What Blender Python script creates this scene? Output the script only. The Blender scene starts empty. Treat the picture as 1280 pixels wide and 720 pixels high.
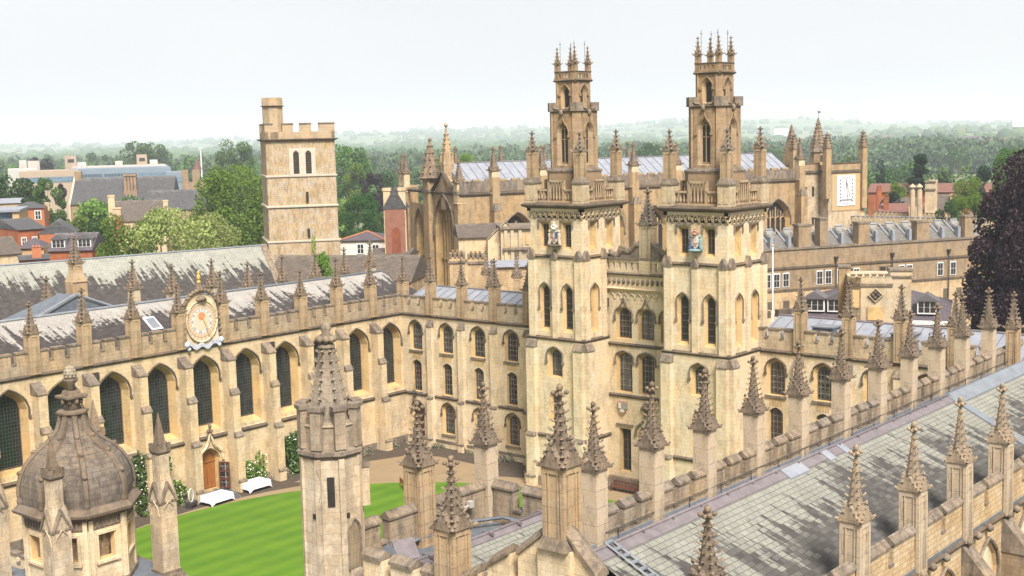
import bpy, bmesh, math, random
from math import sin, cos, radians as RAD, pi, sqrt, atan2, hypot
from mathutils import Matrix, Vector
S = bpy.context.scene
COL = S.collection
random.seed(7)
# ---------------------------------------------------------------- camera
HC = 33.0; FP = 1600.0
_b, _p, _r = RAD(49.75), RAD(6.9), RAD(-1.3)
FW = Vector((sin(_b)*cos(_p), cos(_b)*cos(_p), -sin(_p)))
_rt = Vector((cos(_b), -sin(_b), 0)); _up = _rt.cross(FW)
RT = _rt*cos(_r) + _up*sin(_r); UP = _up*cos(_r) - _rt*sin(_r)
cam = bpy.data.cameras.new("camera"); co = bpy.data.objects.new("camera", cam); COL.objects.link(co)
cam.sensor_width = 36; cam.lens = 36*FP/1280; cam.clip_start = .5; cam.clip_end = 40000
m = Matrix.Identity(4)
for i in range(3):
    m[i][0] = RT[i]; m[i][1] = UP[i]; m[i][2] = -FW[i]
m[2][3] = HC
co.matrix_world = m; S.camera = co
# ---------------------------------------------------------------- world, sun
SUN_AZ, SUN_EL = 214.0, 50.0            # bearing clockwise from +Y, elevation
w = bpy.data.worlds.new("World"); S.world = w; w.use_nodes = True
nt = w.node_tree; nt.nodes.clear()
N = lambda t: nt.nodes.new(t)
out = N('ShaderNodeOutputWorld'); bg = N('ShaderNodeBackground'); sky = N('ShaderNodeTexSky')
sky.sky_type = 'NISHITA'; sky.sun_disc = False; sky.sun_elevation = RAD(SUN_EL); sky.sun_rotation = RAD(SUN_AZ)
sky.air_density = 1.0; sky.dust_density = 4.0; sky.ozone_density = 1.0; sky.altitude = 60
hs = N('ShaderNodeHueSaturation'); hs.inputs['Saturation'].default_value = .35
tc = N('ShaderNodeTexCoord'); mp = N('ShaderNodeMapping'); mp.inputs['Scale'].default_value = (1.2, 1.2, 4.5)
nz = N('ShaderNodeTexNoise'); nz.inputs['Scale'].default_value = 1.6; nz.inputs['Detail'].default_value = 5; nz.inputs['Roughness'].default_value = .55
cr = N('ShaderNodeValToRGB'); cr.color_ramp.elements[0].position = .3; cr.color_ramp.elements[1].position = .75
cr.color_ramp.elements[0].color = (8.75, 8.95, 9.15, 1); cr.color_ramp.elements[1].color = (9.75, 9.85, 9.95, 1)
mx = N('ShaderNodeMix'); mx.data_type = 'RGBA'; mx.inputs[0].default_value = .86
L = nt.links.new
L(sky.outputs[0], hs.inputs['Color']); L(tc.outputs['Generated'], mp.inputs[0]); L(mp.outputs[0], nz.inputs['Vector'])
L(nz.outputs['Fac'], cr.inputs[0]); L(hs.outputs[0], mx.inputs[6]); L(cr.outputs[0], mx.inputs[7])
L(mx.outputs[2], bg.inputs['Color']); bg.inputs['Strength'].default_value = .0555; L(bg.outputs[0], out.inputs[0])
sl = bpy.data.lights.new("sun", 'SUN'); sl.energy = 4.6; sl.angle = RAD(20); sl.color = (1, .945, .88)
so = bpy.data.objects.new("sun", sl); COL.objects.link(so)
sd = Vector((sin(RAD(SUN_AZ))*cos(RAD(SUN_EL)), cos(RAD(SUN_AZ))*cos(RAD(SUN_EL)), sin(RAD(SUN_EL))))
so.rotation_euler = sd.to_track_quat('Z', 'Y').to_euler(); so.location = (0, 0, 200)
try: S.cycles.volume_bounces = 4
except Exception: pass
S.view_settings.view_transform = 'Standard'; S.view_settings.look = 'None'
S.view_settings.exposure = 0.93; S.view_settings.gamma = 1
# ---------------------------------------------------------------- placing from the viewpoint (distances are real)
def ray(px, py):
    return FW + RT*((px-640)/FP) + UP*((360-py)/FP)
def at(px, py, D):
    d = ray(px, py); t = D/hypot(d.x, d.y); return Vector((d.x*t, d.y*t, HC+d.z*t))
def gr(px, D, z=0): 
    p = at(px, 300, D); return (p.x, p.y, z)
def zat(px, py, D): return at(px, py, D).z
# ---------------------------------------------------------------- materials
def mat(name, build):
    m = bpy.data.materials.new(name); m.use_nodes = True; t = m.node_tree; t.nodes.clear()
    o = t.nodes.new('ShaderNodeOutputMaterial'); b = t.nodes.new('ShaderNodeBsdfPrincipled')
    t.links.new(b.outputs[0], o.inputs[0]); b.inputs['Specular IOR Level'].default_value = .25
    build(t, b); return m
def nd(t, k, **kw):
    n = t.nodes.new(k)
    for a, v in kw.items():
        if a in n.inputs: n.inputs[a].default_value = v
        else: setattr(n, a, v)
    return n
def mixc(t, f, a, b, blend='MIX'):
    n = t.nodes.new('ShaderNodeMix'); n.data_type = 'RGBA'; n.blend_type = blend
    for i, v in ((0, f), (6, a), (7, b)):
        if hasattr(v, 'links'): t.links.new(v, n.inputs[i])
        else: n.inputs[i].default_value = v if i == 0 else (*v, 1)
    return n.outputs[2]
def ramp(t, f, stops):
    n = t.nodes.new('ShaderNodeValToRGB'); e = n.color_ramp.elements
    while len(e) < len(stops): e.new(.5)
    for k, (p, c) in zip(e, stops):
        k.position = p; k.color = (c, c, c, 1) if not hasattr(c, '__len__') else (*c, 1)
    t.links.new(f, n.inputs[0]); return n.outputs[0]
def mth(t, op, a, b=None, c=None):
    n = t.nodes.new('ShaderNodeMath'); n.operation = op
    for i, v in enumerate((a, b, c)):
        if v is None: continue
        if hasattr(v, 'links'): t.links.new(v, n.inputs[i])
        else: n.inputs[i].default_value = v
    return n.outputs[0]
def noise(t, vec, scale, detail=4, rough=.55, sc=None):
    if sc:
        mp = t.nodes.new('ShaderNodeMapping'); mp.inputs['Scale'].default_value = sc; t.links.new(vec, mp.inputs[0]); vec = mp.outputs[0]
    n = nd(t, 'ShaderNodeTexNoise', Scale=scale, Detail=detail, Roughness=rough); t.links.new(vec, n.inputs['Vector']); return n.outputs['Fac']
def objuv(t):
    c = t.nodes.new('ShaderNodeTexCoord'); s = t.nodes.new('ShaderNodeSeparateXYZ'); t.links.new(c.outputs['Object'], s.inputs[0])
    u = mth(t, 'ADD', s.outputs[0], mth(t, 'MULTIPLY', s.outputs[1], .83))
    k = t.nodes.new('ShaderNodeCombineXYZ'); t.links.new(u, k.inputs[0]); t.links.new(s.outputs[2], k.inputs[1])
    return c.outputs['Object'], k.outputs[0], s
def bump(t, b, h, d=.02, s=.5):
    n = nd(t, 'ShaderNodeBump', Distance=d, Strength=s); t.links.new(h, n.inputs['Height']); t.links.new(n.outputs[0], b.inputs['Normal'])
def stone(name, base, alt, stain, amt=.5, bw=.75, bh=.34, vary=.6, joint=.38, rough_n=1.0):
    """coursed ashlar: blocks of slightly different tone, pale repairs, dark weather streaks"""
    def f(t, b):
        o, uv, s = objuv(t)
        br = nd(t, 'ShaderNodeTexBrick', **{'Scale': 1, 'Mortar Size': .012, 'Brick Width': bw, 'Row Height': bh, 'Bias': 0, 'Mortar Smooth': .3})
        br.inputs['Color1'].default_value = (0, 0, 0, 1); br.inputs['Color2'].default_value = (1, 1, 1, 1); br.inputs['Mortar'].default_value = (.5, .5, .5, 1)
        vn = nd(t, 'ShaderNodeTexNoise', Scale=.9, Detail=2); t.links.new(o, vn.inputs['Vector']); va = nd(t, 'ShaderNodeVectorMath', operation='MULTIPLY_ADD'); t.links.new(vn.outputs['Color'], va.inputs[0]); va.inputs[1].default_value = (.35, .09, 0); t.links.new(uv, va.inputs[2]); t.links.new(va.outputs[0], br.inputs['Vector'])
        blk = mixc(t, mth(t, 'MULTIPLY', br.outputs['Color'], vary), base, alt)
        big = noise(t, o, .3, 5, .65); wn = noise(t, o, .8, 5, .7, (1, 1, .6))
        c = mixc(t, ramp(t, big, [(.40, 0), (.62, .8)]), blk, tuple(x*y for x, y in zip(alt, (1.06, .92, .72))))
        c = mixc(t, ramp(t, wn, [(.48, 0), (.60, .75)]), c, tuple(x*y for x, y in zip(base, (.78, .74, .69))))
        st = noise(t, o, 1.0, 6, .65, (1.6*rough_n, 1.6*rough_n, .32*rough_n)); fine = noise(t, o, 3.2, 5, .7)
        mk = ramp(t, mth(t, 'ADD', mth(t, 'MULTIPLY', st, .7), mth(t, 'MULTIPLY', fine, .3)), [(.62-.22*amt, 0), (.80-.2*amt, min(1, .35+.65*amt))])
        c = mixc(t, mk, c, stain)
        c = mixc(t, mth(t, 'MULTIPLY', br.outputs['Fac'], joint), c, tuple(x*.55 for x in stain))
        g = noise(t, o, 9, 3, .6); c = mixc(t, .5, c, ramp(t, g, [(.28, .55), (.66, 1.0)]), 'MULTIPLY')
        t.links.new(c, b.inputs['Base Color']); b.inputs['Roughness'].default_value = .92
        bump(t, b, mth(t, 'SUBTRACT', fine, mth(t, 'MULTIPLY', br.outputs['Fac'], .5)), .03, .5)
    return mat(name, f)
def slate(name, dark, dark2, lich, L0, L1, cw=.34, ch=.27, line=.6, tilt=0., pat=1.):
    """slate roof; UV = metres along the ridge and down the slope. Lichen grows from the ridge down in streaks."""
    def f(t, b):
        c = t.nodes.new('ShaderNodeUVMap'); uv = c.outputs[0]
        s = t.nodes.new('ShaderNodeSeparateXYZ'); t.links.new(uv, s.inputs[0])
        br = nd(t, 'ShaderNodeTexBrick', **{'Scale': 1, 'Mortar Size': .016, 'Brick Width': cw, 'Row Height': ch, 'Mortar Smooth': .2})
        br.inputs['Color1'].default_value = (0, 0, 0, 1); br.inputs['Color2'].default_value = (1, 1, 1, 1); br.inputs['Mortar'].default_value = (.4, .4, .4, 1)
        t.links.new(uv, br.inputs['Vector'])
        d = mixc(t, br.outputs['Color'], dark, dark2)
        sh = t.nodes.new('ShaderNodeCombineXYZ'); t.links.new(mth(t, 'MULTIPLY_ADD', s.outputs[1], -.28, s.outputs[0]), sh.inputs[0]); t.links.new(s.outputs[1], sh.inputs[1])
        n0 = noise(t, sh.outputs[0], 1.0, 6, .7, (1.5, .10, 1)); n1 = noise(t, uv, .12, 3, .5); n2 = noise(t, uv, 4.5, 4, .7, (1, .6, 1))
        lim = mth(t, 'ADD', L0, mth(t, 'MULTIPLY', mth(t, 'SUBTRACT', mth(t, 'ADD', mth(t, 'MULTIPLY', n0, 1.5), mth(t, 'MULTIPLY', n1, .8)), .95), L1))
        k = mth(t, 'SUBTRACT', lim, s.outputs[1])
        k = mth(t, 'ADD', k, mth(t, 'MULTIPLY', mth(t, 'SUBTRACT', n2, .5), .9))
        k = mth(t, 'ADD', k, mth(t, 'MULTIPLY', mth(t, 'SUBTRACT', br.outputs['Color'], .5), 1.1))
        mk = ramp(t, mth(t, 'MULTIPLY_ADD', k, .8, .5), [(.25, .03), (.8, pat)])
        mk = mth(t, 'MULTIPLY', mk, ramp(t, n2, [(.2, .75), (.6, 1)]))
        col = mixc(t, mk, d, mixc(t, br.outputs['Color'], lich, tuple(x*.84 for x in lich)))
        big = noise(t, uv, .5, 5, .7); col = mixc(t, .6, col, ramp(t, big, [(.3, .6), (.7, 1.05)]), 'MULTIPLY')
        col = mixc(t, mth(t, 'MULTIPLY', br.outputs['Fac'], line), col, (.05, .045, .045))
        t.links.new(col, b.inputs['Base Color']); b.inputs['Roughness'].default_value = .75
        bump(t, b, mth(t, 'SUBTRACT', mth(t, 'MULTIPLY', br.outputs['Color'], .4), br.outputs['Fac']), .02, .6)
    return mat(name, f)
def plain(name, c, c2=None, sc=3, rough=.8, metal=0, spec=.25, stretch=None):
    def f(t, b):
        o = t.nodes.new('ShaderNodeTexCoord').outputs['Object']
        n = noise(t, o, sc, 5, .65, stretch); t.links.new(mixc(t, ramp(t, n, [(.3, 0), (.7, 1)]), c, c2 or tuple(x*.75 for x in c)), b.inputs['Base Color'])
        b.inputs['Roughness'].default_value = rough; b.inputs['Metallic'].default_value = metal; b.inputs['Specular IOR Level'].default_value = spec
    return mat(name, f)
def glass(name, c, lw, lh, bar, barc, c2=None):
    def f(t, b):
        o, uv, s = objuv(t)
        fx = mth(t, 'PINGPONG', mth(t, 'ADD', s.outputs[0], lw*40.5), lw/2); fz = mth(t, 'PINGPONG', s.outputs[2], lh/2)
        a = mth(t, 'MAXIMUM', mth(t, 'GREATER_THAN', fx, lw/2-bar), mth(t, 'LESS_THAN', fz, bar))
        nn = noise(t, o, 1.4, 3, .6)
        oi = t.nodes.new('ShaderNodeObjectInfo'); nn = mth(t, 'ADD', nn, mth(t, 'MULTIPLY_ADD', oi.outputs['Random'], .3, -.15))
        g = mixc(t, ramp(t, nn, [(.45, 0), (.62, 1)]), c, c2 or tuple(x*2.2 for x in c))  # paler patches in the glass colour stand for curtains and painted reflections
        t.links.new(mixc(t, a, g, barc), b.inputs['Base Color'])
        b.inputs['Specular IOR Level'].default_value = .5
        t.links.new(mth(t, 'MULTIPLY_ADD', a, .6, .1), b.inputs['Roughness'])
        bump(t, b, noise(t, o, 6, 2, .5), .01, .25)
    return mat(name, f)
def leaf(name, c1, c2, tr=.25):
    def f(t, b):
        g = t.nodes.new('ShaderNodeNewGeometry'); o = t.nodes.new('ShaderNodeTexCoord').outputs['Object']
        oi = t.nodes.new('ShaderNodeObjectInfo')
        n = noise(t, o, .35, 3, .6)
        f0 = mth(t, 'ADD', mth(t, 'MULTIPLY', g.outputs['Random Per Island'], .55), mth(t, 'MULTIPLY', ramp(t, n, [(.3, 0), (.7, 1)]), .45))
        c = mixc(t, f0, c1, c2)
        h = nd(t, 'ShaderNodeHueSaturation'); t.links.new(mth(t, 'MULTIPLY_ADD', oi.outputs['Random'], .03, .485), h.inputs['Hue'])
        t.links.new(mth(t, 'MULTIPLY_ADD', oi.outputs['Random'], .5, .75), h.inputs['Value']); t.links.new(c, h.inputs['Color'])
        t.links.new(h.outputs[0], b.inputs['Base Color']); b.inputs['Roughness'].default_value = .6
        tl = t.nodes.new('ShaderNodeBsdfTranslucent'); t.links.new(h.outputs[0], tl.inputs[0])
        ms = t.nodes.new('ShaderNodeMixShader'); ms.inputs[0].default_value = tr
        t.links.new(b.outputs[0], ms.inputs[1]); t.links.new(tl.outputs[0], ms.inputs[2])
        t.links.new(ms.outputs[0], [x for x in t.nodes if x.type == 'OUTPUT_MATERIAL'][0].inputs[0])
    return mat(name, f)
CREAM = stone('cream_limestone', (.59, .48, .325), (.65, .55, .40), (.25, .19, .13), .40, vary=1, joint=.34)
TAN = stone('library_limestone', (.525, .415, .268), (.59, .48, .33), (.19, .142, .098), .50, vary=1, joint=.34)
PALE = stone('pale_repaired_stone', (.43, .35, .24), (.50, .42, .30), (.25, .20, .14), .35, .9, .45)
LANT = stone('lantern_stone', (.27, .188, .115), (.36, .258, .162), (.12, .088, .06), .58, .8, .34)
GREY = stone('weathered_grey_stone', (.19, .145, .105), (.29, .225, .165), (.07, .055, .043), .75, .6, .3, rough_n=1.8)
SHAFT = stone('pinnacle_shaft_stone', (.34, .25, .155), (.42, .315, .20), (.14, .105, .075), .55, 1.5, .6, .6, .5)
NEARSH = stone('near_pinnacle_stone', (.40, .325, .24), (.47, .39, .29), (.17, .135, .10), .55, 1.6, .8, .6, .6)
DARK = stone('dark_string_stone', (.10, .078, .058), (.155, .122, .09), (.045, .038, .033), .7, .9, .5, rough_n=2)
COPE = stone('lichened_coping_stone', (.175, .14, .108), (.28, .235, .19), (.07, .06, .052), .75, .8, .6, rough_n=2.2)
REVEAL = stone('yellow_reveal_stone', (.46, .32, .155), (.54, .39, .20), (.34, .23, .11), .25, 2, .5)
DOMEST = stone('dome_stone', (.125, .105, .09), (.20, .172, .145), (.042, .036, .032), .65, .6, .3, 1, .5, 2.2)
RIBST = stone('dome_rib_stone', (.145, .113, .086), (.20, .16, .125), (.06, .05, .04), .6, 1.2, .8)
OLDST = stone('old_rubble_stone', (.42, .29, .16), (.50, .40, .26), (.22, .165, .11), .5, .55, .24, 1, .7, 1.4)
TERRA = stone('brown_range_stone', (.26, .19, .12), (.32, .245, .16), (.12, .09, .065), .6, .8, .4)
BRICK = stone('red_brick', (.30, .095, .042), (.36, .13, .06), (.25, .09, .05), .3, .45, .16)
SL_LIB = slate('library_slates', (.028, .022, .021), (.060, .048, .045), (.37, .345, .31), .55, 6.5, .34, .22, .35)
SL_CH = slate('chapel_slates', (.046, .042, .038), (.105, .097, .087), (.25, .245, .205), .3, 11, .46, .27, .7)
SL_BACK = slate('back_roof_slates', (.032, .026, .024), (.062, .052, .047), (.32, .32, .27), 1.4, 8, .4, .3, .35)
SL_GREY = slate('grey_slates', (.055, .053, .056), (.085, .083, .083), (.16, .155, .145), .3, 2.5, .5, .35, .3, pat=.6)
SL_PURP = slate('purple_slates', (.075, .058, .067), (.11, .09, .10), (.20, .185, .19), .2, 2, .5, .35, .3, pat=.6)
SL_RED = slate('red_tiles', (.16, .07, .052), (.21, .10, .075), (.2, .14, .11), .2, 1, .4, .3, .3, pat=.4)
SL_BROWN = slate('brown_stone_tiles', (.085, .065, .052), (.125, .10, .08), (.19, .165, .13), .3, 1.5, .4, .3, .3, pat=.5)
LEAD = plain('sheet_lead', (.17, .18, .21), (.25, .262, .29), 1.2, .55, 0, .4, (1, 1, 1))
LEADD = plain('dark_lead', (.075, .085, .10), (.13, .145, .165), 2, .6)
LEADP = plain('lead_ridge_roll', (.115, .096, .10), (.175, .152, .158), 2, .6)
LEADB = plain('lead_gutter', (.125, .137, .155), (.19, .202, .22), 1.5, .5)
WHITE = plain('white_paint', (.62, .62, .61), (.52, .52, .51), 2, .5)
CLOTH = plain('white_linen', (.60, .61, .64), (.50, .51, .56), 3, .9)
IRON = plain('black_iron', (.035, .03, .03), (.06, .05, .045), 5, .5)
DKWOOD = plain('dark_wood', (.05, .025, .018), (.08, .04, .025), 6, .6)
OAK = plain('oak_door', (.33, .13, .03), (.22, .08, .02), 3, .5, stretch=(4, 4, .5))
REDW = plain('red_brown_wood', (.13, .042, .025), (.09, .03, .018), 4, .5, stretch=(1, 1, 6))
GLIB = glass('leaded_glass', (.008, .010, .010), .27, .30, .011, (.05, .06, .053))
GSASH = glass('sash_glass', (.02, .018, .017), .38, .52, .022, (.24, .21, .17), (.085, .08, .072))
GDARK = plain('dark_opening', (.02, .018, .016), (.035, .03, .026), 2, .4)
GBLUE = glass('blue_office_glass', (.05, .08, .11), 1.4, 1.6, .08, (.14, .17, .2))
GOLD = plain('gilded_finial', (.65, .42, .12), (.5, .3, .08), 8, .45, .3)
TERRAC = plain('terracotta', (.42, .15, .07), (.34, .11, .05), 4, .8)
CONC = plain('concrete', (.40, .36, .32), (.33, .30, .27), .6, .85)
STUCCO = plain('ochre_stucco', (.44, .30, .15), (.38, .26, .13), 1.5, .9)
# ---------------------------------------------------------------- mesh building
class MB:
    def __init__(s, M=None):
        s.v = []; s.f = []; s.mi = []; s.uv = {}; s.M = M or Matrix.Identity(4); s.m = 0; s.sm = []
    def add(s, vs, fs, smooth=False):
        b = len(s.v); M = s.M
        for p in vs: s.v.append(tuple(M @ Vector(p)))
        for f in fs:
            s.f.append(tuple(i+b for i in f)); s.mi.append(s.m); s.sm.append(smooth)
    def quad(s, pts, uv=None):
        s.add(pts, [tuple(range(len(pts)))])
        if uv: s.uv[len(s.f)-1] = uv
    def box(s, x0, y0, z0, x1, y1, z1):
        s.add([(x0,y0,z0),(x1,y0,z0),(x1,y1,z0),(x0,y1,z0),(x0,y0,z1),(x1,y0,z1),(x1,y1,z1),(x0,y1,z1)],
              [(3,2,1,0),(4,5,6,7),(0,1,5,4),(1,2,6,5),(2,3,7,6),(3,0,4,7)])
    def cb(s, x, y, wx, wy, z0, z1): s.box(x-wx/2, y-wy/2, z0, x+wx/2, y+wy/2, z1)
    def taper(s, x, y, w0, z0, w1, z1, n=4, rot=pi/4, smooth=False):
        k = 1/cos(pi/n)
        s.loft([[(x+w/2*k*cos(rot+2*pi*i/n), y+w/2*k*sin(rot+2*pi*i/n), z) for i in range(n)] for w, z in ((w0, z0), (w1, z1))], smooth)
    def loft(s, rings, smooth=False, cap=True):
        n = len(rings[0]); vs = [p for r in rings for p in r]; fs = []
        for k in range(len(rings)-1):
            for i in range(n):
                j = (i+1) % n; fs.append((k*n+i, k*n+j, (k+1)*n+j, (k+1)*n+i))
        if cap: fs += [tuple(range(n-1, -1, -1)), tuple(range((len(rings)-1)*n, len(rings)*n))]
        s.add(vs, fs, smooth)
    def lathe(s, x, y, prof, n=12, rot=0, smooth=True):
        s.loft([[(x+r*cos(rot+2*pi*i/n), y+r*sin(rot+2*pi*i/n), z) for i in range(n)] for r, z in prof], smooth)
    def prism(s, pts, z0, z1): s.loft([[(x, y, z0) for x, y in pts], [(x, y, z1) for x, y in pts]])
    def ext(s, prof, x0, x1):
        """profile in (y,z) swept along local x"""
        s.loft([[(x, y, z) for y, z in prof] for x in (x0, x1)])
    def exty(s, prof, y0, y1):
        s.loft([[(x, y, z) for x, z in prof] for y in (y0, y1)])
    def knob(s, x, y, z, r, rz=None, n=6):
        rz = rz or r
        s.loft([[(x+r*a*cos(2*pi*i/n), y+r*a*sin(2*pi*i/n), z+rz*b) for i in range(n)] for a, b in ((.25,-1),(.85,-.5),(1,.1),(.7,.7),(.2,1))], True)
    def tube(s, path, r, n=5):
        rings = []
        for i, p in enumerate(path):
            p = Vector(p); a = Vector(path[max(0, i-1)]); b = Vector(path[min(len(path)-1, i+1)]); d = (b-a).normalized()
            u = d.cross(Vector((0,0,1)) if abs(d.z) < .9 else Vector((0,1,0))).normalized(); v = d.cross(u)
            rr = r[i] if hasattr(r, '__len__') else r
            rings.append([tuple(p+u*rr*cos(2*pi*k/n)+v*rr*sin(2*pi*k/n)) for k in range(n)])
        s.loft(rings, n > 5)
    def gable(s, x0, x1, y0, y1, z, zr, axis='x', over=0):
        """closed gabled solid (roof body)"""
        if axis == 'x':
            ym = (y0+y1)/2; s.ext([(y0, z), (y1, z), (ym, zr)], x0, x1)
        else:
            xm = (x0+x1)/2; s.exty([(x0, z), (x1, z), (xm, zr)], y0, y1)
    def roofx(s, x0, x1, y0, y1, z, zr, hip0=0, hip1=0, ym=None, rx0=None):
        """pitched roof, ridge along x, with UVs in metres; hips pull the ridge in"""
        ym = (y0+y1)/2 if ym is None else ym
        a, b = x0+hip0, x1-hip1
        for ye, sg in ((y0, 1), (y1, -1)):
            h = hypot(ye-ym, zr-z)
            s.quad([(x0, ye, z), (x1, ye, z), (b, ym, zr), (a, ym, zr)], [(x0, h), (x1, h), (b, 0), (a, 0)])
        for xe, xi in ((x0, a), (x1, b)):
            h = hypot(xe-xi, zr-z)
            s.quad([(xe, y0, z), (xe, y1, z), (xi, ym, zr)], [(y0, h), (y1, h), (ym, 0)])
    def roofy(s, x0, x1, y0, y1, z, zr, hip0=0, hip1=0, xm=None):
        xm = (x0+x1)/2 if xm is None else xm
        a, b = y0+hip0, y1-hip1
        for xe in (x0, x1):
            h = hypot(xe-xm, zr-z)
            s.quad([(xe, y0, z), (xe, y1, z), (xm, b, zr), (xm, a, zr)], [(y0, h), (y1, h), (b, 0), (a, 0)])
        for ye, yi in ((y0, a), (y1, b)):
            h = hypot(ye-yi, zr-z)
            s.quad([(x0, ye, z), (x1, ye, z), (xm, yi, zr)], [(x0, h), (x1, h), (xm, 0)])
    def mesh(s, name, mats):
        me = bpy.data.meshes.new(name); me.from_pydata(s.v, [], s.f)
        for m_ in (mats if isinstance(mats, (list, tuple)) else [mats]): me.materials.append(m_)
        me.polygons.foreach_set('material_index', s.mi); me.polygons.foreach_set('use_smooth', s.sm)
        if s.uv:
            ul = me.uv_layers.new(name='UVMap').data
            for fi, uv in s.uv.items():
                ls = me.polygons[fi].loop_start
                for k, c in enumerate(uv): ul[ls+k].uv = c
        else:
            bm = bmesh.new(); bm.from_mesh(me); bmesh.ops.recalc_face_normals(bm, faces=bm.faces); bm.to_mesh(me); bm.free()
        me.update(); return me
def rotz(a): return Matrix.Rotation(a, 4, 'Z')
def T(x, y, z=0): return Matrix.Translation((x, y, z))
WM = {}; _jr = random.Random(17)
def obj(name, me, mats=None, parent=None, M=None, label=None):
    """link one mesh object; M is its matrix in the space of the thing (root) it belongs to"""
    if isinstance(me, MB): me = me.mesh(name, mats)
    o = bpy.data.objects.new(name, me); COL.objects.link(o)
    M = M or Matrix.Identity(4)
    if name.endswith('pinnacle') and M != Matrix.Identity(4):
        q = _jr.uniform; M = M @ rotz(q(-.03, .03)) @ Matrix.Rotation(q(-.012, .012), 4, 'X') @ Matrix.Rotation(q(-.012, .012), 4, 'Y') @ Matrix.Diagonal((q(.96, 1.04), q(.96, 1.04), q(.975, 1.02), 1))
    WM[o.name] = M
    if parent is not None:
        o.parent = parent
        P = WM.get(parent.name) if parent.parent else Matrix.Identity(4)
        o.matrix_local = P.inverted() @ M
    elif M != Matrix.Identity(4): o.matrix_world = M
    if label: o['label'] = label
    return o
def thing(name, label, cat, loc=(0, 0, 0), rz=0, group=None):
    o = bpy.data.objects.new(name, None); COL.objects.link(o); o.empty_display_size = .5
    o.location = loc; o.rotation_euler = (0, 0, rz); o['label'] = label; o['category'] = cat
    if group: o['group'] = group
    return o
def tag(o, label, cat, loc=None, group=None, kind=None):
    if label: o['label'] = label
    if cat: o['category'] = cat
    if loc: o.location = loc
    if group: o['group'] = group
    if kind: o['kind'] = kind
    return o
def struct(name, mb, mats):
    o = obj(name, mb, mats); o['kind'] = 'structure'; return o
def copy_thing(r, loc, rz=0, sc=1, label=None, group=None):
    c = r.copy(); COL.objects.link(c); c.location = loc; c.rotation_euler = (0, 0, rz); c.scale = (sc if hasattr(sc, '__len__') else (sc, sc, sc))
    if label: c['label'] = label
    if group: c['group'] = group
    for ch in list(r.children):
        d = ch.copy(); COL.objects.link(d); d.parent = c
        for g in list(ch.children):
            e = g.copy(); COL.objects.link(e); e.parent = d
    return c
# ---------------------------------------------------------------- architectural pieces
def arch(wd, zb, zt, rise, kind='tudor', n=12):
    """open outline from bottom-left over the head to bottom-right, (x,z)"""
    h = wd/2; zs = zt-rise; pts = [(-h, zb)]
    k = {'tudor': .35, 'round': 0, 'lancet': .55, 'seg': 0}.get(kind, 0)
    if kind == 'flat': return [(-h, zb), (-h, zt), (h, zt), (h, zb)]
    for i in range(n+1):
        t = -1+2*i/n; x = t
        if kind == 'lancet': x = t
        z = (1-k)*sqrt(max(0, 1-t*t))+k*(1-abs(t))
        pts.append((h*x, zs+rise*z))
    pts.append((h, zb)); return pts
def bay(mb, x0, x1, z0, z1, xc, wd, zb, zt, rise, kind='tudor', dep=.5, win=None, ztin=None, y=0, mrev=None, n=12, sill=.15):
    """wall panel with a splayed opening; local x across, y inwards. Returns the outline of the glass."""
    O = arch(wd, zb, zt, rise, kind, n); wi = win or wd*.7; dz = (wd-wi)*.5
    I = arch(wi, zb+sill, (zt-dz) if ztin is None else ztin, rise*wi/wd, kind, n)
    O = [(x+xc, z) for x, z in O]; I = [(x+xc, z) for x, z in I]; a, b = xc-wd/2, xc+wd/2; zs = O[1][1]
    q = lambda *p: mb.quad([(x, y, z) for x, z in p])
    if zb > z0: q((x0, z0), (x1, z0), (x1, zb), (x0, zb))
    if a > x0: q((x0, zb), (a, zb), (a, z1), (x0, z1))
    if b < x1: q((b, zb), (x1, zb), (x1, z1), (b, z1))
    H = O[1:-1]
    for p, r in zip(H, H[1:]):
        if r[0]-p[0] > 1e-6: q(p, r, (r[0], z1), (p[0], z1))
    s0 = mb.m
    if mrev is not None: mb.m = mrev
    for i in range(len(O)-1):
        mb.quad([(O[i][0], y, O[i][1]), (O[i+1][0], y, O[i+1][1]), (I[i+1][0], y+dep, I[i+1][1]), (I[i][0], y+dep, I[i][1])])
    mb.quad([(O[0][0], y, O[0][1]), (O[-1][0], y, O[-1][1]), (I[-1][0], y+dep, I[-1][1]), (I[0][0], y+dep, I[0][1])])
    mb.m = s0
    return I
def hood(mb, xc, wd, zb, zt, rise, kind='tudor', r=.09, y=-.05, drop=.25, ogee=0):
    pts = arch(wd+.16, zt-rise-drop, zt+.1, rise, kind, 14); pts = [(x+xc, z) for x, z in pts]
    if ogee:
        m_ = len(pts)//2; pts = [(x, z+ogee*max(0, 1-abs(x-xc)/(wd*.22))**1.5) for x, z in pts]
    mb.tube([(x, y, z) for x, z in pts], r, 5)
    for sg in (-1, 1): mb.box(xc+sg*(wd/2+.1)-.12, y-.09, pts[0][1]-.16, xc+sg*(wd/2+.1)+.12, y+.1, pts[0][1]+.06)
def pane(outline, depth=0.0):
    """glass mesh, origin at the opening's sill centre"""
    mb = MB(); mb.add([(x, depth, z) for x, z in outline], [tuple(range(len(outline)))]); return mb
_wm = {}
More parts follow.
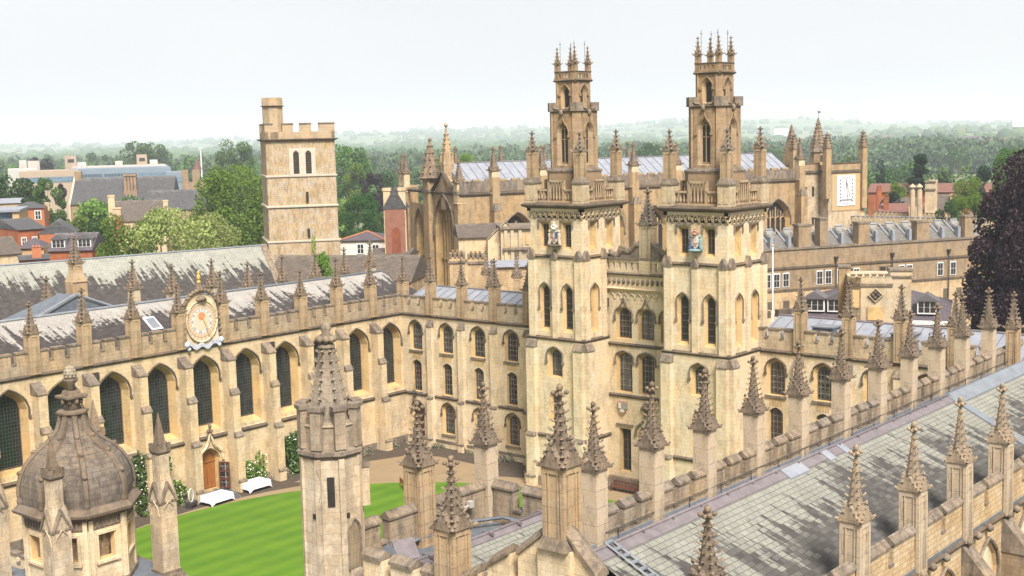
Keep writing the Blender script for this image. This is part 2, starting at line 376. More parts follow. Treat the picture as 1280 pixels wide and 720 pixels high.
def window(root, M, wd, zb, zt, rise, kind, gl, frame=None, barx=(), barz=(), name='window', tracery=0, ft=.07):
    """window part: glass plus a sub-part for its bars; M places sill centre in the thing's space"""
    key = (round(wd, 3), round(zt-zb, 3), round(rise, 3), kind, gl.name, frame and frame.name, tuple(barx), tuple(barz), tracery)
    if key not in _wm:
        A = arch(wd, 0, zt-zb, rise, kind, 12)
        g = pane(A).mesh(name, gl)
        fm = None
        if frame:
            f = MB(); f.tube([(x, -.03, z) for x, z in A], ft, 4); f.box(-wd/2, -.09, 0, wd/2, .03, .1)
            def top(x):
                for p, r in zip(A[1:-1], A[2:-1]):
                    if p[0] <= x <= r[0]: return p[1]+(r[1]-p[1])*(x-p[0])/max(1e-6, r[0]-p[0])
                return zt-zb
            for bx in barx: f.box(bx*wd-.035, -.07, 0, bx*wd+.035, -.004, top(bx*wd))
            for bz in barz:
                z = bz*(zt-zb); f.box(-wd/2, -.06, z-.03, wd/2, -.006, z+.03)
            if tracery:
                for bx in (-.25, .25):
                    f.tube([(bx*wd+wd*.25*c-0, -.05, (zt-zb-rise)*.98+rise*.55*sqrt(max(0, 1-c*c))) for c in (-1, -.7, -.3, 0, .3, .7, 1)], .05, 4)
            fm = f.mesh('glazing_bars', frame)
        _wm[key] = (g, fm)
    g, fm = _wm[key]
    o = obj(name, g, None, root, M)
    if fm: obj('glazing_bars', fm, None, o, M)
    return o
def parapet_run(mb, x0, x1, z, y0, y1, pins, zl=1.0, zh=1.95, gap=.42, mer=3, cop=1, pitch=False, shaft=.9):
    """battlemented parapet along local x; material 0 wall, slot `cop` coping. Pinnacle centres in pins."""
    mb.m = 0; mb.box(x0, y0, z, x1, y1, z+zl)
    mb.m = cop; 
    ps = sorted(pins); edges = [x0]+ps+[x1]
    for a, b in zip(edges, edges[1:]):
        a2 = a+(shaft/2 if a in ps else 0); b2 = b-(shaft/2 if b in ps else 0); ln = b2-a2
        if ln < .5: continue
        k = mer if ln > 3 else max(1, round(ln/1.5)); k = max(1, k)
        wdt = (ln-gap*(k-1))/(k-1+.0001) if False else (ln-gap*(k-1))/k
        for i in range(k):
            c0 = a2+i*(wdt+gap); c1 = c0+wdt
            mb.m = 0; mb.box(c0, y0+.004, z+zl, c1, y1-.004, z+zh-.1)
            mb.m = cop
            if pitch:
                ym = (y0+y1)/2; mb.ext([(y0-.08, z+zh-.1), (y1+.08, z+zh-.1), (y1+.08, z+zh), (ym, z+zh+.28), (y0-.08, z+zh)], c0-.06, c1+.06)
            else: mb.box(c0-.05, y0-.07, z+zh-.1, c1+.05, y1+.07, z+zh+.06)
            if i < k-1: mb.box(c1+.052, y0-.06, z+zl-.002, c1+gap-.052, y1+.06, z+zl+.11)
def string(mb, x0, x1, z, y=0, pr=.16, h=.22):
    mb.ext([(y+.05, z-h), (y-pr*.4, z-h), (y-pr, z-h*.4), (y-pr, z-.05), (y+.05, z+.1)], x0, x1)
def buttress(mb, xc, wd, steps, mcap=1, y=0):
    """steps: list of (z0, z1, depth, capheight) with y outward negative; drawn bottom up"""
    for i, (z0, z1, d, ch) in enumerate(steps):
        mb.m = 0; mb.box(xc-wd/2, y-d, z0, xc+wd/2, y+.02, z1)
        nx = steps[i+1][2] if i+1 < len(steps) else 0.02
        mb.m = mcap; mb.ext([(y-d-.07, z1), (y-nx+.02, z1), (y-nx+.02, z1+ch), (y-nx-.05, z1+ch), (y-d-.07, z1+.08)], xc-wd/2-.06, xc+wd/2+.06)
    mb.m = 0
def crk(mb, r, z, s, rz=0):
    """a leafy crocket curling out and up from an arris; sits at radius r along local +x+y"""
    q = .7071; P = lambda a, b, c: ((r+a)*q-b*q, (r+a)*q+b*q, z+c)
    mb.add([P(-s*.5, 0, -s*.55), P(s*.5, s*.62, -s*.1), P(s*.5, -s*.62, -s*.1), P(s*1.45, 0, s*.35), P(s*.9, 0, s*.95), P(s*.15, 0, s*.35), P(s*1.2, s*.45, s*.5), P(s*1.2, -s*.45, s*.5)],
           [(0, 2, 1), (1, 2, 7, 3, 6), (0, 1, 5), (0, 5, 2), (1, 6, 4, 5), (2, 5, 4, 7), (6, 3, 4), (3, 7, 4)])
def pinnacle_mesh(name, wd, hs, sp, rows, mats, ribs=True, crock=.13, crown=1.0, diag=False, nn=6, sides=4):
    """square panelled shaft, gabled crown, crocketed spirelet, finial. Origin at its foot."""
    mb = MB(rotz(pi/4) if diag else None); h = wd/2
    mb.cb(0, 0, wd*.88, wd*.88, 0, hs)
    if ribs:
        for sx in (-1, 1):
            for sy in (-1, 1): mb.cb(sx*h*.84, sy*h*.84, wd*.17, wd*.17, 0, hs)
        for k in range(4):
            M0 = mb.M; mb.M = M0 @ rotz(k*pi/2)
            for q in (-.22, .22): mb.box(q*wd-.03*wd, -h*.985, .1, q*wd+.03*wd, -h*.85, hs-.25)
            mb.box(-h, -h*.99, hs-.3, h, -h*.85, hs); mb.M = M0
    mb.cb(0, 0, wd*1.02, wd*1.02, -.02, .12)
    mb.m = 1
    for k in range(4):
        M0 = mb.M; mb.M = M0 @ rotz(k*pi/2)
        mb.exty([(-h*1.0, hs-.05), (h*1.0, hs-.05), (0, hs+wd*.62*crown)], -h*1.12, -h*.3)
        for t in (.2, .5, .8):
            for sg in (-1, 1): mb.knob(sg*h*1.05*(1-t), -h*1.12, hs+wd*.62*crown*t+.03, crock*.5*wd, None, 4)
        mb.knob(0, -h*1.08, hs+wd*.72*crown, crock*.7*wd, crock*.9*wd, nn)
        crk(mb, h*1.5, hs+.02, crock*1.7*wd); mb.box(h*.8, -h*1.25, hs-.05*wd, h*1.25, -h*.8, hs+.08*wd)
        mb.M = M0
    mb.taper(0, 0, wd*.76, hs, wd*.11, hs+sp*.86, 8 if sides == 8 else 4, pi/8 if sides == 8 else pi/4)
    for r in range(rows):
        t = (r+1.0)/(rows+.9); z = hs+sp*.86*t; ww = wd*(.76*(1-t)+.11*t)/2
        for k in range(4):
            M0 = mb.M; mb.M = M0 @ rotz(k*pi/2)
            rr = ww+crock*wd*.5; s_ = crock*wd*(1.05-.35*t)
            crk(mb, ww*1.36, z, s_*1.4)
            if sides == 8: M1 = mb.M; mb.M = M1 @ rotz(pi/4); crk(mb, ww*1.04, z+.02, s_*.95); mb.M = M1
            mb.M = M0
    zt = hs+sp*.86
    mb.knob(0, 0, zt+.04, wd*.2, wd*.1, 8)
    for k in range(4):
        a = k*pi/2+pi/4; mb.knob(wd*.24*cos(a), wd*.24*sin(a), zt+sp*.05, wd*.1, wd*.09, nn)
    mb.taper(0, 0, wd*.13, zt, wd*.1, hs+sp*.97); mb.knob(0, 0, hs+sp*.97, wd*.13, wd*.15, 6)
    return mb.mesh(name, mats)
# ================================================================ SETTING
def superel(cx, cy, rx, ry, n=72, p=2.0):
    return [(cx+rx*abs(cos(2*pi*i/n))**(2/p)*(1 if cos(2*pi*i/n) >= 0 else -1), cy+ry*abs(sin(2*pi*i/n))**(2/p)*(1 if sin(2*pi*i/n) >= 0 else -1)) for i in range(n)]
def fg(t, b):
    o = t.nodes.new('ShaderNodeTexCoord').outputs['Object']
    n = noise(t, o, .006, 6, .6); n2 = noise(t, o, .05, 5, .6)
    c = mixc(t, ramp(t, n, [(.42, 0), (.5, 1)]), (.05, .09, .03), (.15, .19, .08))
    c = mixc(t, ramp(t, n2, [(.45, 0), (.6, .7)]), c, (.10, .12, .06))
    t.links.new(c, b.inputs['Base Color']); b.inputs['Roughness'].default_value = .95
GROUND = mat('ground_grass_and_fields', fg)
def hill(bear, d):
    """height of the land at a bearing (deg) and distance"""
    px = 640+FP*math.tan(RAD(max(-60, min(60, bear-49.75))))
    def ip(tab, x):
        for (a, va), (b, vb) in zip(tab, tab[1:]):
            if x <= b: 
                t = max(0, min(1, (x-a)/(b-a))); t = t*t*(3-2*t); return va+(vb-va)*t
        return tab[-1][1]
    far = ip([(-400, -1), (0, -3), (200, -3), (330, 0), (430, 4), (600, 6), (760, 5), (880, 11), (1000, 10), (1100, 2), (1250, -2), (1800, 0)], px)
    near = ip([(-400, -19), (900, -20), (1030, -22), (1120, -17), (1230, -13), (1300, -12), (1800, -12)], px)
    f = lambda a, b: (lambda t: t*t*(3-2*t))(max(0, min(1, (d-a)/(b-a))))
    nz_ = 5*sin(bear*.9+d*.0011)*f(1500, 4000)
    z = (33+near*2600/FP)*f(900, 2600)
    z2 = (33+far*7000/FP)*f(3200, 7000)
    return max(z if d < 3600 else z*(1-f(3600, 5200))*1+0, z2)*1.0 + nz_*.6*(1-f(6000, 7000)*.7) 
mb = MB(); bs = [ -30+i*1.0 for i in range(161)]; ds = [0.0, 400, 900]+[900*1.075**k for k in range(1, 33)]
vs = []
for d in ds:
    for b in bs:
        z = hill(b, d) if d > 900 else 0
        vs.append((d*sin(RAD(b)), d*cos(RAD(b)), z-.05))
nb = len(bs); fs = [(i*nb+j, i*nb+j+1, (i+1)*nb+j+1, (i+1)*nb+j) for i in range(len(ds)-1) for j in range(nb-1)]
mb.add(vs, fs, True)
a2 = [(ds[-1]*sin(RAD(b)), ds[-1]*cos(RAD(b))) for b in range(130, 331, 10)]
mb.add([(0, 0, -.05)]+[(x, y, -.05) for x, y in a2], [(0, i, i+1) for i in range(1, len(a2))])
struct('ground', mb, GROUND)
# town paving under the colleges
def fp(t, b):
    o = t.nodes.new('ShaderNodeTexCoord').outputs['Object']; n = noise(t, o, .25, 5, .6)
    t.links.new(mixc(t, n, (.09, .085, .075), (.17, .155, .13)), b.inputs['Base Color']); b.inputs['Roughness'].default_value = .9
mb = MB(); mb.quad([(-60, -60, 0), (330, -60, 0), (330, 330, 0), (-60, 330, 0)]); struct('paving', mb, mat('town_paving', fp))
mb = MB(); mb.box(20, -40, .004, 31, 200, .1); struct('street', mb, plain('asphalt', (.06, .06, .06), (.045, .045, .045), 1))
# quadrangle: soil bed, gravel, lawn
def fsoil(t, b):
    o = t.nodes.new('ShaderNodeTexCoord').outputs['Object']; n = noise(t, o, 2.2, 6, .7); n2 = noise(t, o, .6, 3, .5)
    t.links.new(mixc(t, ramp(t, n, [(.35, 0), (.7, 1)]), (.055, .04, .028), mixc(t, n2, (.11, .08, .055), (.06, .048, .036))), b.inputs['Base Color'])
    b.inputs['Roughness'].default_value = .95; bump(t, b, n, .08, .6)
def fgravel(t, b):
    o = t.nodes.new('ShaderNodeTexCoord').outputs['Object']; n = noise(t, o, 14, 3, .7); n2 = noise(t, o, .4, 4, .6); n3 = noise(t, o, 1.6, 4, .6)
    c = mixc(t, ramp(t, n2, [(.3, 0), (.7, 1)]), (.30, .215, .12), (.25, .18, .10)); c = mixc(t, mth(t, 'MULTIPLY', n3, .5), c, (.20, .145, .09))
    t.links.new(mixc(t, .5, c, ramp(t, n, [(.2, .6), (.8, 1)]), 'MULTIPLY'), b.inputs['Base Color']); b.inputs['Roughness'].default_value = .95
def flawn(t, b):
    o = t.nodes.new('ShaderNodeTexCoord').outputs['Object']; s = t.nodes.new('ShaderNodeSeparateXYZ'); t.links.new(o, s.inputs[0])
    st = mth(t, 'SINE', mth(t, 'ADD', mth(t, 'MULTIPLY', s.outputs[1], 2.9), mth(t, 'MULTIPLY', noise(t, o, .35, 3, .5), 2.0)))
    st2 = mth(t, 'SINE', mth(t, 'MULTIPLY', mth(t, 'ADD', s.outputs[0], s.outputs[1]), .75))
    k = mth(t, 'ADD', mth(t, 'MULTIPLY_ADD', st, .14, .5), mth(t, 'MULTIPLY', st2, .07))
    n = noise(t, o, 9, 4, .7); n2 = noise(t, o, .5, 4, .6)
    k = mth(t, 'ADD', k, mth(t, 'MULTIPLY', mth(t, 'SUBTRACT', n2, .5), .7))
    c = mixc(t, ramp(t, k, [(.15, 0), (.85, 1)]), (.048, .122, .003), (.104, .192, .009))
    t.links.new(mixc(t, .6, c, ramp(t, n, [(.2, .65), (.8, 1.1)]), 'MULTIPLY'), b.inputs['Base Color']); b.inputs['Roughness'].default_value = .9
    bump(t, b, n, .04, .5)
mb = MB(); mb.quad([(41, 33.6, .02), (96.6, 33.6, .02), (96.6, 97.5, .02), (41, 97.5, .02)]); struct('flower_bed_soil', mb, mat('dark_soil', fsoil))
pg = superel(66.8, 65.3, 27.0, 29.2, 72, 2.2); mb = MB(); mb.quad([(x, y, .03) for x, y in pg]); 
mb.quad([(84, 87, .034), (91.5, 80.5, .034), (93.2, 84, .034), (93.4, 89.5, .034), (91.6, 92.6, .034), (87, 94.4, .034), (78, 94.2, .034)])
struct('gravel_path', mb, mat('gravel', fgravel))
pl = superel(64.5, 65.3, 26.3, 28.6, 96, 2.12); mb = MB(); mb.loft([[(x, y, z) for x, y in pl] for z in (.036, .10)]); struct('lawn', mb, mat('striped_lawn', flawn))

# ================================================================ LIBRARY (north side)
PARST = stone('parapet_stone', (.33, .255, .17), (.43, .34, .235), (.12, .095, .07), .65, .7, .3)
MATW = [TAN, COPE, REVEAL, DARK, CREAM]
R = Vector((70, 97.5, 0)); lib = thing('library', 'long library with tall leaded windows, buttresses and a sundial, left side of the lawn', 'library', R)
F0 = T(97.1-R.x, 0, 0)                  # frame: x along the wall (east +), y inwards
BW = 4.8; NB = 12
w_ = MB(F0); base = MB(F0)
for k in range(NB):
    x0, x1 = -BW*(k+1), -BW*k; xc = (x0+x1)/2
    w_.m = 0
    I = bay(w_, x0, x1, 5.6, 14.0, xc, 3.25, 6.05, 13.05, 1.75, 'tudor', .85, 2.6, mrev=2, sill=.45, ztin=12.7)
    I0 = [(x-xc, z-I[0][1]) for x, z in I]
    window(lib, F0 @ T(xc, .85, I[0][1]), 2.6, 0, 12.7-I[0][1], 1.75*2.6/3.25, 'tudor', GLIB, DARK, (), (), 'window', 0, .05)
    hd = MB(F0); hood(hd, xc, 3.3, 6, 13.1, 1.8, 'tudor', .1, -.06, .55); obj('hood_mould', hd, DARK, lib)
    if k != 5:
        base.m = 0; base.quad([(x0, -.3, 0), (x1, -.3, 0), (x1, -.3, 5.45), (x0, -.3, 5.45)])
    else:
        I = bay(base, x0, x1, 0, 5.45, xc, 2.3, .45, 4.5, 1.1, 'tudor', .7, 1.9, y=-.3, mrev=2, sill=.02)
base.m = 3; string(base, -BW*NB, .2, 5.6, -.3, .2, .3); base.m = 1; base.box(-BW*NB, -.5, 0, -29.3, -.302, .75); base.box(-23.5, -.5, 0, .2, -.302, .75)
base.m = 0; base.quad([(-BW*NB, -.3, 5.6), (.2, -.3, 5.6), (.2, .02, 5.75), (-BW*NB, .02, 5.75)])
w_.m = 0; w_.box(-BW*NB, 1.15, 5, -BW*NB+.3, 10.5, 14); w_.box(-BW*NB, 10.5, 0, 5, 11, 14.5); w_.box(4.9, 1, 0, 5.4, 11, 14.5)
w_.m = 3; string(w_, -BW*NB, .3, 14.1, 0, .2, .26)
obj('wall', w_, MATW, lib); obj('base_wall', base, MATW, lib)
pp = MB(F0); pins = [-BW*k for k in range(0, NB+1)]
parapet_run(pp, -BW*NB, -BW*6-.3, 14.1, .02, .5, pins[7:-1], 1.0, 1.95, .48, 3, 1, False, .9)
parapet_run(pp, -BW*5+.3, .0, 14.1, .02, .5, pins[1:5], 1.0, 1.95, .48, 3, 1, False, .9)
pp.m = 0; pp.box(-BW*6-.3, .02, 14.1, -BW*5+.3, .5, 15.2)
obj('parapet', pp, [PARST, COPE], lib)
for k in range(NB+1):
    b = MB(F0); 
    if k > 0: buttress(b, -BW*k, .82, [(0, 1.0, 2.0, .25), (1.0, 5.3, 1.85, .45), (5.3, 9.3, 1.5, .55), (9.3, 12.5, 1.15, .95)], 1)
    if k > 0: obj('buttress', b, [TAN, COPE], lib)
PIN_LIB = pinnacle_mesh('pinnacle', .92, 3.55, 2.75, 6, [SHAFT, GREY], True, .13, 1.0, nn=5)
PIN_SM = pinnacle_mesh('small_pinnacle', 1.0, 2.6, 2.9, 6, [PALE, GREY], False, .12, 1.0, nn=5)
for k in range(NB+1):
    o = obj('pinnacle', PIN_LIB, None, lib, F0 @ T(-BW*k-(.1 if k == 0 else 0), .1, 14.15) @ Matrix.Diagonal((1, 1, 1+.05*((k*7) % 3-1), 1)))
for X, zt, y in [(61.8, 20.9, 108.5), (71, 21.7, 108.5), (75.4, 20.9, 108.5), (80.3, 20.9, 108.5), (84.9, 20.2, 108.5), (89.6, 20.5, 108.5), (94.3, 20.4, 108.5), (98.7, 20.5, 108.5), (102.7, 20.9, 108.5)]:
    obj('rear_pinnacle', PIN_SM, None, lib, T(X-R.x, y-R.y, zt-5.5))
g = MB(T(64.7-R.x, 10.8, 0)); g.exty([(-4.2, 14), (4.2, 14), (4.2, 14.6), (.7, 18.6), (-.7, 18.6), (-4.2, 14.6)], -.3, .3); g.m = 1
g.cb(0, 0, 1.5, 1.3, 17.0, 20.1); g.taper(0, 0, 1.5, 20.1, .5, 21.6)
obj('gable', g, [TAN, SHAFT], lib)
obj('gable_pinnacle', PIN_LIB, None, lib, T(64.7-R.x, 10.8, 18.5) @ Matrix.Diagonal((1, 1, .95, 1)))
rf = MB(F0); rf.roofx(-BW*NB-1, 5.4, .95, 10.4, 14.85, 18.0, 0, 3.5, ym=5.5)
obj('roof', rf, SL_LIB, lib)
rr = MB(F0); rr.tube([(-BW*NB-1, 5.5, 18.05), (1.9, 5.5, 18.05)], .14, 6); rr.box(-BW*NB, .5, 14.75, 5, 1.0, 14.86); obj('ridge', rr, LEADB, lib)
cr_ = MB(T(61-R.x, 8, 0)); cr_.roofy(-6.3, 7.5, -2.2, 3.0, 16.6, 19.5, 0, 2.5, xm=.6); obj('lead_cross_roof', cr_, LEADD, lib)
cr2 = MB(T(61-R.x, 8, 0)); cr2.tube([(.6, -2.2, 19.52), (7.5, -2.2, 16.62)], .18, 5); cr2.tube([(.6, -2.2, 19.52), (-6.3, -2.2, 16.62)], .18, 5); obj('roof_hip_lead', cr2, LEADB, lib)
# skylight
sk = MB(F0 @ T(-29.6, 3.0, 16.3) @ Matrix.Rotation(RAD(34), 4, 'X')); sk.box(-.6, -.9, .05, .6, .9, .16); o = obj('skylight', sk, WHITE, lib)
sk = MB(F0 @ T(-29.6, 3.0, 16.3) @ Matrix.Rotation(RAD(34), 4, 'X')); sk.box(-.45, -.72, .161, .45, .72, .18); obj('glass', sk, LEADB, o)
# door with ogee head and finial
d = MB(F0 @ T(-26.4, 0, 0)); A = arch(1.9, .45, 4.35, .9, 'tudor', 12); d.add([(x, .38, z) for x, z in A], [tuple(range(len(A)))])
for x in (-.95, -.48, 0, .46): d.box(x+.02, .3, .55, x+.44, .38, 2.9)
d.box(-.95, .28, 3.0, .95, .38, 3.15)
dr = obj('door', d, OAK, lib)
d = MB(F0 @ T(-25.5, -.32, 0) @ rotz(RAD(-62))); 
for a in ((0, .5, .12, 3.0), (.95, .5, 1.07, 3.0)): d.box(a[0], -.04, a[1], a[2], .04, a[3])
for z in (.5, 1.3, 2.1, 2.9): d.box(.12, -.04, z, .95, .04, z+.12)
sd_ = obj('open_door_leaf', d, REDW, lib); d = MB(F0 @ T(-25.5, -.32, 0) @ rotz(RAD(-62))); d.box(.12, -.012, .62, .95, .012, 2.9); obj('glass', d, GSASH, sd_)
d = MB(F0 @ T(-26.4, 0, 0)); hood(d, 0, 2.5, 0, 4.75, 1.2, 'tudor', .15, -.45, .2, 1.1); d.m = 1; d.tube([(0, -.45, 5.6), (0, -.45, 6.5)], .09, 5)
for k in range(4): d.knob(.22*cos(k*pi/2), -.45+.22*sin(k*pi/2), 6.15, .15, .13)
d.knob(0, -.45, 6.6, .2, .26)
d.m = 0
obj('door_hood', d, [CREAM, COPE], lib)
for k in (4, 8):        # downpipes at two buttresses
    d = MB(F0 @ T(-BW*k+.75, -.42, 0)); d.tube([(0, 0, .3), (0, 0, 5.5), (0, .28, 6.2), (0, .3, 12.4)], .07, 5)
    for z in (2, 4.4, 7.4, 10): d.cb(0, .28 if z > 5.5 else 0, .24, .2, z, z+.25)
    d.taper(0, .3, .18, 12.4, .5, 13.0); d.cb(0, .3, .5, .4, 13.0, 13.4); obj('downpipe', d, IRON, lib)
# sundial: arched stone frame, painted dial with rays and hour ring, gnomon, scroll, gilded finial
sx = -26.4-.0
f_ = MB(F0 @ T(sx-.05, -.02, 0))
ring = []
f_.m = 0; f_.box(-1.95, -.02, 14.1, 1.95, .5, 16.3)
A = arch(3.9, 16.3, 19.0, 1.95, 'round', 20); f_.loft([[(x, y, z) for x, z in A] for y in (-.02, .5)])
f_.m = 1
A2 = arch(4.0, 15.2, 19.25, 2.0, 'round', 24)
f_.tube([(x, -.12, z) for x, z in A2], .17, 6)
for i in range(2, 25, 2):
    x, z = A2[i]; f_.knob(x*1.06, -.2, z+.1, .17, .15, 6)
for sg in (-1, 1):
    for z in (15.0, 15.5, 16.0, 16.5, 17.0): f_.knob(sg*1.98, -.2, z, .18, .22, 6)
f_.knob(0, -.25, 18.55, .42, .3, 8); f_.knob(-.35, -.2, 18.45, .25, .2); f_.knob(.35, -.2, 18.45, .25, .2)
f_.taper(0, .1, .6, 19.3, .3, 19.9); f_.cb(0, .1, .7, .5, 19.25, 19.4)
sun = obj('sundial', f_, [CREAM, GREY], lib)
def fdial(t, b):
    o = t.nodes.new('ShaderNodeTexCoord').outputs['Object']; s = t.nodes.new('ShaderNodeSeparateXYZ'); t.links.new(o, s.inputs[0])
    x, z = s.outputs[0], mth(t, 'MULTIPLY', mth(t, 'SUBTRACT', s.outputs[2], .45), 1)
    r0 = mth(t, 'SQRT', mth(t, 'ADD', mth(t, 'MULTIPLY', s.outputs[0], s.outputs[0]), mth(t, 'MULTIPLY', s.outputs[2], s.outputs[2])))
    r1 = mth(t, 'SQRT', mth(t, 'ADD', mth(t, 'MULTIPLY', x, x), mth(t, 'MULTIPLY', z, z)))
    an = mth(t, 'ARCTAN2', x, z)
    rays = mth(t, 'GREATER_THAN', mth(t, 'SINE', mth(t, 'MULTIPLY', an, 32)), .45)
    c = mixc(t, rays, (.56, .45, .33), (.44, .30, .20))
    c = mixc(t, mth(t, 'LESS_THAN', r0, 1.12), c, mixc(t, mth(t, 'GREATER_THAN', mth(t, 'SINE', mth(t, 'MULTIPLY', an, 12)), 0.0), (.62, .60, .55), (.30, .34, .38)))
    c = mixc(t, mth(t, 'LESS_THAN', r0, .92), c, mixc(t, mth(t, 'GREATER_THAN', mth(t, 'SINE', mth(t, 'MULTIPLY', an, 48)), .3), (.64, .56, .44), (.45, .33, .22)))
    c = mixc(t, mth(t, 'LESS_THAN', r1, .38), c, (.52, .22, .10)); c = mixc(t, mth(t, 'LESS_THAN', mth(t, 'ABSOLUTE', mth(t, 'SUBTRACT', r0, 1.5)), .035), c, (.35, .2, .1))
    t.links.new(mixc(t, .4, c, ramp(t, noise(t, o, 3, 5, .7), [(.3, .6), (.7, 1)]), 'MULTIPLY'), b.inputs['Base Color'])
FC = F0 @ T(sx-.05, -.1, 16.45)
n = 48; dm = MB(); dm.loft([[(1.62*cos(2*pi*i/n), y, 1.85*sin(2*pi*i/n)) for i in range(n)] for y in (-.06, .05)])
obj('dial_face', dm, mat('painted_dial', fdial), sun, FC)
d = MB(FC); d.tube([(1.68*cos(2*pi*i/n), -.08, 1.92*sin(2*pi*i/n)) for i in range(n+1)], .09, 6); obj('dial_rim', d, CREAM, sun)
d = MB(FC); d.tube([(.02, -.05, .5), (.75, -.65, -1.55)], .035, 5); d.tube([(.75, -.65, -1.55), (.75, -.05, -1.3)], .03, 4); obj('gnomon', d, GOLD, sun)
d = MB(F0 @ T(sx, -.3, 14.25)); 
pr = [(-1.9+.19*i, -.12+.16*sin(i*.9)+.012*(i-10)**2*.3, .1*cos(i*1.3)) for i in range(21)]
d.loft([[(x, .02*sin(x*5), z-.18), (x, .02*sin(x*5), z+.2), (x+.04, .14, z+.2), (x+.04, .14, z-.18)] for x, z, q in pr])
for sg in (-1, 1): d.knob(sg*1.9, 0, .22, .3, .32, 8); d.knob(sg*1.7, 0, -.2, .2, .2, 8)
obj('scroll', d, plain('painted_scroll', (.50, .51, .54), (.28, .30, .38), 3.5, .8), sun)
d = MB(F0 @ T(sx, .08, 19.9)); d.knob(0, 0, .15, .22, .2); d.lathe(0, 0, [(.1, .25), (.2, .5), (.17, .75), (.08, .9), (.14, 1.05), (.02, 1.22)], 8); obj('gilded_finial', d, GOLD, sun)

# ================================================================ EAST RANGE wings and the block between the towers
def range_wing(root, F, ln, nb, cells, first_pin=True, skip_low=()):
    """three storeys of sash windows between flat pilasters; F frame, local x from 0 to ln"""
    w_ = MB(F); bw = ln/nb
    for k in range(nb):
        x0, x1 = k*bw, (k+1)*bw; xc = (x0+x1)/2+cells
        w_.m = 0
        for (z0, z1, zb, zt, rise, wd, kd, hd, wi) in ((.0, 5.45, 1.5, 4.85, .75, 1.75, 'tudor', 1, 1.22), (5.45, 9.3, 5.65, 9.15, .5, 1.35, 'tudor', 0, 1.2), (9.3, 14.0, 10.15, 13.35, .8, 1.8, 'tudor', 1, 1.25)):
            dr = (z0 == 0 and k in skip_low)
            if dr: zb = .3; zt = 4.6
            I = bay(w_, x0, x1, z0, z1, xc, wd, zb, zt, rise, kd, .34, wi, mrev=2, sill=.12)
            window(root, F @ T(xc, .34, I[0][1]), wi, 0, (zt-(wd-wi)*.5)-I[0][1], rise*wi/wd, kd, DKWOOD if dr else GSASH, DARK, () if dr else (0,), () if dr else (.5,), 'door' if dr else 'window', 0, .05)
            if hd: HM = MB(F); hood(HM, xc, wd, zb, zt, rise, kd, .085, -.05, .45); obj('hood_mould', HM, DARK, root)
            w_.m = 1; w_.box(xc-wd/2-.1, -.14, zb-.16, xc+wd/2+.1, .3, zb+.02) if not dr else None; w_.m = 0
        w_.m = 2; 
        for q in (-.5, -.25, 0, .25, .5): w_.box(xc+q-.07, -.03, 9.3, xc+q+.07, .01, 9.95)
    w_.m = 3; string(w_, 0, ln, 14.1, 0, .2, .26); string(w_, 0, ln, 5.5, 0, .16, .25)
    w_.m = 1; w_.box(0, -.16, .55, ln, .01, .8); w_.m = 0; w_.box(0, -.12, 0, ln, .01, .55)
    obj('wall', w_, MATC, root)
    pp = MB(F); pins = [k*bw for k in range(0, nb+1)]
    parapet_run(pp, 0, ln, 14.1, .02, .5, pins[1:-1], 1.0, 1.85, .42, 3, 1, False, .85); obj('parapet', pp, [PARST2, COPE], root)
    for k in range(0 if first_pin else 1, nb+1):
        b = MB(F); buttress(b, k*bw, .72, [(0, .8, .75, .12), (.8, 5.2, .6, .25), (5.2, 12.9, .38, .7)], 1); obj('buttress', b, [CREAM, COPE], root)
        obj('pinnacle', PIN_LIB, None, root, F @ T(k*bw, .15, 14.15) @ Matrix.Diagonal((.93, .93, .97+.03*(k % 2), 1)))
MATC = [CREAM, COPE, REVEAL, DARK]; PARST2 = stone('wing_parapet_stone', (.43, .34, .23), (.53, .44, .32), (.17, .13, .095), .5, .7, .3)
def lead_roof(name, root, F, x0, x1, y0, y1, z, zr, seams=1.2):
    r = MB(F); r.roofx(x0, x1, y0, y1, z, zr); o = obj(name, r, LEAD, root)
    s = MB(F); ym = (y0+y1)/2; k = x0+.3
    while k < x1: s.tube([(k, y0, z+.03), (k, ym, zr+.03)], .05, 4); k += seams
    s.tube([(x0, ym, zr+.05), (x1, ym, zr+.05)], .1, 5); obj('lead_seams', s, LEADP, o); return o
R = Vector((100, 87, 0)); en = thing('college_range', 'three storey cream range with sash windows and battlements, left of the twin towers', 'college building', R)
F1 = T(96.6-R.x, 97.6-R.y, 0) @ rotz(-pi/2)
range_wing(en, F1, 22.2, 5, 0, False, (0,))
bd = MB(T(-R.x, -R.y, 0)); bd.box(97.5, 75, 0, 105, 98.5, 14.6); obj('body', bd, CREAM, en)
lead_roof('roof', en, F1, -.6, 22.6, .9, 8.4, 14.95, 16.5)
R = Vector((100, 44, 0)); es = thing('college_range', 'three storey cream range with battlements and lead roof, right of the twin towers', 'college building', R)
F2 = T(96.6-R.x, 54.66-R.y, 0) @ rotz(-pi/2)
range_wing(es, F2, 22.0, 5, 0, False)
bd = MB(T(-R.x, -R.y, 0)); bd.box(97.5, 24, 0, 105, 54.6, 14.6); obj('body', bd, CREAM, es)
lead_roof('roof', es, F2, 0, 26, .9, 8.4, 14.95, 16.4, 1.3)
for k in range(2):
    d = MB(F2 @ T(5.5+k*7, 2.6, 15.3)); d.box(-.9, -.7, 0, .9, .9, .75); d.m = 1; d.box(-1, -.8, .75, 1, 1, .85); obj('roof_vent', d, [LEADD, LEADB], es)
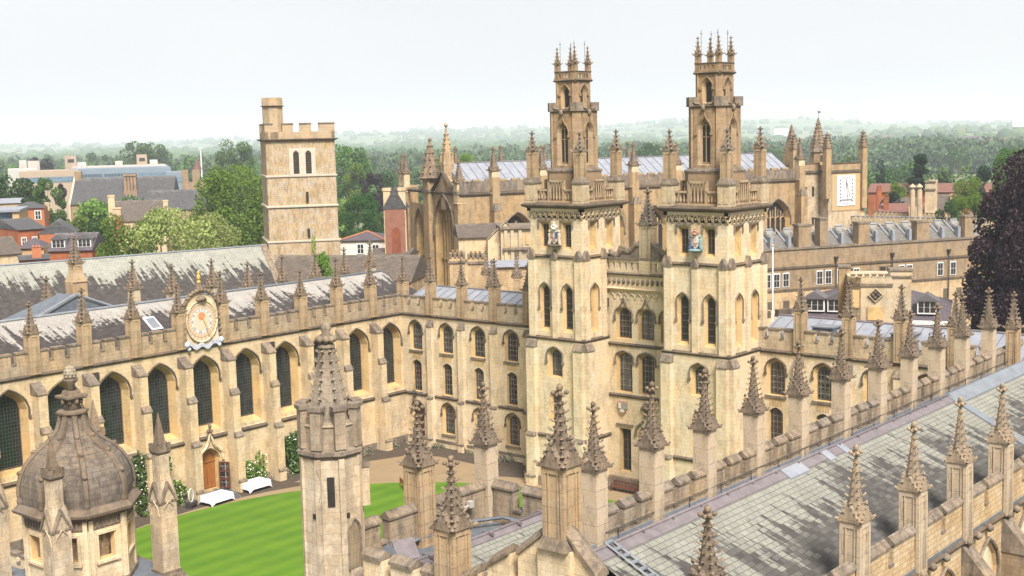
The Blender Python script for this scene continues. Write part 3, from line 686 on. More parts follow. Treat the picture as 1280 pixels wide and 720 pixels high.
# ---- block between the towers
R = Vector((97, 64.7, 0)); cb_ = thing('central_block', 'recessed block with ogee hooded windows and pierced parapet between the twin towers', 'college building', R)
F3 = T(95.2-R.x, .1, 0) @ rotz(-pi/2)
w_ = MB(F3); SP = 2.45
for j, xc in enumerate((-2.45, 0, 2.45)):
    x0, x1 = ((-4.7, -1.225), (-1.225, 1.225), (1.225, 4.7))[j]
    for (z0, z1, zb, zt, rise, og) in ((8.8, 13.5, 9.0, 12.85, .6, 0), (13.5, 18.6, 14.0, 17.0, .75, .8)):
        I = bay(w_, x0, x1, z0, z1, xc, 1.75, zb, zt, rise, 'tudor', .38, 1.32, mrev=2, sill=.1)
        window(cb_, F3 @ T(xc, .38, I[0][1]), 1.32, 0, zt-.215-I[0][1], rise*1.32/1.75, 'tudor', GSASH, DARK, (0,), (.45,), 'window', 0, .05)
        HM = MB(F3); hood(HM, xc, 1.8, zb, zt, rise, 'tudor', .1, -.07, .4, og); obj('hood_mould', HM, COPE, cb_)
    if j == 1: zb, zt, rise, wd, wi, kd = .5, 6.2, .95, 2.0, 1.5, 'tudor'
    else: zb, zt, rise, wd, wi, kd = 1.5, 5.6, 0, 1.3, .95, 'flat'
    I = bay(w_, x0, x1, 0, 8.8, xc, wd, zb, zt, rise, kd, .45, wi, mrev=2, sill=.1)
    window(cb_, F3 @ T(xc, .45, I[0][1]), wi, 0, (zt-(wd-wi)*.5)-I[0][1], rise*wi/wd, kd, GLIB if j == 1 else GDARK, DARK, (0,), (.25, .5, .75), 'window', 0, .05)
    HM = MB(F3)
    if j == 1: hood(HM, 0, 2.3, 0, 6.5, 1.1, 'tudor', .13, -.1, .2, 1.2)
    else: HM.box(xc-.95, -.15, 5.85, xc+.95, 0, 6.05)
    if j == 1: HM.knob(0, -.15, 7.9, .4, .45, 8); HM.knob(-.4, -.12, 7.75, .25, .2); HM.knob(.4, -.12, 7.75, .25, .2)
    obj('hood_mould', HM, COPE, cb_)
w_.m = 3; string(w_, -4.7, 4.7, 13.6, 0, .2, .25); string(w_, -4.7, 4.7, 8.8, 0, .2, .25); w_.m = 1; w_.box(-4.7, -.4, 0, 4.7, .01, 1.0)
w_.m = 0
for i in range(13):     # arcading under the frieze
    x = -4.5+i*.75; w_.tube([(x-.36, -.08, 17.75), (x-.25, -.08, 18.1), (x, -.08, 18.28), (x+.25, -.08, 18.1), (x+.36, -.08, 17.75)], .055, 4)
string(w_, -4.7, 4.7, 18.75, 0, .3, .25); w_.box(-4.7, -.12, 18.75, 4.7, .5, 20.0)
w_.m = 1
for i in range(18):
    x = -4.4+i*.52; w_.knob(x, -.14, 19.35, .2, .26, 4)
string(w_, -4.7, 4.7, 20.15, 0, .35, .25)
w_.m = 0
for s0, s1 in ((-4.7, -.6), (.6, 4.7)):
    w_.box(s0, -.1, 20.15, s1, .3, 20.4); w_.box(s0, -.1, 21.1, s1, .3, 21.35); x = s0+.1
    while x < s1-.2: w_.box(x, -.06, 20.4, x+.38, .25, 21.1); x += .66
w_.box(-.6, -.2, 20.15, .6, .6, 21.35); w_.m = 1; w_.box(-4.7, -.22, 21.35, 4.7, .45, 21.55)
obj('wall', w_, MATC, cb_)
for s in (-1, 1):
    d = MB(F3); pts = [(s*(.7+3.2*t), .1, 21.7+1.0*(1-t)**1.6+.18*sin(t*14)) for t in [i/12 for i in range(13)]]; d.tube(pts, .26, 6)
    for p in pts[::2]: d.knob(p[0], p[1], p[2]+.2, .22, .2, 5)
    d.loft([[(p[0], .0, 21.5), (p[0], .2, 21.5), (p[0], .2, p[2]), (p[0], .0, p[2])] for p in pts])
    obj('carved_scroll', d, COPE, cb_)
PIN_C = pinnacle_mesh('central_pinnacle', 1.2, 3.6, 3.3, 7, [PALE, COPE], True, .12)
obj('central_pinnacle', PIN_C, None, cb_, F3 @ T(0, .5, 21.0))
bd = MB(T(-R.x, -R.y, 0)); bd.box(96.3, 59.9, 0, 104, 69.5, 20.3); obj('body', bd, CREAM, cb_)
d = MB(F3); d.tube([(-4.4, -.12, 1), (-4.4, -.12, 16.2)], .075, 5); d.taper(-4.4, -.15, .2, 16.2, .55, 17); d.cb(-4.4, -.15, .6, .45, 17, 17.7)
for z in range(2, 16, 2): d.cb(-4.4, -.12, .3, .22, z, z+.3)
obj('downpipe', d, IRON, cb_)
def shield(root, F, x, z, w, h, cols, name='coat_of_arms', crest=0, figs=0):
    d = MB(F @ T(x, -.12, z)); d.m = 0
    P = [(-w/2, h*.5), (w/2, h*.5), (w/2, -h*.05), (w*.3, -h*.33), (0, -h*.5), (-w*.3, -h*.33), (-w/2, -h*.05)]
    d.loft([[(a, y, b) for a, b in P] for y in (-.12, .06)]); o = obj(name, d, cols[0], root)
    d = MB(F @ T(x, -.26, z))
    for k, (q0, q1) in enumerate(((-.42, -.12), (.12, .42))):
        d.m = k; d.box(q0*w, -.03, -.02*h, q1*w, .02, .38*h)
    d.m = 1; d.box(-.4*w, -.03, -.06*h, .4*w, .02, -.03*h); d.m = 0; d.box(-.2*w, -.03, -.3*h, .2*w, .02, -.08*h)
    obj('charges', d, cols[1:3], o)
    if crest:
        d = MB(F @ T(x, -.22, z)); 
        d.knob(0, 0, h*.62, w*.33, h*.14, 8); d.knob(0, 0, h*.85, w*.22, h*.12, 8); d.knob(-w*.25, 0, h*.74, w*.18, .14); d.knob(w*.25, 0, h*.74, w*.18, .14); d.knob(0, 0, h*1.02, w*.16, h*.1)
        obj('crest', d, cols[3], o)
    if figs:
        for s, mt in ((-1, cols[4]), (1, cols[5])):
            d = MB(F @ T(x+s*w*.56, -.2, z)); d.knob(0, 0, h*.42, w*.16, h*.12, 8)
            d.loft([[(r*w*cos(a_*pi/3)+s*dx*w, r*w*.7*sin(a_*pi/3), zz_*h) for a_ in range(6)] for r, dx, zz_ in ((.1, .02, .34), (.2, .03, .15), (.16, 0, -.1), (.2, .05, -.35), (.24, .1, -.55), (.1, .12, -.66))], True)
            obj('supporter', d, mt, o)
        d = MB(F @ T(x, -.2, z-h*.62)); d.knob(0, 0, 0, w*.8, h*.12, 10); obj('mount', d, cols[6], o)
RED_ = plain('heraldic_red', (.30, .14, .10), (.38, .24, .17), 5, .6); BLU_ = plain('heraldic_blue', (.11, .22, .25), (.22, .30, .30), 5, .6)
WHT_ = plain('heraldic_white', (.62, .57, .48), (.48, .42, .34), 5, .7); NAV_ = plain('heraldic_navy', (.05, .07, .13), (.09, .12, .2), 5, .6)
shield(cb_, F3, -2.6, 7.55, .95, 1.25, [RED_, WHT_, BLU_, WHT_])
# ================================================================ TWIN TOWERS
PIN_T = pinnacle_mesh('corner_pinnacle', .78, 2.75, 1.75, 3, [SHAFT, COPE], True, .17, .75, nn=6)
PIN_TOP = pinnacle_mesh('top_pinnacle', .46, 1.4, 1.55, 3, [LANT, GREY], False, .2, .7, nn=5)
def tower(cx, cy, label, dxs=0):
    root = thing('stone_tower', label, 'tower', (cx, cy, 0)); H1 = 3.25; H2 = 3.05; H3 = 2.97
    low = MB(); mid = MB(); top = MB()
    for si, th in enumerate((0, -pi/2, pi, pi/2)):     # south, west, north, east
        Rm = rotz(th); 
        # lower stage
        low.M = Rm @ T(0, -H1, 0); low.m = 0
        wins = si == 1
        if wins:
            for (z0, z1, zb, zt, wd, wi) in ((4.95, 9.6, 6.0, 9.3, 1.5, 1.05), (9.6, 14.1, 10.5, 13.3, 1.75, 1.15)):
                I = bay(low, -H1, H1, z0, z1, dxs, wd, zb, zt, .75, 'tudor', .5, wi, mrev=2, sill=.12)
                window(root, low.M @ T(dxs, .5, I[0][1]), wi, 0, zt-(wd-wi)/2-I[0][1], .75*wi/wd, 'tudor', GSASH, DARK, (0,), (.5,), 'window', 0, .05)
            I = bay(low, -H1, H1, 0, 4.95, dxs, 1.6, 1.2, 4.0, .6, 'tudor', .5, 1.1, mrev=2, sill=.12)
            window(root, low.M @ T(dxs, .5, I[0][1]), 1.1, 0, 3.75-I[0][1], .4, 'tudor', GSASH, DARK, (0,), (.5,), 'window', 0, .05)
            h_ = MB(low.M); hood(h_, dxs, 1.75, 0, 13.3, .75, 'tudor', .09, -.06, .6); obj('hood_mould', h_, COPE, root); h_ = MB(low.M); hood(h_, dxs, 1.6, 0, 4.0, .6, 'tudor', .09, -.06, .4); obj('hood_mould', h_, COPE, root)
        else: low.quad([(-H1, 0, 0), (H1, 0, 0), (H1, 0, 14.1), (-H1, 0, 14.1)])
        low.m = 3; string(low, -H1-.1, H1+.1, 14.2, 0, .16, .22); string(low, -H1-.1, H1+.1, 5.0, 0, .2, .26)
        low.m = 1; low.box(-H1, -.25, 0, H1, .01, .9)
        low.m = 0
        for xc in (-H1+.5, H1-.5):
            b = MB(low.M); buttress(b, xc, 1.0, [(0, .9, .85, .15), (.9, 4.8, .65, .35), (4.8, 13.2, .42, .75)], 1)
            obj('buttress', b, [CREAM, COPE], root)
        # middle stage: tall slots between pilasters
        mid.M = Rm @ T(0, -H2, 0); mid.m = 0
        for xc, x0, x1 in ((-1.32, -H2, 0), (1.32, 0, H2)):
            if si in (0, 1):
                I = bay(mid, x0, x1, 14.1, 21.7, xc, 1.12, 14.75, 19.15, .62, 'lancet', .32, .68, mrev=2, sill=.35)
                window(root, mid.M @ T(xc, .32, I[0][1]), .68, 0, 18.93-I[0][1], .376, 'lancet', GDARK if si == 1 else REVEAL, DARK if si == 1 else None, (), (.15, .3, .45, .6, .75), 'slot_window', 0, .03)
                h_ = MB(mid.M); hood(h_, xc, 1.15, 0, 19.2, .66, 'lancet', .07, -.05, 1.6)
                obj('hood_mould', h_, COPE, root)
            else: mid.quad([(x0, 0, 14.1), (x1, 0, 14.1), (x1, 0, 21.7), (x0, 0, 21.7)])
        mid.m = 3; string(mid, -H2-.05, H2+.05, 21.75, 0, .16, .2)
        for xc in (-H2+.36, 0, H2-.36):
            mid.m = 0; wd = .72 if xc else .6; mid.box(xc-wd/2, -.28, 14.2, xc+wd/2, .01, 21.5)
            mid.m = 1; mid.exty([(xc-wd/2-.06, 21.45), (xc+wd/2+.06, 21.45), (xc+wd/2+.06, 21.65), (xc, 22.35), (xc-wd/2-.06, 21.65)], -.36, .1)
        # belfry stage
        top.M = Rm @ T(0, -H3, 0); top.m = 0
        for xc, x0, x1 in ((-1.28, -H3, 0), (1.28, 0, H3)):
            if si in (0, 1):
                I = bay(top, x0, x1, 21.7, 25.2, xc, 1.0, 22.35, 24.85, 0, 'flat', .35, .62, mrev=2, sill=.3, ztin=24.6)
                window(root, top.M @ T(xc, .35, I[0][1]), .62, 0, 24.6-I[0][1], 0, 'flat', GDARK if (si == 1) else REVEAL, DARK if si == 1 else None, (0,), (.33, .66), 'square_window', 0, .04)
                h_ = MB(top.M); h_.box(xc-.75, -.14, 24.95, xc+.75, 0, 25.1); h_.box(xc-.75, -.12, 24.3, xc-.62, 0, 24.95); h_.box(xc+.62, -.12, 24.3, xc+.75, 0, 24.95); obj('label_mould', h_, COPE, root)
            else: top.quad([(x0, 0, 21.7), (x1, 0, 21.7), (x1, 0, 25.2), (x0, 0, 25.2)])
        top.m = 4                       # corbel table
        nn = 9; st = 2*H3/nn
        for i in range(nn):
            x = -H3+st*(i+.5); top.tube([(x-st/2, -.16, 25.35), (x-st*.28, -.16, 25.68), (x, -.16, 25.82), (x+st*.28, -.16, 25.68), (x+st/2, -.16, 25.35)], .075, 5)
            top.ext([(-.28, 25.5), (0, 25.5), (0, 25.05)], x+st/2-.1, x+st/2+.1); top.knob(x, -.12, 25.5, .09, .12, 5)
        top.m = 0; top.box(-H3-.2, -.2, 25.82, H3+.2, .2, 26.15)
    top.M = Matrix.Identity(4); top.m = 3
    top.loft([[(sx*q, sy*q, z) for sx, sy in ((-1,-1),(1,-1),(1,1),(-1,1))] for q, z in ((3.2, 26.1), (3.55, 26.28), (3.6, 26.42), (3.3, 26.6), (2.6, 26.66))])
    obj('lower_stage', low, MATC, root); obj('middle_stage', mid, MATC, root); obj('upper_stage', top, MATC+[PALE], root)
    # balustrade
    for si, th in enumerate((0, -pi/2, pi, pi/2)):
        b = MB(rotz(th) @ T(0, -2.72, 26.62)); b.box(-2.2, -.15, 0, 2.2, .15, .18)
        for s0, s1, zt in ((-2.2, -.85, 1.05), (-.85, .85, 1.85), (.85, 2.2, 1.05)):
            b.box(s0, -.14, zt, s1, .14, zt+.16); k = max(3, round((s1-s0)/.36))
            for i in range(k):
                x = s0+(s1-s0)*(i+.5)/k; b.lathe(x, 0, [(.06, .18), (.11, .3), (.12, .45), (.06, zt*.62), (.06, zt-.15), (.12, zt)], 6)
        for x in (-.85, .85): b.box(x-.1, -.14, .18, x+.1, .14, 2.0)
        obj('balustrade', b, SHAFT, root)
        p = MB(rotz(th) @ T(-2.75, -2.75, 26.6)); p.cb(0, 0, 1.1, 1.1, 0, 1.75)
        for k in range(4):
            M0 = p.M; p.M = M0 @ rotz(k*pi/2); p.box(-.45, -.59, .25, -.1, -.54, 1.5); p.box(.1, -.59, .25, .45, -.54, 1.5); p.M = M0
        p.m = 1; p.cb(0, 0, 1.25, 1.25, 1.75, 1.88); p.taper(0, 0, 1.15, 1.88, .8, 2.3)
        po = obj('pedestal', p, [PALE, COPE], root)
        o = obj('corner_pinnacle', PIN_T, None, root, rotz(th) @ T(-2.75, -2.75, 28.55) @ Matrix.Diagonal((1, 1, 1, 1)))
    # lanterns
    def octo(h, c): return [(-h, -h+c), (-h+c, -h), (h-c, -h), (h, -h+c), (h, h-c), (h-c, h), (-h+c, h), (-h, h-c)]
    L1 = MB(); h, c = 1.72, .72
    L1.prism(octo(2.15, .85), 26.6, 29.35); L1.m = 1; L1.loft([[(x, y, z) for x, y in octo(q, .8)] for q, z in ((2.2, 29.35), (2.2, 29.5), (1.85, 29.75))]); L1.m = 0
    L2 = MB(); h2, c2 = 1.2, .42
    for th in (0, -pi/2, pi, pi/2):
        L1.M = rotz(th) @ T(0, -h, 0); a = h-c
        I = bay(L1, -a, a, 29.7, 34.9, 0, 1.25, 29.95, 33.9, .95, 'lancet', .4, .8, mrev=2, sill=.15)
        window(root, L1.M @ T(0, .4, I[0][1]), .8, 0, 33.67-I[0][1], .6, 'lancet', GDARK, SHAFT, (0,), (.62,), 'lantern_window', 1, .05)
        L1.m = 0; L1.quad([(a, 0, 29.7), (h, c, 29.7), (h, c, 34.9), (a, 0, 34.9)])
        hood(L1, 0, 1.3, 0, 33.95, 1, 'lancet', .06, -.04, .3, .35)
        # corner pier
        L1.M = rotz(th) @ T(a+c/2, -h+c/2, 0) @ rotz(pi/4); L1.box(-.42, -.22, 29.7, .42, .1, 34.9)
        L1.m = 1; L1.box(-.6, -.38, 34.85, .6, .35, 35.65); L1.m = 0
        L1.M = rotz(th) @ T(0, -h, 0); L1.m = 3; string(L1, -a-.1, a+.1, 34.95, 0, .14, .2)
        L1.m = 1
        for s in (-1, 1): L1.tube([(s*1.2, -.02, 35.5), (s*.8, -.02, 35.1), (s*.35, -.02, 35.05)], .13, 5)
        L1.knob(0, -.12, 34.7, .2, .3); L1.m = 0
        L2.M = rotz(th) @ T(0, -h2, 0); a = h2-c2
        I = bay(L2, -a, a, 34.9, 37.6, 0, 1.0, 35.1, 37.2, .7, 'lancet', .3, .52, mrev=2, sill=.1)
        window(root, L2.M @ T(0, .3, I[0][1]), .52, 0, 36.96-I[0][1], .36, 'lancet', GDARK, None, (), (), 'lantern_window')
        L2.m = 0; hood(L2, 0, 1.0, 0, 37.22, .72, 'lancet', .06, -.04, .1); L2.quad([(a, 0, 34.9), (h2, c2, 34.9), (h2, c2, 37.6), (a, 0, 37.6)])
        L2.M = rotz(th) @ T(a+c2/2, -h2+c2/2, 0) @ rotz(pi/4); L2.box(-.3, -.16, 34.9, .3, .1, 37.6)
        L2.M = rotz(th) @ T(0, -h2, 0); L2.m = 3; string(L2, -h2, h2, 37.7, .02, .22, .18); L2.m = 0
        L2.box(-a, 0, 37.7, a, .16, 37.85); L2.box(-a, 0, 38.25, a, .16, 38.4)
        for i in range(5): L2.box(-a+i*a/2-.07, .02, 37.8, -a+i*a/2+.07, .14, 38.3)
        L2.m = 3; L2.box(-h2, -.05, 38.4, h2, .2, 38.48); L2.m = 0
    L1.M = Matrix.Identity(4); L1.prism(octo(h+.02, c), 34.7, 34.92); L2.M = L1.M; L2.prism(octo(h2-.1, c2), 37.3, 37.72)
    o1 = obj('lower_lantern', L1, [LANT, COPE, SHAFT, DARK], root); o2 = obj('upper_lantern', L2, [LANT, COPE, SHAFT, DARK], root)
    for th in (0, -pi/2, pi, pi/2):
        obj('top_pinnacle', PIN_TOP, None, root, rotz(th) @ T(-1.0, -1.0, 37.75))
        r = MB(rotz(th) @ T(-.8, -.8, 38)); r.tube([(0, 0, 0), (0, 0, 3.2)], .022, 4); r.cb(0, 0, .12, .12, 2.9, 2.94); obj('lightning_rod', r, IRON, root)
    return root
tl = tower(94.6, 72.2, 'left of the two tall twin towers, with a white and red shield', -.15)
trr = tower(94.6, 57.2, 'right of the two tall twin towers, with red and blue coat of arms', .35)
FW3 = rotz(-pi/2) @ T(0, -2.97, 0)
STN_ = plain('carved_arms_stone', (.50, .42, .30), (.33, .27, .19), 5, .8)
shield(tl, FW3, 0, 23.5, .95, 1.25, [WHT_, RED_, NAV_, WHT_, STN_, STN_, DARK], crest=1, figs=1)
shield(trr, FW3, 0, 23.6, .85, 1.1, [WHT_, RED_, WHT_, RED_, NAV_, BLU_, BLU_], crest=1, figs=1)
# ================================================================ CHAPEL (right foreground)
R = Vector((60, 27.3, 0)); ch = thing('chapel', 'chapel with long lichened slate roof and rows of crocketed pinnacles, right foreground', 'chapel', R)
SPN = stone('south_spire_stone', (.27, .21, .15), (.37, .30, .22), (.10, .08, .06), .6, .6, .35)
PIN_N = pinnacle_mesh('pinnacle', .96, 4.15, 2.95, 8, [NEARSH, GREY], False, .095, 1.1, nn=6, sides=8)
PIN_S = pinnacle_mesh('pinnacle', .88, 3.75, 2.9, 7, [NEARSH, SPN], True, .09, 1.1, nn=6, sides=8)
PIN_W = pinnacle_mesh('west_pinnacle', 1.02, 3.9, 2.9, 7, [SHAFT, GREY], True, .11, 1.15, nn=6, sides=8)
MATP = [CREAM, COPE, REVEAL, DARK]; MATN = [OLDST, COPE, REVEAL, DARK]
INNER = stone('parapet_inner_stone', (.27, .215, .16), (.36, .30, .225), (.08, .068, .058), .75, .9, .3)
# north parapet
FN = T(101-R.x, 33.6-R.y, 0) @ rotz(pi)
npx = [44.8, 49.3, 54.1, 59.1, 64.1, 69.4, 74.4, 79.1, 83.8, 88.4, 93.6]
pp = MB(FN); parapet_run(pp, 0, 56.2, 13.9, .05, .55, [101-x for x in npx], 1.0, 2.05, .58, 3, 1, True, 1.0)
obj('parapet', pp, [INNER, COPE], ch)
wl = MB(FN); bw = 4.9
for k in range(11):
    I = bay(wl, k*5.1, k*5.1+5.1, 3, 14, k*5.1+2.55, 3.0, 6, 13, 1.6, 'tudor', .6, 2.2, mrev=2)
    window(ch, FN @ T(k*5.1+2.55, .6, I[0][1]), 2.2, 0, 12.6-I[0][1], 1.2, 'tudor', GLIB, DARK, (), (), 'window')
wl.box(0, 0, 0, 56.2, .05, 3); obj('wall', wl, MATP, ch)
for x in npx: obj('pinnacle', PIN_N, None, ch, T(x-R.x, 33.35-R.y, 14.0))
gt = MB(T(-R.x, -R.y, 0)); gt.box(37, 32.2, 14.2, 101, 33.1, 14.36); gt.m = 1
gt.box(37, 32.98, 14.3, 101, 33.08, 14.75); obj('gutter', gt, [LEADB, LEADB], ch)
st_ = MB(T(-R.x, -R.y, 0)); st_.tube([(45, 32.93, 15.12), (101, 32.93, 15.12)], .03, 4)
for x in range(46, 100, 3): st_.tube([(x, 32.93, 14.3), (x, 32.93, 15.12)], .025, 4)
obj('safety_wire', st_, IRON, ch)
# roof
def croof(mb, x0, x1, yr, zr, ys, zs, yn, zn):
    h = hypot(yr-ys, zr-zs); mb.quad([(x0, ys, zs), (x1, ys, zs), (x1, yr, zr), (x0, yr, zr)], [(x0, h), (x1, h), (x1, 0), (x0, 0)])
    h = hypot(yr-yn, zr-zn); mb.quad([(x0, yn, zn), (x1, yn, zn), (x1, yr, zr), (x0, yr, zr)], [(x0, h+5), (x1, h+5), (x1, 0), (x0, 0)])
rf = MB(T(-R.x, -R.y, 0)); croof(rf, 36.4, 101, 27.3, 17.6, 21.7, 14.75, 32.4, 14.75); obj('roof', rf, SL_CH, ch)
ct = MB(T(-R.x, -R.y, 0)); 
ct.loft([[(x, 26.85, 17.42), (x, 27.3, 17.66), (x, 27.6, 17.52), (x, 27.6, 17.4), (x, 26.85, 17.30)] for x in (36.4, 70.4)])
nl_ = MB(T(-R.x, -R.y, 0)); nl_.quad([(36.4, 27.55, 17.56), (101, 27.55, 17.56), (101, 32.4, 14.9), (36.4, 32.4, 14.9)]); obj('north_slope_lead', nl_, plain('dirty_lead', (.21, .185, .17), (.30, .27, .25), 1.2, .7, stretch=(.3, 2, 2)), ch)
ct.tube([(36.4, 27.3, 17.68), (70.4, 27.3, 17.68)], .07, 6)
k = 37.5
while k < 70: ct.box(k, 27.15, 17.64, k+.1, 27.5, 17.72); k += 2.1
o = obj('ridge_lead', ct, LEADP, ch)
for x0, x1 in ((50.6, 52.4), (54.5, 55.1), (56.2, 56.7)):
    cl = MB(T(-R.x, -R.y, 0)); cl.loft([[(x, 26.7, 17.37), (x, 27.3, 17.72), (x, 28.1, 17.34), (x, 28.1, 17.28), (x, 26.7, 17.28)] for x in (x0, x1)])
    obj('new_ridge_lead', cl, LEAD, o)
ct = MB(T(-R.x, -R.y, 0)); ct.loft([[(x, 26.6, 17.32), (x, 27.3, 17.75), (x, 28.2, 17.32), (x, 28.2, 17.2), (x, 26.6, 17.2)] for x in (70.4, 101)])
ct.loft([[(x, 27.3, 17.7), (x, 21.7, 14.85), (x, 21.7, 14.7), (x, 27.3, 17.5)] for x in (70.1, 70.9)])
obj('east_lead_strip', ct, LEADB, ch)
ct = MB(T(-R.x, -R.y, 0)); ct.box(36.4, 28.2, 14.0, 101, 32.3, 14.2); ct.box(36.4, 21.0, 13.9, 101, 22.6, 14.3); obj('lead_walkway', ct, LEADD, ch)
# south parapet, wall and windows
FS = T(-R.x, 21.05-R.y, 0)
spx = [36.4, 40.9, 45.6, 51.3, 56.6, 61.8, 67.0, 72.2, 77.4]
pp = MB(FS); parapet_run(pp, 35.6, 80, 14.1, 0, .45, spx[1:], .95, 1.85, .5, 2, 1, True, .95); obj('parapet', pp, MATN, ch)
for x in spx[2:]: obj('pinnacle', PIN_S, None, ch, T(x-R.x, 21.3-R.y, 14.0) @ Matrix.Diagonal((1, 1, .985, 1)))
wl = MB(FS)
for a, b in zip(spx[:-1], spx[1:]):
    I = bay(wl, a, b, 4, 14.1, (a+b)/2+.2, 2.7, 5.5, 13.25, 1.6, 'tudor', .8, 1.9, mrev=2)
    window(ch, FS @ T((a+b)/2+.2, .8, I[0][1]), 1.9, 0, 12.85-I[0][1], 1.1, 'tudor', GLIB, REVEAL, (0,), (.55,), 'window')
    h_ = MB(FS); hood(h_, (a+b)/2+.2, 2.75, 0, 13.3, 1.65, 'tudor', .09, -.08, .7); obj('hood_mould', h_, COPE, ch)
wl.m = 3; string(wl, 35.6, 80, 14.15, 0, .2, .26); wl.m = 1
for x in spx: 
    for q in (-1.7, -.6, .9): wl.knob(x+q+1.6, -.22, 14.0, .2, .2, 5)
obj('wall', wl, MATN, ch)
for x in spx[2:]:
    b = MB(FS); buttress(b, x, .8, [(0, 8.5, 2.2, .6), (8.5, 12.2, 1.4, 1.6)], 1); obj('buttress', b, [TERRA, COPE], ch)
# west front with low stepped gable
FWF = T(35-R.x, 27.75-R.y, 0) @ rotz(-pi/2)      # x = south
wf = MB(FWF); wf.m = 0
wf.exty([(-10.6, 4), (7, 4), (7, 14.1), (4.3, 15.3), (1.75, 16.5), (1.75, 16.9), (0, 18.35), (-1.9, 16.9), (-1.9, 16.5), (-5.4, 14.4), (-10.6, 14.1)], 0, .5)
def slab(mb, x0, z0, x1, z1, th=1.0, y0=-.12, y1=.62):
    mb.m = 0; mb.loft([[(x, .006, z-th), (x, .494, z-th), (x, .494, z+.02), (x, .006, z+.02)] for x, z in ((x0, z0), (x1, z1))])
    mb.m = 1; mb.loft([[(x0, y0, z0), (x0, y1, z0), (x0, y1, z0+.14), (x0, .25, z0+.36), (x0, y0, z0+.14)], [(x1, y0, z1), (x1, y1, z1), (x1, y1, z1+.14), (x1, .25, z1+.36), (x1, y0, z1+.14)]])
for x0, z0, x1, z1 in ((-10.3, 15.75, -9.2, 15.75), (-8.7, 15.75, -7.4, 15.75), (-6.9, 15.75, -6.0, 15.75), (-4.9, 15.8, -3.9, 16.35), (-3.4, 16.75, -2.3, 17.45), (-1.9, 17.5, -.35, 18.75), (.35, 18.75, 1.8, 17.35), (2.3, 16.9, 3.4, 16.2), (4.2, 15.8, 5.6, 15.75)):
    slab(wf, x0, z0, x1, z1, 1.7)
wf.m = 3; string(wf, -10.6, -5.6, 14.1, 0, .2, .25); string(wf, -5.4, 7, 13.2, 0, .2, .25)
obj('west_front', wf, MATP, ch)
for x, z, k in ((-5.5, 14.1, 1), (0, 17.35, 1), (6.1, 14.2, 1)): obj('pinnacle', PIN_W, None, ch, FWF @ T(x, .3, z) @ Matrix.Diagonal((1, 1, .97, 1)))
b = MB(FWF @ T(0, .25, 17.6)); b.cb(0, 0, 1.5, 1.0, -.6, .55); b.m = 1; b.taper(0, 0, 1.4, .55, 1.0, .95); obj('pinnacle_base', b, [CREAM, COPE], ch)
# antechapel: parapets seen from inside, slate aisle roof
M0 = T(-R.x, -R.y, 0)
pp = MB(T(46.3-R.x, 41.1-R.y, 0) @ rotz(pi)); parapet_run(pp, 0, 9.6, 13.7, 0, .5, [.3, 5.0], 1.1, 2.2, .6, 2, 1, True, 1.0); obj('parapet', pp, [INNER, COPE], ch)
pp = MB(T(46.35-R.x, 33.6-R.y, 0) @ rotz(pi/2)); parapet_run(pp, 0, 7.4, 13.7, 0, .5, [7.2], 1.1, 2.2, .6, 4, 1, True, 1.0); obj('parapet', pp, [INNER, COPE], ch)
w2 = MB(M0); w2.box(35.2, 33.7, 0, 46.34, 41.08, 13.9); w2.box(35.4, 21.2, 0, 101, 33.3, 13.9); obj('body', w2, CREAM, ch)
obj('pinnacle', PIN_W, None, ch, T(41.3-R.x, 40.85-R.y, 14.0)); obj('pinnacle', PIN_N, None, ch, T(46.0-R.x, 40.8-R.y, 13.8))
rf = MB(M0); croof(rf, 36.0, 45.2, 36.3, 15.45, 33.2, 13.95, 38.6, 14.1); obj('aisle_roof', rf, SL_CH, ch)
ct = MB(M0); ct.loft([[(x, 36.0, 15.36), (x, 36.3, 15.55), (x, 36.9, 15.3), (x, 36.9, 15.2), (x, 36.0, 15.2)] for x in (36.0, 45.2)]); ct.tube([(36, 36.3, 15.55), (45.2, 36.3, 15.55)], .08, 6)
for k in range(5): ct.box(37+k*1.9, 35.95, 15.5, 37.1+k*1.9, 36.6, 15.62)
obj('ridge_lead', ct, LEADP, ch)
ct = MB(M0); ct.box(36, 38.6, 13.95, 46, 40.6, 14.05); ct.box(45.0, 33.5, 13.95, 45.85, 40.6, 14.06); ct.tube([(38.5, 40.45, 14.5), (44, 40.45, 14.5), (45.6, 39.5, 14.5), (45.7, 35, 14.5)], .09, 6); obj('gutter', ct, LEADD, ch)
for x, y, a in ((38.3, 39.8, .5), (39.3, 39.9, -.3), (42.6, 40.0, .2)):
    ct = MB(M0 @ T(x, y, 14.5) @ rotz(a) @ Matrix.Rotation(.9, 4, 'X')); ct.box(-.55, -.5, 0, .55, .5, .07); obj('loose_lead_sheet', ct, LEADP if x > 39 else LEADD, ch)
for x, y, z, s in ((44.2, 40.35, 15.2, .3), (46.2, 37.2, 15.0, .34)):
    b = MB(T(x-R.x, y-R.y, z)); b.cb(0, 0, s, s*.8, 0, s); b.tube([(0, 0, .1), (-1.6, -.1, .05)], .06, 5); obj('floodlight_box', b, CONC, ch)
ld = MB(M0)       # roof ladder on the slates near the west gable
for q in (0, .42):
    ld.tube([(37.3+q, 27.3, 17.78), (37.6+q, 22.6, 15.36)], .05, 4)
for i in range(14): t = i/13; ld.box(37.3+.3*t, 27.3-4.7*t-.1, 17.74-2.42*t, 37.75+.3*t, 27.3-4.7*t+.1, 17.80-2.42*t)
obj('roof_ladder', ld, LEADB, ch)
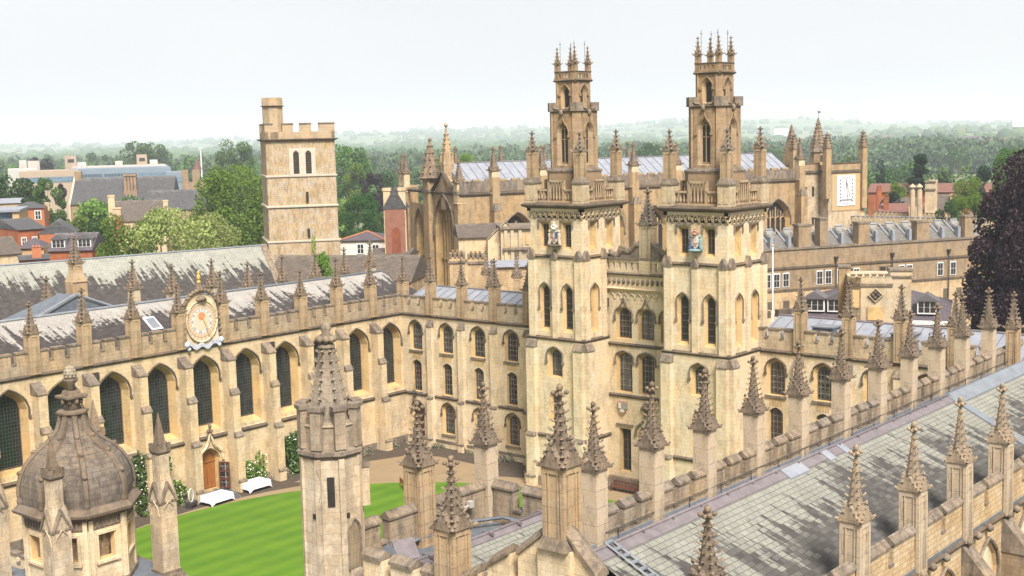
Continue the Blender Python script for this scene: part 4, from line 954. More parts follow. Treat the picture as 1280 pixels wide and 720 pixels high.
# stair turret
TS = stone('turret_stone', (.42, .34, .245), (.54, .455, .34), (.17, .14, .105), .62, .95, .46, 1, .35, 1.3)
R2 = T(35.5-R.x, 40.35-R.y, 0) @ Matrix.Diagonal((.9, .9, 1, 1)); tq = MB(R2); oc = lambda r, z, a=pi/8: [(r*cos(a+2*pi*i/8), r*sin(a+2*pi*i/8), z) for i in range(8)]
tq.loft([oc(1.55, 0), oc(1.52, 12), oc(1.42, 19.7)]); 
for i in range(8):
    a = 2*pi*i/8+pi/8; tq.M = R2 @ rotz(a); tq.box(1.28, -.14, 0, 1.5, .14, 19.7)
tq.M = R2; tq.m = 1; tq.loft([oc(1.42, 19.65), oc(1.62, 19.85), oc(1.60, 20.0), oc(1.36, 20.1)]); tq.m = 2
tq.loft([oc(1.36, 20.05), oc(1.36, 21.0), oc(1.44, 21.06), oc(1.2, 21.2)])
for i in range(8):
    a = 2*pi*i/8+pi/8; tq.M = R2 @ rotz(a); tq.box(1.16, -.26, 20.1, 1.5, .26, 21.75); tq.m = 1; tq.box(1.05, -.34, 21.75, 1.58, .34, 21.92); tq.m = 2
tq.M = R2
tur = obj('stair_turret', tq, [TS, COPE, stone('turret_crown_stone', (.30, .24, .175), (.38, .31, .23), (.11, .09, .07), .6, .8, .4), DARK], ch)
sp = MB(R2); sp.loft([oc(1.0, 20.9), oc(.93, 21.6), oc(.3, 24.2)])
for i in range(8):
    a = 2*pi*i/8+pi/8; sp.M = R2 @ rotz(a)
    for r in range(7):
        t = (r+.6)/7; rr = .95*(1-t)+.3*t; M9 = sp.M; sp.M = M9 @ rotz(-pi/4); crk(sp, rr+.02, 21.5+2.7*t, .15); sp.M = M9
    sp.tube([(.96, 0, 21.5), (.31, 0, 24.2)], .05, 4)
sp.M = R2; sp.loft([oc(.3, 24.15), oc(.42, 24.25), oc(.40, 24.35), oc(.2, 24.4)])
for i in range(8): a = i*pi/4; sp.knob(.36*cos(a), .36*sin(a), 24.6, .17, .15, 6)
sp.lathe(0, 0, [(.25, 24.4), (.3, 24.7), (.17, 24.85), (.24, 25.0), (.22, 25.2), (.03, 25.32)], 8)
obj('spire', sp, stone('turret_spire_stone', (.23, .185, .14), (.30, .25, .19), (.10, .085, .07), .6, .6, .35), tur)
d = MB(R2 @ rotz(RAD(-133.5))); d.box(1.36, -.17, 17.7, 1.402, .17, 18.95); obj('slit_window', d, GDARK, tur)
d = MB(R2 @ rotz(RAD(-133.5+45))); A = arch(.62, 14.9, 16.95, .45, 'lancet', 8); d.add([(1.40, x, z) for x, z in A], [tuple(range(len(A)))]); obj('door', d, stone('plank_door', (.24, .19, .12), (.3, .24, .16), (.1, .08, .05), .4, .2, 4), tur)
d = MB(R2 @ rotz(RAD(-133.5+45))); d.tube([(1.42, x, z) for x, z in arch(.78, 14.9, 17.05, .52, 'lancet', 8)], .07, 4); obj('door_frame', d, COPE, tur)
for a, z in ((-133.5-36, 17.15), (-133.5+32, 17.15)): d = MB(R2 @ rotz(RAD(a))); d.box(1.36, -.08, z, 1.425, .08, z+.2); obj('slot', d, GDARK, tur)
d = MB(R2 @ rotz(RAD(-30))); d.box(1.2, -.3, 17.3, 1.75, .3, 19.0); d.m = 1; d.box(1.2, -.36, 19.0, 1.8, .36, 19.15); obj('chimney', d, [TS, COPE], tur)

# ================================================================ GATE TOWER with dome
GX, GY = 38.2, 65.2
gt = thing('gate_tower', 'octagonal gate tower with ribbed ogee stone dome and pineapple finial, left foreground', 'tower', (GX, GY, 0))
DS = Matrix.Diagonal((.87, .87, .985, 1)); DS[2][3] = 8.3*.015
oc8 = lambda r, z, a=pi/8: [(r/cos(pi/8)*cos(a+2*pi*i/8), r/cos(pi/8)*sin(a+2*pi*i/8), z) for i in range(8)]
b = MB(); b.box(-4, -4, 0, 4, 4, 7.7); b.m = 1; b.box(-4.25, -4.25, 7.7, 4.25, 4.25, 7.95); b.box(-4.1, -4.1, 7.95, 4.1, 4.1, 8.2); b.m = 2; b.box(-3.8, -3.8, 8.2, 3.8, 3.8, 8.28); obj('base', b, [CREAM, COPE, LEADD], gt)
dr = MB(); hw = 3.15*math.tan(pi/8)
for i in range(8):
    F = rotz(i*pi/4+pi/2) @ T(0, -3.15, 0); dr.M = F; dr.m = 0
    I = bay(dr, -hw, hw, 8.3, 12.5, 0, 1.15, 9.9, 11.35, 0, 'flat', .35, .95, mrev=2, sill=.08, ztin=11.25)
    dr.m = 7
    dr.quad([(-.48, .35, 9.95), (.48, .35, 9.95), (.48, .35, 11.25), (-.48, .35, 11.25)])
    dr.m = 0
    dr.box(-.78, -.1, 11.4, .78, .02, 11.55); dr.box(-.78, -.09, 9.6, -.64, .02, 11.4); dr.box(.64, -.09, 9.6, .78, .02, 11.4); dr.box(-.85, -.16, 9.7, .85, .02, 9.84)
    dr.m = 5; dr.box(-hw, -.06, 11.75, hw, .02, 12.35); dr.m = 0
    for q in (-hw+.16, hw-.16): dr.box(q-.14, -.14, 8.4, q+.14, .02, 12.3)
    dr.m = 1; dr.box(-hw-.05, -.2, 8.25, hw+.05, .02, 8.6)
    if i == 3: dr.m = 6; dr.knob(0, -.02, 9.1, .36, .45, 8)
    dr.m = 0; h_ = MB(F); 
    h_.box(-hw+.15, -.09, 11.8, hw-.15, 0, 11.9)
    for k in range(7): h_.box(-hw+.22+k*.34, -.13, 11.85, -hw+.34+k*.34, 0, 12.25)
    obj('frieze', h_, COPE, gt, DS)
dr.M = Matrix.Identity(4); dr.m = 0; dr.loft([oc8(2.7, 8.3), oc8(2.7, 12.6)])
obj('drum', dr, [CREAM, COPE, REVEAL, DARK, GDARK, GREY, PALE, stone('weathered_panel', (.34, .24, .14), (.42, .30, .18), (.012, .01, .01), .95, 3, 3, .6, 0, 1.1)], gt, DS)
dm = MB(); dm.loft([oc8(3.2, 12.35), oc8(3.75, 12.6), oc8(3.8, 12.75), oc8(3.45, 13.05)]); obj('cornice', dm, RIBST, gt, DS)
PRF = [(3.28, 13.0), (3.33, 13.6), (3.28, 14.2), (3.08, 14.8), (2.7, 15.4), (2.2, 15.9), (1.65, 16.3), (1.2, 16.7), (.9, 17.1), (.75, 17.6), (.7, 18.0)]
dm = MB(); dm.loft([oc8(r, z) for r, z in PRF]); do = obj('dome', dm, DOMEST, gt, DS)
rb = MB()
for i in range(8):
    rb.M = rotz(pi/8+2*pi*i/8); k = 1/cos(pi/8); pts = [(r*k+.04, 0, z) for r, z in PRF]
    rb.loft([[(r, -.2, z), (r+.16, -.13, z+.06), (r+.16, .13, z+.06), (r, .2, z)] for r, _, z in [(p[0]-.05, 0, p[2]) for p in pts]], False)
    for j in (3, 5, 7): rb.knob(pts[j][0]+.1, 0, pts[j][2]+.03, .2, .16, 7)
    rb.knob(pts[0][0]-.05, 0, pts[0][2]+.2, .24, .3, 6)
obj('ribs', rb, RIBST, do, DS)
fn = MB(); fn.loft([oc8(.75, 17.9), oc8(.95, 18.0), oc8(.95, 18.12), oc8(.6, 18.2)]); fn.lathe(0, 0, [(.58, 18.15), (.52, 18.6), (.62, 18.9)], 8)
fn.cb(0, 0, 1.5, 1.5, 18.9, 19.02); fn.cb(0, 0, 1.35, 1.35, 18.82, 18.9); fn.taper(0, 0, .95, 19.02, .75, 19.3); fn.lathe(0, 0, [(.32, 19.3), (.26, 19.65), (.48, 19.85), (.5, 19.95), (.2, 20.0)], 10)
for i in range(8): a = i*pi/4; fn.knob(.6*cos(a), .6*sin(a), 18.68, .16, .18, 6)
fo = obj('capital', fn, RIBST, gt, DS)
fn = MB(); fn.M = T(0, 0, 19.95) @ Matrix.Diagonal((.8, .8, .85, 1)) @ T(0, 0, -19.95); fn.lathe(0, 0, [(.3, 19.95), (.46, 20.15), (.48, 20.4), (.34, 20.7), (.08, 20.9)], 10)
for r in range(4):
    for i in range(9): a = i*2*pi/9+r*.35; fn.knob(.45*cos(a)*(1, 1, .85, .6)[r], .45*sin(a)*(1, 1, .85, .6)[r], 20.12+r*.19, .11, .11, 5)
obj('pineapple', fn, plain('worn_gilt_stone', (.15, .12, .09), (.34, .29, .2), 5, .8), fo, DS)
for sx in (-1, 1):
    for sy in (-1, 1):
        c = MB(T(sx*3.35, sy*3.35, 0) @ Matrix.Diagonal((.8, .8, 1, 1))); c.cb(0, 0, 1.36, 1.36, 7.9, 12.6)
        c.m = 1; c.box(-.78, -.78, 7.9, .78, .78, 8.45); c.m = 0
        c.taper(0, 0, 1.3, 12.6, .86, 13.9)
        for k in range(4):
            M_ = c.M; c.M = M_ @ rotz(k*pi/2); c.m = 0; c.exty([(-.68, 12.5), (.68, 12.5), (0, 13.55)], -.70, -.1)
            c.m = 1; c.loft([[(-.76, y, 12.5), (-.62, y, 12.45), (0, y, 13.42), (0, y, 13.7)] for y in (-.8, -.2)]); c.loft([[(.76, y, 12.5), (.62, y, 12.45), (0, y, 13.42), (0, y, 13.7)] for y in (-.8, -.2)])
            c.m = 0; c.tube([(-.5, -.69, 11.7), (-.4, -.72, 12.2), (0, -.74, 12.55), (.4, -.72, 12.2), (.5, -.69, 11.7)], .05, 4)
            for q in (-.25, 0, .25): c.box(q-.05, -.47, 13.6, q+.05, -.40, 15.2)
            c.M = M_
        c.cb(0, 0, .84, .84, 13.4, 15.3); c.m = 2; c.taper(0, 0, .9, 15.25, 1.12, 15.4); c.cb(0, 0, 1.12, 1.12, 15.4, 15.6)
        for a in range(4):
            M_ = c.M; c.M = M_ @ rotz(a*pi/2)
            for q in (-.42, 0, .42): c.box(q-.13, -.56, 15.6, q+.13, -.38, 15.85)
            c.M = M_
        c.taper(0, 0, .72, 15.6, .05, 17.6)
        obj('corner_column', c, [TS, COPE, GREY], gt)
# cloister walls either side of the gate tower
cl = thing('cloister', 'low cloister range with battlements running from the domed gate tower to the library', 'cloister', (38.5, 80, 0))
c = MB(T(-38.5, -80, 0)); c.box(35.5, 69.4, 0, 41, 96, 5.2); c.m = 1; c.box(35.3, 69.4, 5.2, 41.2, 96, 5.45); c.m = 2; c.box(36, 69.4, 5.45, 40.5, 96, 5.6); obj('wall', c, [CREAM, COPE, LEADD], cl)
c = MB(T(41-38.5, 96-80, 0) @ rotz(pi/2) @ T(-26.6, 0, 0)); parapet_run(c, 0, 26.6, 5.45, 0, .4, [6, 12, 18, 24], .4, 1.0, .5, 4, 1); obj('parapet', c, [CREAM, COPE], cl)
cl2 = thing('cloister', 'low cloister wall with battlements between the domed gate tower and the chapel turret', 'cloister', (38.5, 52, 0))
c = MB(T(-38.5, -52, 0)); c.box(35.5, 42.5, 0, 41, 61, 4.6); c.m = 1; c.box(35.3, 42.5, 4.6, 41.2, 61, 4.85); c.m = 2; c.box(36, 42.5, 4.85, 40.5, 61, 5.0); obj('wall', c, [CREAM, COPE, LEADD], cl2)

# ================================================================ QUAD FURNITURE AND PLANTS
def tri_leaves(mb, n, fn_pt, s, seed=1, flat=0):
    rd = random.Random(seed)
    vs = []; fs = []
    for i in range(n):
        p = fn_pt(rd)
        if p is None: continue
        sz = s*rd.uniform(.6, 1.3); u = Vector((rd.gauss(0, 1), rd.gauss(0, 1), rd.gauss(0, 1))).normalized(); v = u.cross(Vector((rd.gauss(0, 1), rd.gauss(0, 1), rd.gauss(0, 1)))).normalized()
        b = len(vs); c = Vector(p)
        for q in (u*sz, v*sz*.8, -u*sz, -v*sz*.8): vs.append((c.x+q.x, c.y+q.y, c.z+q.z*(flat or 1)))
        fs.append((b, b+1, b+2, b+3))
    mb.add(vs, fs)
LEAF_D = leaf('dark_leaves', (.022, .058, .012), (.06, .12, .025)); LEAF_M = leaf('mid_leaves', (.04, .095, .015), (.11, .18, .04))
LEAF_L = leaf('light_leaves', (.075, .16, .015), (.18, .28, .04)); LEAF_Y = leaf('yellow_green_leaves', (.16, .22, .05), (.34, .36, .12))
LEAF_P = leaf('purple_leaves', (.012, .006, .010), (.032, .013, .021), .1); LEAF_C = leaf('cedar_needles', (.012, .035, .018), (.03, .06, .03), .1)
FLW = plain('white_flowers', (.7, .66, .55), (.75, .7, .6), 3, .8)
def wall_shrub(name, label, x, y, w, h, d, n, mt, nf=0, fm=None, z0=0, s=.16, seed=3, group=None):
    r = thing(name, label, 'shrub', (x, y, z0), 0, group)
    bl = [(random.Random(seed+i).uniform(-.4, .4)*w, random.Random(seed*3+i).uniform(.12, .92)*h, random.Random(seed*5+i).uniform(.18, .34)*w) for i in range(12)]
    def P(rd):
        bx, bz, br = bl[rd.randrange(12)]; a = rd.uniform(0, 2*pi); q = sqrt(rd.random())*br
        return (bx+q*cos(a), -rd.random()**.7*d, max(.05, bz+q*sin(a)*1.3))
    m_ = MB(); tri_leaves(m_, n, P, s, seed); obj('foliage', m_, mt, r)
    st = MB(); 
    for i in range(5): st.tube([(w*.1*(i-2), -.1, 0), (bl[i][0]*.6, -.12, bl[i][1]*.5), (bl[i][0], -.15, bl[i][1])], [.05, .035, .015], 4)
    obj('stems', st, DKWOOD, r)
    if nf:
        m_ = MB(); tri_leaves(m_, nf, lambda rd: (lambda p: (p[0], p[1]-.12, p[2]))(P(rd)), s*.55, seed+9); obj('flowers', m_, fm or FLW, r)
    return r
YL = 97.15
wall_shrub('climbing_shrub', 'large flowering climbing shrub between two columns left of the library door', 63.8, YL, 3.6, 5.0, 1.1, 3600, LEAF_M, 420, seed=4)
wall_shrub('climbing_shrub', 'dark green climbing shrub right of the downpipe, beside the stair turret', 80.6, YL, 3.0, 4.6, 1.0, 3200, LEAF_M, 150, seed=8)
wall_shrub('climbing_rose', 'white climbing rose on the library wall behind the right hand table', 75.4, YL, 2.3, 2.6, .6, 850, LEAF_L, 170, seed=12, s=.14)
wall_shrub('climbing_rose', 'small white rose bush just left of the library door buttress', 66.7, YL, 1.3, 2.4, .7, 500, LEAF_L, 90, seed=21, s=.14)
wall_shrub('climbing_rose', 'wispy plant with red flowers on the library wall, right of the stair turret', 86.9, YL, 2.2, 4.2, .5, 520, LEAF_L, 50, plain('red_flowers', (.6, .08, .03)), seed=16, s=.13)
wall_shrub('low_shrub', 'low green shrub at the foot of the library wall, lower left of the turret', 84.9, 96.6, 1.6, 1.4, .9, 700, LEAF_L, 30, plain('orange_flowers', (.6, .15, .04)), seed=26, s=.13)
# low planting along the foot of the walls
lp = MB(); rd = random.Random(5); 
def LP(rd):
    if rd.random() < .55: x = rd.uniform(58, 96); y = 96.9-rd.random()**2*2.0; 
    else: x = 96.2-rd.random()**2*1.8; y = rd.uniform(76, 96)
    if math.sin(x*1.7)+math.sin(y*1.3+1) < .35: return None
    return (x, y, .05+rd.random()**2*.55)
tri_leaves(lp, 9000, LP, .10, 77); o = obj('ground_cover', lp, leaf('bed_leaves', (.10, .12, .06), (.30, .27, .20))); tag(o, 'low pale plants edging the beds at the foot of the college walls', 'ground cover', kind='stuff')
# dining tables under white cloths
def cloth_table(x, y, rz, label):
    r = thing('table', label, 'table', (x, y, .02), rz, 'white clothed tables by the library door')
    L_, W_, H_ = 1.25, .8, .8
    for sx in (-1, 1):
        for sy in (-1, 1): l = MB(); l.cb(sx*(L_-.12), sy*(W_-.12), .06, .06, 0, H_-.04); obj('leg', l, DKWOOD, r)
    t = MB(); t.box(-L_, -W_, H_-.05, L_, W_, H_); obj('tabletop', t, DKWOOD, r)
    return r
def cloth(x, y, rz, label):
    L_, W_, H_ = 1.27, .82, .82; m_ = MB(); N_ = 48; rd = random.Random(int(x*10)); rings = []
    P = []
    for i in range(N_):
        t = i/N_*4; k = int(t); f = t-k; c = [(-1,-1),(1,-1),(1,1),(-1,1)]; a, b = c[k], c[(k+1) % 4]
        P.append((a[0]+(b[0]-a[0])*f, a[1]+(b[1]-a[1])*f, min(f, 1-f)))
    for z_, o_ in ((H_+.01, 0), (H_-.02, .015), (H_-.3, .05), (H_-.5, .1)):
        rings.append([(px*(L_+o_)+(.05*sin(i*1.9)*(H_-z_)), py*(W_+o_)+.05*cos(i*2.3)*(H_-z_), z_-(.28*max(0, 1-e*8) if z_ < .4 else 0)) for i, (px, py, e) in enumerate(P)])
    m_.loft(rings, True, False); m_.add(rings[0], [tuple(range(N_))])
    o = obj('tablecloth', m_, CLOTH); tag(o, label, 'tablecloth', (x, y, .03), 'white tablecloths'); o.rotation_euler = (0, 0, rz)
cloth_table(69.3, 94.6, RAD(4), 'long table under a white cloth, left of the black ramp'); cloth(69.3, 94.6, RAD(4), 'white tablecloth with hanging corners, left of the black ramp')
cloth_table(74.2, 95.3, RAD(2), 'long table under a white cloth, right of the black ramp'); cloth(74.2, 95.3, RAD(2), 'white tablecloth with hanging corners, right of the black ramp')
r = thing('access_ramp', 'black folding ramp leading up to the open library door', 'ramp', (71.4, 96.0, 0), RAD(-12))
m_ = MB(); m_.loft([[(x, 1.3, .45), (x, -1.7, .06), (x, -1.7, .0), (x, 1.3, .36)] for x in (-.62, .62)]); obj('deck', m_, plain('ramp_rubber', (.05, .05, .055), (.09, .09, .095), 8, .8), r)
for s in (-1, 1): m_ = MB(); m_.loft([[(x, 1.3, .52), (x, -1.7, .13), (x, -1.7, .0), (x, 1.3, .36)] for x in (s*.62, s*.68)]); obj('side_rail', m_, LEADB, r)
r = thing('harp_stand', 'dark stand with an upright white ring beside the left hand table', 'stand', (67.0, 95.3, .02), RAD(20))
m_ = MB(); m_.cb(0, 0, 1.0, .7, .25, .55)
for s in (-1, 1): m_.cb(s*.42, 0, .1, .6, 0, .25)
obj('base', m_, IRON, r); m_ = MB(); m_.tube([(.36*cos(a*pi/10), 0, 1.12+.6*sin(a*pi/10)) for a in range(21)], .05, 5); obj('ring', m_, WHITE, r)
def bench(loc, rz, label, mt, W_=1.7):
    r = thing('garden_bench', label, 'bench', loc, rz)
    m_ = MB(); [m_.box(-W_/2, -.25+i*.13, .42, W_/2, -.15+i*.13, .46) for i in range(4)]; obj('seat', m_, mt, r)
    m_ = MB(); m_.box(-W_/2, .25, .85, W_/2, .31, .95); m_.box(-W_/2, .25, .5, W_/2, .3, .56)
    for i in range(15): m_.box(-W_/2+.08+i*(W_-.16)/14-.02, .26, .55, -W_/2+.08+i*(W_-.16)/14+.02, .3, .86)
    obj('backrest', m_, mt, r)
    for s in (-1, 1):
        m_ = MB(); m_.box(s*W_/2-.04, -.3, .62, s*W_/2+.04, .3, .68); m_.box(s*W_/2-.03, -.28, .4, s*W_/2+.03, -.22, .62); obj('armrest', m_, mt, r)
        for y in (-.25, .28): m_ = MB(); m_.cb(s*W_/2, y, .07, .07, 0, .44 if y < 0 else .9); obj('leg', m_, mt, r)
bench((93.6, 66.3, .04), -pi/2, 'red brown slatted bench against the foot of the central block', REDW, 2.6)
bench((82.6, 83.6, .1), RAD(60), 'small wooden garden bench on the edge of the lawn', OAK, 1.6)
lamp = thing('wall_lantern', 'small black lantern hanging by the corner doorway of the left range', 'lantern', (96.2, 95.5, 5.6))
m_ = MB(); m_.taper(0, 0, .3, -.5, .42, 0, 6, 0); m_.taper(0, 0, .5, 0, .1, .3, 6, 0); m_.tube([(0, 0, .3), (0, 0, .8), (.4, 0, .8)], .03, 4); obj('body', m_, IRON, lamp)
# ================================================================ TREES
def crown(seed, nb, nl, ls, kind='round', asp=2.5):
    rd = random.Random(seed); bl = []
    for i in range(nb):
        a = rd.uniform(0, 2*pi)
        if kind == 'round': u = rd.uniform(-.75, 1); rr = sqrt(1-min(1, u*u)); q = rd.uniform(.55, .78); bl.append((q*rr*cos(a), q*rr*sin(a), .58+.36*q*u*1.1, rd.uniform(.2, .34)))
        elif kind == 'tall': u = rd.uniform(.08, .95); q = .75*sin(pi*min(1, u*.9+.1))**.6; bl.append((q*cos(a)*rd.random(), q*sin(a)*rd.random(), u, rd.uniform(.2, .36)))
        elif kind == 'cedar': u = rd.uniform(.15, .97); q = (1.05-u)*rd.uniform(.2, 1)*1.0; bl.append((q*cos(a), q*sin(a), u, rd.uniform(.16, .3)))
        elif kind == 'dome': u = rd.uniform(-.55, 1); rr = sqrt(max(0, 1-u*u)); q = rd.uniform(.6, .85); bl.append((q*rr*cos(a), q*rr*sin(a), .35+.55*q*u, rd.uniform(.16, .3)))
    def P(r):
        x, y, z, b = bl[r.randrange(nb)]
        d = Vector((r.gauss(0, 1), r.gauss(0, 1), r.gauss(0, 1))).normalized(); q = b*r.uniform(.65, 1.0)
        zs = (.45 if kind == 'cedar' else .95)/asp
        return (x+d.x*q, y+d.y*q, max(.04, z+d.z*q*zs))
    m_ = MB(); tri_leaves(m_, nl, P, ls, seed+1, 1/asp); zm = sorted(v[2] for v in m_.v)[-len(m_.v)//400-1]; q = 1/zm
    m_.v = [(v[0], v[1], v[2]*q) for v in m_.v]; return m_, [(a, b_, c*q, d) for a, b_, c, d in bl]
def trunk_mesh(bl, seed, h0=.3):
    rd = random.Random(seed); m_ = MB(); m_.tube([(0, 0, -.02), (.01, 0, .15), (.0, .02, .35), (.02, 0, .6)], [.06, .045, .035, .02], 7)
    for x, y, z, b in bl[:12]: m_.tube([(0, 0, h0*rd.uniform(.6, 1)), (x*.5, y*.5, (z+h0)*.5), (x, y, z)], [.022, .015, .006], 5)
    return m_.mesh('trunk', BARK)
BARK = plain('bark', (.10, .075, .05), (.06, .045, .03), 8, .95)
_cr = {}
def tree(px, ytop, D, wpx, label, kind='round', lm=LEAF_M, detail=1, group=None, name=None, xy=None, zt=None, seed=None, cat='tree'):
    p = at(px, 300, D); x, y = (p.x, p.y) if xy is None else xy
    z0 = hill(math.degrees(atan2(x, y)), D) if D > 900 else 0
    z0 = min(z0, 200); H = (zat(px, ytop, D) if zt is None else zt)-z0; H = max(H, 4); W = wpx*D/FP
    sd = seed if seed is not None else int(px*7+D) % 3
    asp = max(1.4, min(6, round(H/(W/2)*1.6)/1.6)); key = (kind, lm.name, detail, sd, asp)
    if key not in _cr:
        nb, nl, ls = {0: (16, 750, .085), 1: (30, 3800, .042), 2: (60, 16000, .021), 3: (120, 60000, .019)}[detail]
        cm, bl = crown(sd*13+3, nb, int(nl*max(1, asp/2.2)), ls, kind, asp); _cr[key] = (cm.mesh('crown', lm), trunk_mesh(bl, sd))
    cm, tm = _cr[key]
    r = thing(name or 'tree', label, cat, (x, y, z0), random.Random(px+D).uniform(0, 6.28), group); r.scale = (W/2*1.05, W/2*1.05, H/1.02)
    for nm, me in (('crown', cm), ('trunk', tm)):
        o = bpy.data.objects.new(nm, me); COL.objects.link(o); o.parent = r
    return r
tree(205, 258, 180, 150, 'big pale yellow green tree with broad rounded crown behind the library roofs', 'dome', LEAF_Y, 2, seed=1)
tree(160, 268, 184, 100, 'fresh green rounded tree at the left of the pale yellow green one', 'dome', LEAF_L, 2, seed=2)
tree(262, 265, 195, 84, 'olive toned tree crown joining the pale tree on its right side', 'round', LEAF_Y, 2, seed=0)
tree(292, 205, 225, 118, 'tall dark green spreading tree just left of the square rubble tower', 'round', LEAF_L, 2, seed=1)
tree(128, 276, 205, 60, 'very dark green tree between the brick house and the pale tree', 'round', LEAF_D, 1)
tree(20, 218, 300, 80, 'dark green tree mass at the far left above the office roofs', 'round', LEAF_D, 1)
tree(-12, 216, 310, 60, 'dark green tree on the left edge of the picture', 'round', LEAF_D, 1, seed=2)
tree(62, 220, 290, 44, 'mid green tree left of the gabled hall, behind the brick gable house', 'round', LEAF_M, 1)
tree(82, 228, 305, 26, 'dark purple leaved tree beside the gable of the grey roofed hall', 'tall', LEAF_P, 1, name='purple_tree')
tree(40, 245, 270, 50, 'dark green tree directly behind the red brick gable house', 'round', LEAF_D, 1, seed=1)
tree(98, 268, 250, 50, 'light green shrubby tree between the gabled hall and the dormer house', 'round', LEAF_L, 1)
tree(402, 312, 152, 36, 'bright lime green young tree behind the library pinnacles, by the rubble tower', 'round', LEAF_L, 1, name='young_tree')
tree(392, 292, 152, 17, 'narrow bright lime green leader of young growth in front of the rubble tower', 'tall', LEAF_L, 1, name='young_tree')
tree(455, 240, 230, 60, 'dark green tree above the white house, right of the rubble tower', 'round', LEAF_D, 2, seed=1)
tree(432, 250, 240, 34, 'mid green tree close to the right side of the rubble tower', 'round', LEAF_M, 1)
tree(440, 180, 420, 66, 'large grey green tree behind and right of the rubble tower', 'round', LEAF_M, 1)
tree(492, 214, 420, 60, 'green tree behind the brick gable, left of the traceried church', 'round', LEAF_D, 1)
tree(468, 215, 370, 40, 'purple leaved tree behind the dark green trees, right of the rubble tower', 'round', LEAF_P, 1, name='purple_tree')
tree(448, 203, 385, 36, 'pale green tree in front of the large grey green one', 'round', LEAF_L, 1)
tree(586, 190, 330, 44, 'bright green tree behind the spires of the traceried church', 'round', LEAF_L, 2, seed=0)
tree(552, 197, 350, 30, 'light green tree partly hidden by the tall thin spire', 'round', LEAF_L, 1)
tree(812, 177, 640, 44, 'lone round dark tree between the twin towers', 'round', LEAF_D, 1)
tree(655, 203, 600, 60, 'dull green tree over the lead roof, left of the left twin tower', 'round', LEAF_M, 1)
tree(1100, 198, 320, 24, 'dark conical evergreen right of the white sundial board', 'tall', LEAF_C, 1, name='evergreen_tree')
tree(1148, 190, 300, 52, 'large dark cedar with layered branches above the red roofs', 'cedar', LEAF_C, 2, name='cedar_tree')
tree(1208, 221, 236, 44, 'bright green round tree left of the purple beech', 'round', LEAF_L, 2, seed=2)
tree(1262, 183, 260, 50, 'green tree rising behind the purple beech', 'round', LEAF_M, 2, seed=1)
tree(1246, 190, 235, 30, 'mid green tree leaning over the left shoulder of the purple beech', 'tall', LEAF_M, 1)
tree(1226, 205, 270, 36, 'dark evergreen between the bright tree and the purple beech', 'tall', LEAF_C, 1, name='evergreen_tree')
tree(1120, 226, 290, 34, 'yellow green tree between the dark conical evergreen and the cedar', 'round', LEAF_L, 1)
tree(1300, 192, 146, 168, 'massive dark purple copper beech at the right edge', 'dome', LEAF_P, 3, name='copper_beech', seed=1)
tree(1262, 402, 150, 60, 'bright green tree low beneath the purple beech crown', 'round', LEAF_L, 1)
tree(1118, 238, 262, 42, 'dark clipped shrubby tree among the red roofs right of the sundial tower', 'round', LEAF_C, 1)
tree(1185, 248, 232, 36, 'dark green bushes among the tiled roofs', 'round', LEAF_D, 1)
tree(178, 176, 760, 46, 'tall rounded tree rising over the concrete science block, left of a pair', 'round', LEAF_M, 1)
tree(200, 178, 780, 40, 'tall rounded tree rising over the concrete science block, right of a pair', 'round', LEAF_M, 1, seed=2)
tree(290, 174, 560, 52, 'tall grey green poplar group left of the rubble tower', 'tall', LEAF_M, 1, seed=1)
tree(312, 176, 560, 40, 'tall grey green poplar touching the rubble tower', 'tall', LEAF_M, 1, seed=2)
tree(58, 196, 700, 34, 'purple leaved tree among the concrete roofs', 'round', LEAF_P, 1, name='purple_tree')
rd = random.Random(99)
for i in range(285):
    px = rd.uniform(-60, 1340); D = rd.uniform(17.5, 36)**2
    if 330 < D < 700 and 0 < px < 270: D += 450
    hz = 180-px*.0208; h = rd.uniform(11, 21)*(1.25 if px < 330 else 1)
    b0 = math.degrees(atan2(at(px, 300, D).x, at(px, 300, D).y)); z0 = hill(b0, D) if D > 900 else 0
    tree(px, 0, D, rd.uniform(11, 21)*FP/D, 'one of the many green trees of the park land beyond the colleges', rd.choice(['round', 'round', 'dome', 'tall']), rd.choice([LEAF_M, LEAF_D, LEAF_M, LEAF_L]), 0 if D > 520 else 1, 'trees of the park land beyond the colleges', name='park_tree', zt=z0+h)
# far woods: nobody could count them
import numpy as np
rs = np.random.RandomState(4)
def leafball(n, ls, seed):
    r = np.random.RandomState(seed); nb = 7; c = r.normal(0, 1, (nb, 3)); c /= np.linalg.norm(c, axis=1)[:, None]; c *= .55; c[:, 2] = c[:, 2]*.7+.15
    k = r.randint(0, nb, n); d = r.normal(0, 1, (n, 3)); d /= np.linalg.norm(d, axis=1)[:, None]; p = c[k]+d*r.uniform(.32, .5, (n, 1))
    u = r.normal(0, 1, (n, 3)); u /= np.linalg.norm(u, axis=1)[:, None]; v = np.cross(u, r.normal(0, 1, (n, 3))); v /= np.linalg.norm(v, axis=1)[:, None]
    return np.stack([p+u*ls, p+v*ls*.8, p-u*ls, p-v*ls*.8], 1).reshape(-1, 3)
balls = [leafball(200, .14, 1), leafball(200, .14, 2), leafball(200, .14, 3)]; balls_far = [leafball(34, .36, 5), leafball(34, .36, 6)]
VV = []; blobs = []
